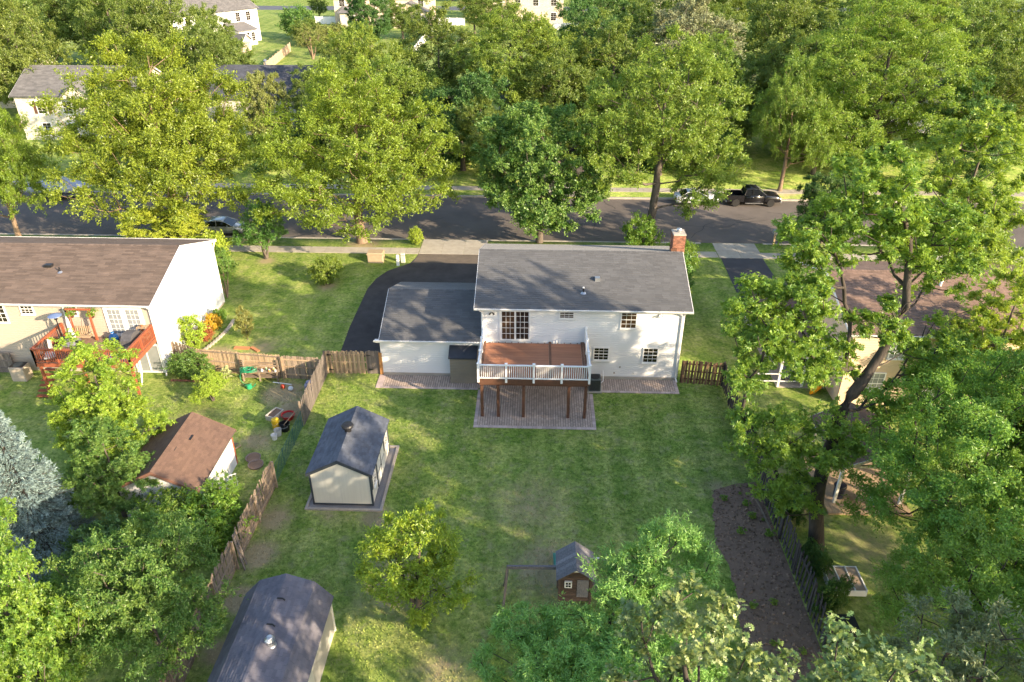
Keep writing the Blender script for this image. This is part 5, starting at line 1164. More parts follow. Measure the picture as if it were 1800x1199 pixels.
# covered boat on tandem trailer at the far kerb, left
BT=thing('covered_boat','pale covered boat on a tandem axle trailer parked at the far kerb','boat',(-52.3,76.9,-0.146),rz=R(1.0),local=True)
hullm=M('boat_white',(0.60,0.61,0.63),(0.52,0.53,0.55),2,0.35); covm=M('boat_cover',(0.46,0.48,0.54),(0.34,0.36,0.42),2.5,0.85,bump=0.5,bscale=4)
b=MB(); loft(b,[[(x,-w,1.55),(x,-w*0.95,1.0),(x,-w*0.4,zk),(x,0,zk-0.12),(x,w*0.4,zk),(x,w*0.95,1.0),(x,w,1.55)] for (x,w,zk) in ((-3.2,1.10,0.65),(-1,1.2,0.62),(1.2,1.12,0.65),(2.4,0.75,0.85),(3.3,0.12,1.25))]); b.build('hull', hullm, BT, smooth=True)
b=MB(); loft(b,[[(x,-w,1.56),(x,-w*0.6,1.56+h*0.7),(x,0,1.56+h),(x,w*0.6,1.56+h*0.7),(x,w,1.56)] for (x,w,h) in ((-3.2,1.10,0.25),(-1.5,1.2,0.5),(0.2,1.15,0.95),(1.2,1.12,0.55),(2.4,0.75,0.2),(3.3,0.12,0.05))]); b.build('cover', covm, BT)
MB().beam((-3.0,-0.75,0.52),(3.0,-0.55,0.52),0.08,0.12).build('trailer_rail', galv, BT); MB().beam((-3.0,0.75,0.52),(3.0,0.55,0.52),0.08,0.12).build('trailer_rail', galv, BT); MB().beam((3.0,0,0.5),(4.2,0,0.48),0.08,0.12).build('tongue', galv, BT)
for x in (-0.75,0.05):
    for s in (-1,1): wheel(BT,x,s*0.95,0.33,0.2)
for s in (-1,1): MB().bev(-1.15,0.45,s*0.95-0.13,s*0.95+0.13,0.68,0.74,0.02).build('fender', black_metal, BT)

# ------------------------------------------------------------------ houses across the street and beyond
def bg_house(label, loc, rz, w, d, ze, zr, wallm, roofm, wins, axis='x', fine=True, ex=0.2, tw=0.6):
    """front faces local -y; wins: (x, z, w, h, wall) on '-y' or '+x'"""
    o=thing('far_house',label,'house',(loc[0],loc[1],0),rz=rz,local=True)
    if axis=='x': MB().prism([(0,0),(d,0),(d,ze-0.15),(d/2,zr-0.2),(0,ze-0.15)],0,'x',-w/2,w/2).build('wall', wallm, o)
    else: MB().prism([(-w/2,0),(w/2,0),(w/2,ze-0.15),(0,zr-0.2),(-w/2,ze-0.15)],0,'y',0,d).build('wall', wallm, o)
    gable_roof(o,-w/2,w/2,0,d,ze,zr,axis,0.4,0.35,slab_gray,roofm,white_trim,tw=tw,ex=ex,seed=int(abs(loc[0])*7)%99,fine=fine)
    siding(o, wallframe((-w/2,0,0),'-y'), lambda v:(0,w), 0.2, ze-0.2, wallm, step=0.18)
    for (x,z,ww,h,fc) in wins:
        xf_=wallframe((x,-0.01,z),'-y') if fc=='-y' else wallframe((w/2+0.01,x,z),'+x')
        window(o,xf_,ww,h,2,4,white_trim,glass,fw=0.12,proud=0.05,sill=False)
    return o
sh_far=M('shingle_far_gray',(0.175,0.165,0.16),(0.12,0.115,0.115),1,0.95,island=0.2); sh_dark=M('shingle_dark_blue',(0.075,0.080,0.10),(0.05,0.054,0.07),1,0.95,island=0.2)
cream_w=M('cream_far_wall',(0.66,0.60,0.50),None,1,0.7); warm_w=M('warm_far_wall',(0.70,0.56,0.44),None,1,0.7)
h=bg_house('two storey cream house with gray hipped gable across the street at the left', (-62,100), 0, 17, 10.5, 6.1, 8.9, cream_w, sh_far, [(-5.6,3.6,1.1,1.6,'-y'),(-2.0,3.6,1.1,1.6,'-y'),(1.5,3.6,1.1,1.6,'-y'),(4.8,3.6,1.1,1.6,'-y'),(-5.6,0.7,1.1,1.6,'-y'),(-2.0,0.7,1.1,1.6,'-y'),(4.8,0.7,1.1,1.6,'-y')])
for x in (-6.15,-4.2): MB().box(x,x+0.42,-0.08,-0.035,3.55,5.2).build('shutter', brown_paint, h)
MB().prism([(-1.6,5.7),(3.0,5.7),(0.7,7.6)],0,'y',-0.9,3.2).build('front_gable', cream_w, h)
for s in (-1,1): MB().beam((0.7+s*2.6,1.2,5.62),(0.7,1.2,7.75),4.6,0.10,up=(0,1,0)).build('gable_roof_slope', sh_far, h) if False else MB().add([(0.7,-1.2,7.78),(0.7,3.6,7.78),(0.7+s*2.7,3.6,5.55),(0.7+s*2.7,-1.2,5.55),(0.7,-1.2,7.66),(0.7,3.6,7.66),(0.7+s*2.7,3.6,5.43),(0.7+s*2.7,-1.2,5.43)],[(0,1,2,3),(7,6,5,4),(0,4,5,1),(1,5,6,2),(2,6,7,3),(3,7,4,0)]).build('gable_roof_slope', sh_far, h)
h=bg_house('house with dark gray roof and white bay windows across the street behind the round tree', (-37.3,103), 0, 17, 10.5, 5.4, 8.6, cream_w, sh_dark, [(-3.2,0.6,0.9,1.5,'-y'),(-1.6,0.6,0.9,1.5,'-y'),(2.6,0.6,0.9,1.5,'-y'),(4.6,0.6,0.9,1.5,'-y'),(7,0.6,0.9,1.5,'-y')])
for x in (-3.75,-0.45): MB().box(x,x+0.40,-0.08,-0.035,0.5,2.2).build('shutter', white_trim, h)
MB().box(1.6,8.2,-1.9,-0.02,2.5,2.7).build('porch_roof', white_trim, h)
for x in (1.8,3.9,6.0,8.0): MB().box(x-0.09,x+0.09,-1.85,-1.67,0,2.5).build('porch_post', white_trim, h)
MB().lathe([(0.14,0),(0.14,0.6),(0.28,0.66),(0.1,0.85)],12,(-1.2,5.4,8.5)).build('roof_vent', galv, h)
h=bg_house('house with dark navy shingle roof half hidden by trees at the far left', (-88,118), R(12), 16, 10, 4.6, 7.4, cream_w, sh_dark, [(-3,1.2,1.1,1.5,'-y'),(3,1.2,1.1,1.5,'-y')])
h=bg_house('tall white sided house with rear sunroom beyond the wooden fence', (-75,183), R(58), 24, 12, 7.6, 10.5, M('bright_white_wall',(0.78,0.77,0.75),None,1,0.7), sh_far, [(x,z,1.2,1.9,'-y') for z in (1.0,4.9) for x in (-8,-4.5,-1,5.5,8.5)])
sr=MB().prism([(-4.5,0),(0,0),(0,3.4),(-4.5,3.4)],0,'x',2.2,7.2).build('sunroom_wall', MATS['bright_white_wall'], h)
MB().prism([(-5.0,3.3),(0.0,4.6),(0.0,4.75),(-5.0,3.45)],0,'x',1.8,7.6).build('sunroom_roof', sh_far, h)
for x in (2.7,4.2,5.7): window(h, wallframe((x,-4.51,0.9),'-y'),0.95,1.9,2,4,white_trim,glass,fw=0.1,sill=False)
h=bg_house('large beige two storey house with gabled sunroom in the distance', (-43.5,222), R(2), 27, 12, 7.0, 10.2, warm_w, sh_far, [(x,4.9,1.5,1.7,'-y') for x in (-12,-8,-1.5,1.8,9.8)]+[(-12,1.0,1.5,2.0,'-y')])
MB().prism([(3.4,0),(12.6,0),(12.6,4.0),(8.0,6.2),(3.4,4.0)],0,'y',-5.5,-0.02).build('sunroom_wall', warm_w, h)
for s in (-1,1): MB().add([(8.0,-6.0,6.45),(8.0,0,6.45),(8.0+s*5.2,0,3.95),(8.0+s*5.2,-6.0,3.95),(8.0,-6.0,6.3),(8.0,0,6.3),(8.0+s*5.2,0,3.8),(8.0+s*5.2,-6.0,3.8)],[(0,1,2,3),(7,6,5,4),(0,4,5,1),(1,5,6,2),(2,6,7,3),(3,7,4,0)]).build('sunroom_roof', sh_far, h)
window(h, wallframe((4.6,-5.51,1.4),'-y'),2.2,2.6,3,4,white_trim,glass,fw=0.15,sill=False); window(h, wallframe((9.6,-5.51,1.4),'-y'),1.4,2.2,2,4,white_trim,glass,fw=0.15,sill=False)
MB().prism([(-11.5,0),(-5.2,0),(-5.2,3.6),(-11.5,3.6)],0,'y',-3.0,-0.02).build('bay_wall', cream_w, h); MB().add([(-12,-3.6,3.5),(-4.8,-3.6,3.5),(-5.6,-0.02,5.0),(-11.2,-0.02,5.0)],[(0,1,2,3)]).build('bay_roof', sh_far, h)
window(h, wallframe((-9.2,-3.01,0.9),'-y'),1.6,2.0,2,4,white_trim,glass,fw=0.15,sill=False)
h=bg_house('second beige house with pale windows in the distance beyond the yellow green trees', (-6,226), R(0), 25, 11, 7.0, 10.0, warm_w, sh_far, [(x,4.8,1.5,1.7,'-y') for x in (-10,-6,-1,4,9)]+[(x,1.0,1.5,2.0,'-y') for x in (-10,-4,2,9)])
h=bg_house('white house with dark gray gable at the far right edge behind trees', (90,140), R(-25), 16, 11, 5.5, 8.8, MATS['bright_white_wall'], sh_dark, [(-4,3,1.3,1.6,'-y'),(2,3,1.3,1.6,'-y')], axis='y')
h=bg_house('pale house glimpsed through the trees beyond the pickup truck', (48,108), R(0), 18, 10, 5.2, 7.8, M('bluish_wall',(0.52,0.52,0.55),None,1,0.7), sh_far, [(x,1.0,1.2,1.5,'-y') for x in (-6,-2,3,6.5)])
h=bg_house('brown shaded house behind the dark trees across the street', (6,104), R(0), 22, 10, 4.0, 6.6, M('brick_far_wall',(0.34,0.20,0.14),None,1,0.8), sh_dark, [(x,0.9,1.2,1.5,'-y') for x in (-8,-4,3,7)])
h=bg_house('low pink gray garage behind the tall white house', (-69.5,173), R(-3), 7, 5, 2.6, 3.9, M('pinkish_wall',(0.55,0.43,0.38),None,1,0.8), sh_far, [], fine=False)
# wooden privacy fence and white vinyl fences in the distance: panel by panel
def panel_fence(label,p,q,hgt,mat,n,cat='fence'):
    p=Vector((*p,0));q=Vector((*q,0)); o=thing('privacy_fence',label,cat,tuple((p+q)/2)); d=(q-p)/n; u=d.normalized()
    for k in range(n):
        a=p+d*k; MB().beam(a+u*0.08+Vector((0,0,hgt/2)),a+d-u*0.08+Vector((0,0,hgt/2)),0.06,hgt*0.94).build('panel', mat, o)
        MB().box(a.x-0.08,a.x+0.08,a.y-0.08,a.y+0.08,0,hgt+0.1).build('post', mat, o)
    MB().box(q.x-0.08,q.x+0.08,q.y-0.08,q.y+0.08,0,hgt+0.1).build('post', mat, o)
panel_fence('tan wooden privacy fence between the far back yards',(-53.5,150),(-56.3,176),1.9,M('far_tan_fence',(0.50,0.37,0.25),(0.40,0.29,0.2),2,0.9),10)
panel_fence('short white vinyl fence joining the large beige house',(-63.5,224.5),(-57.2,224.5),2.0,vinyl_white,3)
panel_fence('white vinyl fence right of the large beige house',(-29.5,223),(-21,222.5),2.0,vinyl_white,4)
panel_fence('sunlit white vinyl fence running towards the street from the large beige house',(-28.6,221),(-27.2,168),2.0,vinyl_white,16)
panel_fence('white vinyl fence beside the second beige house under the tall trees',(3.5,213),(17,213),2.0,vinyl_white,5)
# ------------------------------------------------------------------ trees
bark = M('bark_gray', (0.165,0.135,0.108), (0.075,0.060,0.050), 7, 0.95, bump=0.9, bscale=18, stretch=(1,1,0.25))
bark_w = M('bark_warm', (0.290,0.205,0.140), (0.150,0.105,0.075), 7, 0.95, bump=0.9, bscale=18, stretch=(1,1,0.25))
bark_d = M('bark_dark', (0.085,0.068,0.055), (0.035,0.029,0.025), 7, 0.95, bump=0.9, bscale=18, stretch=(1,1,0.25))
L_street = leafmat('leaf_street_yellow', (0.096,0.165,0.016), (0.170,0.245,0.026), (0.36,0.46,0.045), 0.42)
L_street2 = leafmat('leaf_street_green', (0.090,0.165,0.026), (0.175,0.245,0.036), (0.28,0.41,0.05), 0.40)
L_deep = leafmat('leaf_maple_deep', (0.055,0.140,0.030), (0.130,0.220,0.045), (0.17,0.34,0.05), 0.36)
L_gum = leafmat('leaf_sweetgum', (0.070,0.160,0.025), (0.180,0.270,0.035), (0.28,0.44,0.045), 0.42)
L_gumy = leafmat('leaf_sweetgum_yellow', (0.125,0.220,0.025), (0.255,0.340,0.038), (0.38,0.52,0.05), 0.42)
L_locust = leafmat('leaf_locust', (0.088,0.195,0.034), (0.165,0.285,0.050), (0.27,0.48,0.06), 0.40)
L_willow = leafmat('leaf_willow_oak', (0.175,0.330,0.090), (0.275,0.430,0.130), (0.24,0.40,0.07), 0.38)
L_oak = leafmat('leaf_red_oak', (0.068,0.130,0.040), (0.185,0.230,0.078), (0.22,0.33,0.08), 0.28, gloss=0.38, gmix=0.05)
L_grayoak = leafmat('leaf_gray_green', (0.085,0.125,0.060), (0.140,0.180,0.095), (0.22,0.29,0.11), 0.28)
L_spruce = leafmat('needle_blue_spruce', (0.100,0.155,0.160), (0.210,0.300,0.325), (0.30,0.35,0.36), 0.15)
L_dark = leafmat('leaf_dark_green', (0.042,0.105,0.026), (0.090,0.165,0.040), (0.13,0.25,0.04), 0.34)
L_bg = leafmat('leaf_background', (0.078,0.130,0.026), (0.140,0.195,0.040), (0.24,0.36,0.05), 0.40)
L_bgy = leafmat('leaf_background_olive', (0.140,0.180,0.045), (0.225,0.250,0.080), (0.30,0.34,0.07), 0.38)
L_silver = leafmat('leaf_silver_poplar', (0.150,0.180,0.090), (0.235,0.265,0.160), (0.35,0.36,0.2), 0.28)
L_red = leafmat('leaf_red_shrub', (0.240,0.070,0.030), (0.330,0.110,0.050), (0.35,0.10,0.04), 0.3)
L_gold = leafmat('leaf_gold_shrub', (0.380,0.260,0.020), (0.480,0.380,0.030), (0.5,0.4,0.04), 0.3)
L_lime = leafmat('leaf_lime', (0.200,0.300,0.030), (0.330,0.420,0.060), (0.42,0.54,0.06), 0.36)

def leaf_arrays(P, D, N, L, W, shape, rs):
    """P base, D axis, N normal (unit), L length, W width -> V, F(tri)"""
    n = len(P); S = np.cross(N, D); S /= (np.linalg.norm(S, axis=1, keepdims=True)+1e-9)
    N = np.cross(D, S); L = L[:, None]; W = W[:, None]
    if shape == 'kite':
        f = 0.22*W
        V = np.stack([P, P+D*L*0.45-S*W*0.5+N*f, P+D*L-N*L*0.08, P+D*L*0.45+S*W*0.5+N*f], 1)
        F = np.array([[0,2,1],[0,3,2]])
    elif shape == 'palm':
        vs = [P]
        for a, k in ((0.0,1.0),(0.95,0.85),(-0.95,0.85)):
            d = D*math.cos(a) + S*math.sin(a); s = S*math.cos(a) - D*math.sin(a)
            vs += [P+d*L*k*0.45-s*W*0.22+N*W*0.05, P+d*L*k-N*L*0.10, P+d*L*k*0.45+s*W*0.22+N*W*0.05]
        V = np.stack(vs, 1); F = np.array([[0,2,1],[0,3,2],[0,5,4],[0,6,5],[0,8,7],[0,9,8]])
    else:  # lobed oak blade
        prof = [(0.16,0.06),(0.30,0.34),(0.38,0.10),(0.55,0.46),(0.62,0.13),(0.80,0.34),(0.84,0.10)]
        vs = [P, P+D*L*0.35, P+D*L*0.62, P+D*L-N*L*0.14]
        for sg in (-1, 1):
            for (x, y) in prof: vs.append(P + D*L*x + S*W*(sg*y) + N*W*(0.18*y) - N*L*(0.12*x*x))
        V = np.stack(vs, 1)
        F = []
        for o, fl in ((4, 0), (11, 1)):
            t = [(0,o,1),(o,o+1,o+2),(o,o+2,1),(1,o+2,2),(o+2,o+3,o+4),(o+2,o+4,2),(2,o+4,o+6),(o+4,o+5,o+6),(2,o+6,3)]
            F += [x if fl else x[::-1] for x in t]
        F = np.array(F)
    k = V.shape[1]
    return V.reshape(-1, 3), (np.arange(n)*k)[:, None, None] + F[None]

def unit(a): return a/(np.linalg.norm(a, axis=-1, keepdims=True)+1e-9)
def make_tree(name, seed, lobes, trunk, r0, ncl, rc, twigs, per, L, W, leaf, barkm, shape='kite', up=0.45, droop=0.0, shell=0.42, mind=0.75, flat=0.8, sag=0.06, nup=0.9, tipr=0.018, spread=1.0, stems=None, bare=0):
    """lobes: crown ellipsoids (x,y,z,rx,ry,rz); trunk: polyline; returns (wood mesh, leaf mesh)"""
    rs = np.random.RandomState(seed); lobes = np.array(lobes, float)
    vol = lobes[:,3]*lobes[:,4]*lobes[:,5]; pr_ = vol/vol.sum()
    C = []; O = []
    tries = 0; dmin = rc*mind
    while len(C) < ncl and tries < ncl*60:
        tries += 1
        if tries % (ncl*12) == 0: dmin *= 0.85
        b = lobes[rs.choice(len(lobes), p=pr_)]
        d = unit(rs.normal(size=3)); r = rs.uniform(0.12, 1)**shell
        c = b[:3] + d*r*b[3:]*rs.uniform(0.9, 1.06)
        if c[2] < 0.25*rc: continue
        if C and np.min(np.sum((np.array(C)-c)**2, 1)) < dmin*dmin: continue
        C.append(c); O.append(d)
    C = np.array(C); O = np.array(O)
    # skeleton: attach clumps to the nearest good node
    nodes = []; par = []; plen = []; chains = []
    def addchain(pts, parent):
        ids = [] if parent is None else [parent]
        for p in pts:
            nodes.append(np.array(p, float)); par.append(parent)
            plen.append(0 if parent is None else plen[parent] + np.linalg.norm(nodes[-1]-nodes[parent])); parent = len(nodes)-1; ids.append(parent)
        chains.append(ids); return ids
    for st in (stems or [trunk]):
        tp = [np.array(st[0], float)]
        for a, b in zip(st[:-1], st[1:]):
            a = np.array(a, float); b = np.array(b, float); m = max(1, int(np.linalg.norm(b-a)/0.7))
            for k in range(1, m+1): tp.append(a + (b-a)*k/m + (rs.normal(size=3)*0.03 if k < m else 0))
        addchain(tp, None)
    zmin = min(trunk[0][2] + 0.25*(lobes[:,2].min()-trunk[0][2]), lobes[:,2].min())
    tN = len(nodes)
    order = np.argsort(np.min(np.linalg.norm(C[:, None]-np.array(nodes)[None, ::2], axis=2), 1))
    for i in order:
        c = C[i]; A = np.array(nodes); dist = np.linalg.norm(A-c, axis=1)
        cost = dist + 0.30*np.array(plen) + 2.2*np.maximum(0, A[:,2]-c[2]+0.15*dist) + np.where(A[:,2] < zmin*0.6, 6.0, 0.0)
        j = int(np.argmin(cost)); p = A[j]; v = c-p; Ln = np.linalg.norm(v)
        m = max(2, min(6, int(Ln/0.7)))
        pts = []
        for k in range(1, m+1):
            t = k/m; q = p + v*t; q[2] += -sag*Ln*math.sin(math.pi*t)*(1 if v[2] > -0.2 else -1)
            if k < m: q = q + rs.normal(size=3)*0.05*Ln/m*1.6
            pts.append(q)
        addchain(pts, j)
    # extra bare limbs poking out
    for _ in range(bare):
        j = rs.randint(tN, len(nodes)); d = unit(rs.normal(size=3)+np.array([0,0,0.5])); p = nodes[j]
        addchain([p+d*0.5+rs.normal(size=3)*.05, p+d*1.1+rs.normal(size=3)*.12, p+d*1.7+rs.normal(size=3)*.2], j)
    n = len(nodes); cnt = np.zeros(n)
    child = np.zeros(n, bool)
    for i in range(n):
        if par[i] is not None: child[par[i]] = True
    for i in range(n-1, -1, -1):
        if not child[i]: cnt[i] += 1
        if par[i] is not None: cnt[par[i]] += cnt[i]
    rad = tipr*cnt**0.60
    k0 = r0/max(rad[0], 1e-6); A = np.array(nodes)
    rad = tipr + (rad-tipr)*((r0-tipr)/max(rad[0]-tipr, 1e-6))
    mb = MB()
    for ci, ids in enumerate(chains):
        if len(ids) < 2: continue
        rr = [float(rad[i]) for i in ids]
        if ci >= len(stems or [0]): rr[0] = min(rr[0], rr[1]*1.25)
        else:
            for q in range(min(3, len(rr))): rr[q] *= (1.45, 1.15, 1.05)[q]
        mb.tube([A[i] for i in ids], rr, 9 if ci < len(stems or [0]) else (6 if rr[0] > 0.05 else 4), cap=False)
    wood = bpy.data.meshes.new(name+'_wood'); wood.from_pydata(mb.v, [], mb.f); wood.materials.append(barkm)
    wood.polygons.foreach_set('use_smooth', [True]*len(wood.polygons)); wood.update()
    # leaves: twigs radiate from each clump, leaves along each twig
    m = len(C); nt = m*twigs
    ctr = lobes[:, :3].mean(0)
    out = unit(C - ctr)*0.6 + O*0.4
    td = unit(np.repeat(out, twigs, 0)*0.55*spread + rs.normal(size=(nt,3))*0.75 + np.array([0,0,up]))
    csz = np.repeat(rs.uniform(0.55, 1.40, m), twigs)
    tl = rc*rs.uniform(0.45, 1.05, nt)*csz
    tb = np.repeat(C, twigs, 0)
    fl = np.array([1,1,flat])
    nl = nt*per; t = rs.uniform(0.25, 1.05, nl)
    d0 = np.repeat(td, per, 0); l0 = np.repeat(tl, per)
    P = np.repeat(tb, per, 0) + d0*fl*(l0*t)[:, None] - np.array([0,0,1.0])*(droop*l0*t*t)[:, None] + rs.normal(size=(nl,3))*rc*0.085
    D = unit(d0*0.55 + rs.normal(size=(nl,3))*0.62 - np.array([0,0,1.0])*(0.10+droop*0.6))
    N = unit(np.array([0,0,1.0])*nup + np.repeat(np.repeat(out, twigs, 0), per, 0)*0.5 + rs.normal(size=(nl,3))*0.45)
    P[:, 2] = np.maximum(P[:, 2], 0.06)
    ll = L*rs.uniform(0.5, 1.4, nl); ww = W*rs.uniform(0.7, 1.2, nl)
    V, F = leaf_arrays(P, D, N, ll, ww, shape, rs)
    lm = np_mesh(name+'_leaves', V, F.reshape(-1, 3), leaf)
    return wood, lm

def plant(name, meshes, label, cat, loc, rz=0.0, sc=(1,1,1), group=None, leaf=None, crown='crown', stem='trunk'):
    o = thing(name, label, cat, loc, group, rz=R(rz), local=True)
    o.scale = sc if isinstance(sc, (tuple, list)) else (sc, sc, sc)
    link(stem, meshes[0], o); c = link(crown, meshes[1], o)
    if leaf is not None:
        c.material_slots[0].link = 'OBJECT'; c.material_slots[0].material = leaf
    return o

# prototypes ------------------------------------------------------
broad = [(0,0,9.6,6.6,6.6,3.6),(2.6,-2.2,7.2,4.6,4.6,2.8),(-3.2,-1.2,7.0,4.4,4.4,2.8),(0.4,2.6,7.6,4.6,4.4,2.8),(0.6,0.3,12.4,4.0,4.0,3.2),(-1.8,-4.0,5.0,4.0,3.0,1.9),(3.4,-3.4,5.2,3.4,2.8,1.8)]
P_A = make_tree('street_a', 11, broad, [(0,0,0),(0.1,0,2.6),(0.2,0.1,6.0),(0.0,0.2,10.5)], 0.34, 262, 1.25, 11, 34, 0.19, 0.115, L_street, bark_w, sag=0.05)
broad2 = [(0,0,8.4,7.2,6.4,3.6),(-3.6,-2.0,6.0,4.4,4.2,2.4),(3.8,-1.6,6.4,4.2,4.4,2.6),(0.0,-4.0,5.0,4.6,3.2,2.0),(0.5,1.0,11.2,4.4,4.4,3.0)]
P_B = make_tree('street_b', 12, broad2, [(0,0,0),(-0.1,0,2.2),(0.1,-0.1,5.0),(0.4,0.2,9.5)], 0.32, 235, 1.25, 11, 34, 0.19, 0.115, L_street, bark_w, sag=0.05)
P_deep = make_tree('deep_maple', 13, [(0,0,6.8,5.0,5.0,4.6),(0.6,-1.0,4.6,4.4,4.2,2.6),(-1.2,0.6,8.4,3.4,3.4,3.0)], [(0,0,0),(0.05,0,2.0),(0,0.1,6.0)], 0.22, 190, 0.95, 11, 32, 0.19, 0.145, L_deep, bark, shell=0.30, sag=0.03, up=0.25)
P_open = make_tree('open_limbed', 14, [(0,0,12.5,6.0,5.6,4.0),(-4.4,-1.5,8.5,3.6,3.2,2.4),(3.4,0.5,8.0,4.0,3.6,2.8),(0.5,0.5,16.0,3.4,3.4,2.8),(2.5,-2.0,5.6,3.0,2.6,1.8)], [(0,0,0),(0.05,0,4.2),(0.3,0.2,8.0),(0.2,0.2,14)], 0.33, 215, 1.15, 11, 34, 0.19, 0.115, L_street2, bark, sag=0.02, bare=8)
P_layer = make_tree('layered', 15, [(0,0,12.5,7.5,6.5,4.2),(-4.5,-2,8,5,4.5,3.0),(4.6,-2,8.4,5,4.5,3.0),(0.5,-3.5,5.6,7.0,4.0,2.0),(1.0,0.5,16.0,5.0,4.6,2.8)], [(0,0,0),(0.1,0,4.0),(0.2,0.1,9),(0.1,0.2,14)], 0.42, 260, 1.35, 13, 28, 0.20, 0.10, L_locust, bark_d, flat=0.5, droop=0.28, up=0.1, sag=0.02)
P_fine = make_tree('fine_canopy', 16, [(0,0,8.6,4.6,5.0,3.2),(1.0,-3.0,6.2,4.0,3.6,2.6),(-1.5,2.0,6.2,4.0,4.0,2.8),(2.5,1.5,10.0,3.2,3.4,2.4)], [(0,0,0),(0.2,0.1,3.0),(0.3,0.1,8.5)], 0.26, 260, 0.95, 12, 32, 0.135, 0.066, L_locust, bark_d, flat=0.65, droop=0.12, up=0.3)
P_willow = make_tree('willow_oak', 17, [(-2.6,1.5,4.9,1.3,1.0,0.7),(-3.3,0.3,4.6,1.2,1.1,0.7),(0,0.9,6.0,1.7,1.3,1.0),(2.2,2.2,7.9,1.5,1.3,1.0),(1.0,1.9,7.2,1.4,1.2,1.0),(-1.2,-0.9,5.4,1.8,1.6,1.1),(1.2,-1.5,6.4,2.0,1.8,1.3)], [(0,0,0),(0.1,0.1,3.0),(0.1,0.1,6.0)], 0.2, 200, 0.60, 12, 26, 0.165, 0.045, L_willow, bark_d, up=0.55, flat=0.85, nup=0.5)
P_oak = make_tree('red_oak', 18, [(0,0,13.2,1.9,1.9,2.0),(-0.9,-0.8,11.4,1.9,1.8,1.6),(1.2,-0.6,11.0,1.9,1.8,1.6)], [(0,0,0),(0.1,0,6),(0.0,0,13.0)], 0.22, 105, 0.50, 8, 13, 0.175, 0.145, L_oak, bark_d, shape='oak', up=0.5, droop=0.2, nup=0.6, mind=0.9)
P_gray = make_tree('gray_crown', 19, [(0,0,8.6,2.4,2.4,2.4),(1.6,-1.2,7.2,2.2,2.0,2.0),(-1.4,-0.6,6.4,2.2,2.0,2.0)], [(0,0,0),(0,0,4),(0,0,9)], 0.2, 130, 0.62, 11, 20, 0.16, 0.060, L_grayoak, bark_d, up=0.4, droop=0.15)
gum_tr = [(0,0,0),(-0.5,0.1,2.6),(-0.7,0.2,5.0),(-0.4,0.5,8.2),(0.8,0.9,10.9),(1.45,1.3,12.9),(1.1,1.7,15.5),(0.3,2.0,17.3)]
gum_lobes = [(-0.6,2,17.3,1.7,1.7,2.0),(0.8,2.0,15.9,1.6,1.5,1.6),(-2.6,1.5,15.6,1.5,1.4,1.4),(-4.6,0.5,12.6,1.6,1.4,1.6),(-3.0,1,13.4,1.7,1.5,1.4),(-5.0,0,10.6,1.0,0.9,1.1),(-3.0,0.3,11.2,1.5,1.3,1.2),(-3.8,-0.3,7.3,1.5,1.3,1.5),(-1.3,-0.5,7.2,1.7,1.4,1.2),(-2.3,-0.5,4.6,1.4,1.2,1.1),(3.4,2,10.2,1.3,1.3,1.4),(3.0,2.5,14.2,1.5,1.4,1.3),(0.6,1.2,12.2,1.5,1.3,0.9),(2.6,2.2,16.0,1.3,1.2,1.0),(1.6,0.8,8.6,1.2,1.1,0.9),(-1.1,1.0,10.6,1.5,1.4,1.1)]
P_gum = make_tree('big_gum', 20, gum_lobes, gum_tr, 0.33, 238, 0.78, 9, 24, 0.155, 0.155, L_gum, bark_d, shape='palm', up=0.45, shell=0.55, mind=0.85, bare=14, tipr=0.022)
P_gum2 = make_tree('gum', 21, [(0,0,6.2,2.2,2.2,3.2),(0.8,-0.6,3.6,2.6,2.4,2.0),(-0.9,0.5,3.8,2.4,2.2,2.0)], [(0,0,0),(0,0,3.0),(0.1,0,7.5)], 0.19, 118, 0.75, 9, 26, 0.145, 0.14, L_gumy, bark, shape='palm', up=0.5, shell=0.4)
P_yard = make_tree('yard_tree', 22, [(0,0,3.4,2.0,1.9,1.7),(0.7,-0.6,2.2,1.7,1.6,1.2),(-0.7,0.2,2.4,1.7,1.5,1.3)], [(0,0,0),(0.05,0,1.0),(0.1,0.05,3.4)], 0.09, 105, 0.52, 10, 15, 0.15, 0.070, L_gumy, bark, up=0.6, shell=0.5, stems=[[(0,0,0),(-0.4,0.1,1.5),(-0.7,0.2,3.0)],[(0.1,0,0),(0.2,-0.2,1.4),(0.4,-0.3,3.6)],[(0.05,0.1,0),(0.5,0.4,1.6),(0.9,0.5,2.6)]], tipr=0.01)
P_honey = make_tree('honey', 23, [(0,0,5.4,3.6,3.3,2.3),(1.8,-1.2,4.2,2.6,2.4,1.8),(-2.0,-0.6,4.0,2.6,2.6,1.9),(0.2,1.6,5.2,2.8,2.2,1.8)], [(0,0,0),(0.1,0,2.0),(0.2,0.1,5.0)], 0.17, 225, 0.70, 12, 28, 0.12, 0.068, L_locust, bark, up=0.4, droop=0.1)
P_bg1 = make_tree('bg1', 24, [(0,0,8.5,5.6,5.6,4.2),(1.5,-2.5,5.5,4.6,4,3.0),(-2.0,1,11.5,3.6,3.6,3.2)], [(0,0,0),(0,0,3.0),(0.2,0.1,9.5)], 0.3, 165, 1.35, 10, 26, 0.25, 0.155, L_bg, bark)
P_bg2 = make_tree('bg2', 25, [(0,0,9.5,4.4,4.4,5.4),(1.2,-1,6,4.2,4,3.4),(-0.8,0.6,13.5,2.6,2.6,3.2)], [(0,0,0),(0,0,3.0),(0.1,0.1,12)], 0.28, 165, 1.25, 10, 26, 0.24, 0.145, L_bg, bark)
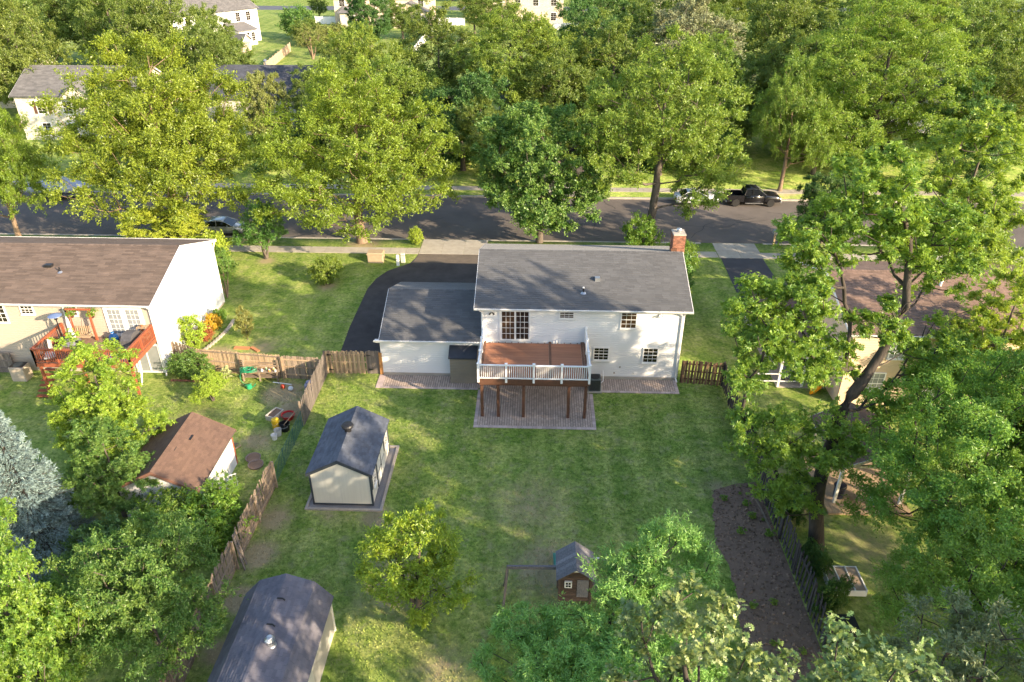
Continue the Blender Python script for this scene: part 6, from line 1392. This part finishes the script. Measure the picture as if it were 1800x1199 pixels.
P_bush = make_tree('bush', 26, [(0,0,0.9,1.0,1.0,0.8),(0.3,-0.3,0.7,0.9,0.8,0.6)], [(0,0,0),(0,0,0.6)], 0.05, 62, 0.34, 9, 14, 0.11, 0.065, L_deep, bark, stems=[[(0,0,0),(0.2,0.1,0.7)],[(0.05,0,0),(-0.25,0.1,0.7)],[(0,0.05,0),(0.0,-0.3,0.6)]], tipr=0.006, shell=0.35)
P_tall = make_tree('upright_shrub', 27, [(0,0,1.3,0.55,0.55,1.1)], [(0,0,0),(0,0,1.6)], 0.04, 42, 0.30, 9, 14, 0.10, 0.05, L_gumy, bark, stems=[[(0,0,0),(0.1,0.05,1.5)],[(0.03,0,0),(-0.15,0.05,1.4)]], tipr=0.006, up=0.9)
P_weed = make_tree('weed', 28, [(0,0,0.22,0.30,0.30,0.2)], [(0,0,0),(0,0,0.15)], 0.012, 10, 0.16, 6, 7, 0.10, 0.06, L_gum, bark, tipr=0.004)
P_sap = make_tree('sapling', 29, [(0,0,2.6,1.3,1.2,1.3),(0.2,0,3.4,0.9,0.9,0.8)], [(0,0,0),(0,0,1.0),(0,0,2.6)], 0.06, 55, 0.45, 7, 10, 0.14, 0.035, L_locust, bark_w, stems=[[(0,0,0),(0.35,0.1,1.6),(0.7,0.1,2.8)],[(0.03,0,0),(-0.3,0.1,1.5),(-0.6,0,2.7)],[(0,0.03,0),(0.05,-0.3,1.6),(0.1,-0.4,3.0)]], tipr=0.008)
def make_spruce(seed, H, Rb):
    rs = np.random.RandomState(seed); Ps=[];Ds=[];Ns=[];mb=MB()
    mb.tube([(0,0,0),(0,0,H*0.6),(0,0,H)],[0.16,0.09,0.02],8,cap=False)
    z=0.5
    while z<H-0.1:
        f=1-z/H; r=Rb*(0.10+0.95*f**0.85); nb=int(7+7*f)
        for k in range(nb):
            a=2*math.pi*k/nb+rs.uniform(-0.25,0.25); rr=r*rs.uniform(0.78,1.12)
            d=np.array([math.cos(a),math.sin(a),0.0]); tip=np.array([0,0,z])+d*rr+np.array([0,0,-0.16*rr+0.25*f])
            b0=np.array([0,0,z]); mb.tube([b0,b0+(tip-b0)*0.5+np.array([0,0,-0.05*rr]),tip],[0.03,0.02,0.008],4,cap=False)
            sN=np.array([-math.sin(a),math.cos(a),0])
            nn=int(70+150*rr/Rb)
            t=rs.uniform(0.22,1.0,nn)**0.8; lat=rs.normal(size=nn)*0.30*rr*(1.12-t)*0.9
            base=b0+(tip-b0)*t[:,None]+sN*lat[:,None]+np.array([0,0,1])*(-0.08*rr*np.sin(np.pi*t)-0.2*np.abs(lat)+rs.uniform(-.05,.08,nn))[:,None]
            Ps.append(base); Ds.append(unit(d*0.8+sN*np.sign(lat)[:,None]*0.5+rs.normal(size=(nn,3))*0.4+np.array([0,0,0.1]))); Ns.append(unit(np.array([0,0,1.0])+rs.normal(size=(nn,3))*0.5))
        z+=0.34+0.10*f
    P=np.concatenate(Ps);D=np.concatenate(Ds);N=np.concatenate(Ns);n=len(P)
    V,F=leaf_arrays(P,D,N,rs.uniform(0.14,0.26,n),rs.uniform(0.035,0.06,n),'kite',rs)
    w=bpy.data.meshes.new('spruce_wood'); w.from_pydata(mb.v,[],mb.f); w.materials.append(bark_d); w.update()
    return w,np_mesh('spruce_needles',V,F.reshape(-1,3),L_spruce)
P_spruce = make_spruce(31, 9.2, 2.7)
# placed trees ---------------------------------------------------
plant('street_tree',P_A,'yellow green street tree with forked warm trunk at the far left verge','tree',(-49.8,65,0),40,(0.62,0.62,0.88))
plant('street_tree',P_A,'largest yellow green street tree, standing behind the brown roofed beige house','tree',(-34.0,65.0,0),0,(1.25,1.2,1.2))
plant('street_tree',P_B,'broad yellow green street tree on the verge left of the concrete apron','tree',(-16.5,65.0,0),15,(1.24,1.15,1.12))
plant('street_maple',P_deep,'dense deep green rounded maple on the verge behind the gray house roof','tree',(0.3,65.6,0),0,(1.2,1.15,1.12))
plant('street_tree',P_open,'tall open limbed street tree with bare gray trunk right of the dense maple','tree',(10.6,65.2,0),10,(1.12,1.1,1.02))
plant('shade_tree',P_layer,'huge dark green layered shade tree across the street beyond the pickup','tree',(37.5,85.5,0),0,(1.3,1.2,1.06),leaf=L_gum)
plant('shade_tree',P_B,'yellow topped tree with slim bare trunk beside the pickup truck','tree',(27.3,81.6,0),120,(0.62,0.62,1.02),leaf=L_street2)
plant('sweetgum_tree',P_gum,'tall sweetgum with dark leaning trunk standing behind the dark fence','tree',(13.9,26.5,0),0,1.0)
plant('sweetgum_tree',P_gum2,'sweetgum with sunlit yellow crown at the right of the peach house','tree',(26.9,38.0,0),0,(1.05,1.05,1.10),leaf=L_gumy)
plant('sweetgum_tree',P_gum2,'second tall sweetgum behind the leaning one at the right house roof','tree',(31.5,53.2,0),70,(1.9,1.6,1.62),leaf=L_gum)
plant('fine_leaf_tree',P_fine,'low fine leaved tree over the cold frame and compost bin','tree',(17.6,19.6,0),70,(0.80,0.80,0.80))
plant('fine_leaf_tree',P_fine,'wide fine leaved tree covering the pavilion yard','tree',(18.8,23.5,0),0,(1.05,1.05,1.0))
plant('fine_leaf_tree',P_fine,'fine leaved tree at the right edge above the cold frame','tree',(22.8,30.0,0),110,(0.8,0.8,0.74),leaf=L_locust)
plant('willow_oak',P_willow,'light green narrow leaved tree in front of the play set','tree',(2.6,16.2,0),0,1.0)
plant('red_oak',P_oak,'pale leaved red oak top beside the narrow leaved tree','tree',(3.5,9.8,0),0,(1.0,1.0,1.0))
plant('red_oak',P_oak,'pale leaved red oak top at the foot of the soil bed','tree',(6.9,9.4,0),140,(1.0,1.0,0.96))
plant('gray_oak',P_gray,'gray green tree crown in the bottom right corner','tree',(12.4,13.4,0),0,(1.0,1.0,0.98))
plant('small_yard_tree',P_yard,'small multi stemmed yellow green tree on the lawn left of the swing beam','tree',(-5.1,22.6,0),0,(1.1,1.1,1.1))
plant('honey_locust',P_honey,'round bright green tree overhanging the picket fence and barn shed','tree',(-15.2,19.4,0),0,(0.84,0.84,0.92),leaf=L_deep)
plant('edge_tree',P_gum2,'yellow green tree at the left edge in front of the blue spruce','tree',(-18.1,16.8,0),30,(0.72,0.72,1.25),leaf=L_gum)
plant('blue_spruce',P_spruce,'blue spruce with pale silvery needles left of the rusty roofed shed','tree',(-23.8,25.6,0),0,(0.88,0.88,0.93))
plant('sweetgum_tree',P_gum2,'yellow green sweetgum in front of the red deck','tree',(-22.9,31.6,0),0,(0.92,0.92,0.87))
plant('dark_tree',P_gum2,'dark green tree pressed against the rusty roofed shed','tree',(-21.0,28.0,0),50,(0.72,0.72,0.62),leaf=L_deep)
plant('dark_tree',P_bush,'dark green undergrowth between blue spruce and round bright tree','shrub',(-19.8,24.2,0),0,(1.7,1.6,1.5),leaf=L_dark)
plant('dark_tree',P_bush,'dark green undergrowth below the yellow green edge tree','shrub',(-20.5,20.6,0),80,(1.9,1.9,1.3),leaf=L_dark)
# trees standing past the right edge: they shade the lawn
for i,(x,y,pr2,sc,rz) in enumerate(((31,15,P_bg1,(1.05,1.05,0.86),0),(24.5,8.5,P_bg2,(1.1,1.1,1.12),60),(24.2,26.0,P_bg1,(0.60,0.60,1.28),200),(33,4,P_bg1,(1.2,1.2,1.1),100),(9.8,2.2,P_bg1,(0.95,0.95,0.98),30),(0.5,-3.5,P_bg2,(1.0,1.0,0.95),130))):
    plant('wood_edge_tree',pr2,'tall green tree of the wood edge at the right of the yards','tree',(x,y,0),rz,sc,group='wood edge trees right of the yards')
# background trees across the street
MARKS=[(-62,105,'the cream house across the street'),(-38.5,108,'the dark gray roofed house across the street'),(-88,123,'the navy roofed house at the far left'),(-75,190,'the tall white house'),(-43,226,'the large beige house'),(-6,230,'the second beige house'),(90,145,'the white house at the far right edge'),(48,112,'the pale house beyond the pickup'),(6,108,'the brown shaded house across the street')]
bgl='green shade tree among the houses across the street'; bgg='shade trees among the far houses'
olive='olive yellow shade tree among the houses across the street'; ogg='olive shade trees among the far houses'
for (x,y,pr2,sc,rz,lf) in (
    (-33.8,93,P_deep,(0.62,0.62,0.92),0,L_bgy),(-75,110,P_bg1,(1.1,1.1,1.25),0,L_bg),(-86,104,P_bg2,(1.2,1.2,1.1),40,L_bg),(-55,120,P_bg1,(1.05,1.0,1.25),80,L_bg),(-60,116,P_bg2,(0.9,0.9,1.02),10,L_bg),
    (-70,128,P_bg2,(1.3,1.3,1.2),100,L_bg),(-92,135,P_bg1,(1.4,1.4,1.2),10,L_bg),(-74,140,P_bg1,(1.2,1.2,1.1),60,L_bg),
    (-21,101,P_bg1,(1.0,1.0,1.02),30,L_street2),(-14,108,P_bg2,(1.2,1.2,1.02),10,L_bg),(-3.5,96,P_open,(1.15,1.15,0.95),60,L_street2),(-9,88,P_bg1,(0.9,0.9,0.80),200,L_dark),(2.5,90,P_bg2,(1.0,1.0,0.85),120,L_bg),
    (8.5,122,P_bg1,(1.0,1.0,1.12),20,L_dark),(14,112,P_bg2,(1.1,1.1,1.0),30,L_bg),(24,98,P_bg1,(1.0,1.0,0.95),10,L_bg),(31,96,P_bg2,(1.0,1.0,0.9),50,L_bg),
    (38,124,P_bg1,(1.3,1.3,1.22),70,L_bg),(50,118,P_bg2,(1.4,1.4,1.15),10,L_bg),(60,106,P_bg1,(1.1,1.1,1.2),0,L_bg),(66,92,P_bg2,(1.2,1.2,1.0),40,L_bg),(52,88,P_bg1,(1.0,1.0,0.95),120,L_bg),
    (70,118,P_bg1,(1.4,1.4,1.2),20,L_bg),(82,130,P_bg2,(1.5,1.5,1.1),60,L_bg),(45,145,P_bg2,(1.6,1.6,1.15),0,L_bg),(28,145,P_bg1,(1.4,1.4,1.1),50,L_bg),(62,150,P_bg1,(1.5,1.5,1.2),90,L_bg),
    (12,150,P_bg2,(1.3,1.3,1.0),0,L_dark),(22,185,P_bg1,(1.6,1.6,1.1),30,L_bg),(40,195,P_bg1,(1.8,1.8,1.15),80,L_bg),(60,200,P_bg2,(1.9,1.9,1.2),10,L_bg),(85,190,P_bg1,(1.9,1.9,1.2),60,L_bg),
    (-39,182,P_deep,(1.05,1.05,1.02),0,L_dark),(-104,160,P_bg1,(1.6,1.6,1.2),0,L_bg),(-92,185,P_bg2,(1.6,1.6,1.15),30,L_bg),(-110,200,P_bg1,(1.9,1.9,1.2),70,L_bg),(-88,225,P_bg2,(1.6,1.6,1.1),0,L_bg),
    (-12,190,P_bg1,(1.2,1.2,0.9),15,L_bg),(-5,84.5,P_bg1,(0.8,0.8,0.62),20,L_bg),(3.0,99,P_bg1,(1.2,1.1,1.1),60,L_street2),(9,95,P_bg2,(1.2,1.2,1.0),10,L_bg),(-16,93,P_bg1,(0.95,0.95,0.85),75,L_street2),(-30,99,P_bg2,(0.6,0.6,0.6),15,L_bg),(40,97,P_bg1,(1.1,1.1,1.05),15,L_bg),(-46,112,P_bg1,(0.8,0.8,0.95),75,L_bg),(-80,150,P_bg1,(1.4,1.4,1.15),15,L_bg),(-92,158,P_bg2,(1.4,1.4,1.1),75,L_bg),(-63,152,P_bg2,(0.8,0.8,0.72),35,L_bg),(-34,196,P_bg1,(0.9,0.9,0.62),55,L_bg),(-17,207,P_bg2,(0.9,0.9,0.75),25,L_bgy),(-84,112,P_bg1,(1.0,1.0,0.95),65,L_bg),(46,82,P_bg2,(0.9,0.9,0.75),0,L_dark),(-24,90,P_bg2,(0.9,0.9,0.72),40,L_bg),(14.5,87,P_bg1,(0.95,0.95,0.85),70,L_bg),(20,91,P_bg2,(1.0,1.0,0.9),140,L_street2),(33,88,P_bg1,(0.8,0.8,0.8),20,L_locust),(-27,112,P_bg1,(0.9,0.9,0.8),20,L_bg),(-52,92,P_bg2,(0.8,0.8,0.6),90,L_bg),(-43,86.5,P_bg2,(0.8,0.8,0.62),0,L_street2)):
    ol = 'olive yellow' if lf in (L_bgy, L_street2) else ('dark green' if lf is L_dark else 'mid green')
    hx,hy,hn = min(MARKS, key=lambda m:(m[0]-x)**2+(m[1]-y)**2)
    rel = 'in front of' if y < hy-7 else ('behind' if y > hy+7 else 'beside')
    big = 'tall' if sc[2] > 1.05 else ('broad' if sc[0] > 0.95 else 'slender')
    lab = f'{big} {ol} tree {rel} {hn}'
    plant('far_tree',pr2,lab,'tree',(x,y,0),rz,sc,group='trees: '+lab,leaf=lf)
hg=random.Random(9)
for i in range(22):
    x=-47+i*4.3+hg.uniform(-1.2,1.2)
    if -2.6<x<8 or 25<x<31: continue
    y=hg.uniform(84.5,95); lf=hg.choice([L_dark,L_bg,L_deep]); nm={id(L_dark):'dark green',id(L_bg):'olive green',id(L_deep):'deep green'}[id(lf)]
    hn=min(MARKS,key=lambda m:(m[0]-x)**2+(m[1]-y)**2)[2]
    lab=f'{nm} shrub on the lawn before {hn}'
    plant('front_garden_shrub',P_bush,lab,'shrub',(x,y,0),hg.uniform(0,360),(hg.uniform(1.8,2.8),hg.uniform(1.6,2.4),hg.uniform(1.8,3.2)),group='shrubs: '+lab,leaf=lf)
plant('silver_poplar',P_bg2,'pale silvery poplar behind the open limbed street tree','tree',(20.5,108,0),0,(1.5,1.4,1.12),leaf=L_silver)
plant('far_small_tree',P_sap,'small round tree with pale forked stems in the far back yard','tree',(-48.5,166,0),0,(2.6,2.6,1.7),leaf=L_bgy)
for (x,y,s,lf,txt) in ((-55,186,(3.6,3.0,3.2),L_bg,'large leafy bush by the far tan fence end'),(-47,180,(4.4,3,3.0),L_bgy,'olive bush beside the pale stemmed tree'),(-60,196,(4,3.5,4.2),L_deep,'dark bush beside the white house sunroom'),(-41.5,169,(3.4,3,2.6),L_bg,'green bush in front of the large beige house lawn')):
    plant('far_bush',P_bush,txt,'shrub',(x,y,0),0,s,leaf=lf)
for (x,y,lab,sc) in ((-66,238,'first street tree on the far street lawn by the white house',(0.5,0.5,0.5)),(-52,247,'second street tree on the far street lawn near the beige house',(0.5,0.5,0.5)),(-20,248,'street tree on the far lawn between the two beige houses',(0.6,0.6,0.55))):
    plant('far_street_tree',P_bg1,lab,'tree',(x,y,0),0,sc)
for i in range(14):
    plant('far_tree',P_bg1 if i%2 else P_bg2,'green tree in the row beyond the far street','tree',(-130+i*19+rnd.uniform(-4,4),292+rnd.uniform(-6,12),0),i*40,(1.5,1.5,1.2),group='trees beyond the far street')
# shrubs
for (x,y,pm_,sc,lf,lab,cat) in (
    (-33.4,61.5,P_deep,(0.75,0.60,0.42),L_lime,'big lime yellow rounded shrub behind the beige house roof','shrub'),
    (-28.5,59.2,P_bush,(1.9,1.6,1.7),L_lime,'lime bush at the white gable corner','shrub'),(-27.3,56.6,P_bush,(1.5,1.4,1.5),L_deep,'green bush between lime bush and the sapling','shrub'),
    (-24.3,60.9,P_yard,(0.95,0.95,1.05),L_deep,'bushy small green tree in a brick ring on the front lawn','tree'),
    (-17.4,55.9,P_bush,(1.25,1.2,1.35),L_street2,'round olive bush alone on the side lawn','shrub'),(-21.0,46.3,P_tall,(1.0,1.0,1.1),L_bgy,'gold tipped upright shrub on the lawn behind the sunlit fence','shrub'),
    (-25.0,53.0,P_sap,(0.85,0.85,0.92),L_locust,'airy sapling beside the white gable','tree'),(-24.1,44.6,P_tall,(1.4,1.4,1.15),L_lime,'lime upright shrub at the white gable','shrub'),
    (-23.9,45.9,P_bush,(0.55,0.55,0.7),L_red,'red leaved shrub at the white gable','shrub'),(-24.0,47.6,P_bush,(0.5,0.55,0.75),L_gold,'golden shrub at the white gable','shrub'),(-24.0,48.9,P_bush,(0.5,0.5,0.6),L_gum,'small green shrub at the far end of the gable bed','shrub'),
    (-23.0,41.2,P_bush,(1.35,0.75,1.05),L_deep,'dark green bush above the brick edging','shrub'),(-20.5,38.5,P_yard,(0.60,0.52,0.40),L_lime,'low yellow green fruit tree in the left yard','tree'),
    (-11.35,64.8,P_bush,(0.62,0.62,0.9),L_lime,'little round bush by the concrete apron','shrub'),(10.6,50.6,P_bush,(0.95,1.3,1.75),L_lime,'bright bush at the right gable of the gray roofed house','shrub'),(10.9,53.5,P_bush,(1.3,1.6,2.2),L_deep,'tall green bush behind the brick chimney','shrub'),
    (-15.7,28.0,P_yard,(0.48,0.48,0.52),L_gum,'leafy shrub between the rusty roofed shed and the picket fence','shrub'),(-16.0,26.2,P_bush,(1.6,1.5,1.5),L_gum,'green thicket at the foot of the leaning picket fence','shrub'),(-17.8,26.2,P_bush,(1.8,1.2,1.6),L_gum,'green thicket in front of the white shed gable','shrub'),
    (-33.0,86.5,P_bush,(1.4,1.0,0.9),L_dark,'clipped dark shrub by the white bay windows','shrub'),(12.2,58.0,P_bush,(1.4,1.4,1.9),L_gum,'bright green shrub by the street behind the chimney','shrub'),(9.4,63.5,P_bush,(1.5,1.4,2.0),L_gum,'feathery green shrub below the open limbed tree','shrub'),
    (13.5,29.6,P_bush,(0.6,1.4,1.05),L_dark,'dark ivy shrub over the dark fence','shrub'),(13.4,25.4,P_bush,(0.45,0.9,0.9),L_dark,'dark shrub between the leaning trunk and dark fence','shrub'),(13.3,23.0,P_bush,(0.42,1.2,1.1),L_dark,'dark shrub beside the cold frame at the dark fence','shrub'),
    (26.6,65.4,P_deep,(0.62,0.55,0.62),L_dark,'dark evergreen tree beside the mailbox','tree')):
    plant('shrub' if cat=='shrub' else 'small_tree',pm_,lab,cat,(x,y,0),rnd.uniform(0,360),sc,leaf=lf)
# yucca-like pale plant: large separate leaves
YU=thing('mullein_plant','pale rosette plant with broad leaves beside the potting bench','plant',(-20.55,41.0,0)); ym=M('mullein_leaf',(0.42,0.44,0.20),(0.33,0.37,0.16),3,0.8)
MB().tube([(-20.55,41.0,0),(-20.5,41.0,0.9)],[0.03,0.02],6).build('stem', ym, YU)
for k in range(17):
    a=k*2.4; z=0.12+0.75*k/17; l_=0.55*(1-0.5*k/17); ca,sa=math.cos(a),math.sin(a)
    MB().add([(-20.55,41.0,z),(-20.55+ca*l_*0.5-sa*0.10,41.0+sa*l_*0.5+ca*0.10,z+0.16),(-20.55+ca*l_,41.0+sa*l_,z+0.06),(-20.55+ca*l_*0.5+sa*0.10,41.0+sa*l_*0.5-ca*0.10,z+0.16)],[(0,1,2),(0,2,3)]).build('leaf', ym, YU)
for (HP,hx) in HB: 
    c=link('fern', P_weed[1], HP); c.location=(0,0,0.12); c.scale=(1.1,1.1,1.2)
# weeds on the soil bed
for k in range(15):
    x,y=rnd.uniform(9.8,12.1),rnd.uniform(17,31)
    if inpoly(x,y,bed): plant('weed',P_weed,'small green weed sprouting on the bare soil bed','weed',(x,y,0),rnd.uniform(0,360),rnd.uniform(0.3,0.75),group='weeds on the soil bed')
# grass tufts over the lawns near the camera
rs=np.random.RandomState(77); N_=85000
gx=rs.uniform(-24,12.3,N_*2); gy=15+rs.uniform(0,1,N_*2)**1.15*27
ok=np.ones(len(gx),bool)
for (a,b,c,d_) in ((-11.9,-7.7,28.6,34.2),(-12.1,-8.2,15.7,21.5),(-20.9,-16.5,27.6,32.4),(-10.45,9.5,40.2,45),(-3.65,3.87,36.1,45),(-40,-24.8,37.5,45)): ok&=~((gx>a)&(gx<b)&(gy>c)&(gy<d_))
bedx=np.interp(gy,[16,18.2,20.4,22.2,23.6,25.2,27,28.7,30,30.95],[10.6,9.9,9.35,9.15,9.45,9.5,9.2,9.35,9.6,9.75]); ok&=~((gx>bedx)&(gy<31.2))
gx=gx[ok][:N_];gy=gy[ok][:N_]; n=len(gx)
P=np.stack([gx,gy,np.zeros(n)],1); a=rs.uniform(0,6.28,n); D=unit(np.stack([np.cos(a)*0.8,np.sin(a)*0.8,rs.uniform(0.5,1.4,n)],1)); Nn=unit(np.stack([-np.cos(a)*0.4,-np.sin(a)*0.4,np.ones(n)],1)+rs.normal(size=(n,3))*.2)
V,F=leaf_arrays(P,D,Nn,rs.uniform(0.05,0.13,n),rs.uniform(0.025,0.05,n),'kite',rs)
tag(link('grass',np_mesh('grass',V,F.reshape(-1,3),tuft_m)),'short mown lawn grass with dry patches in the back yards','grass',kind='stuff')
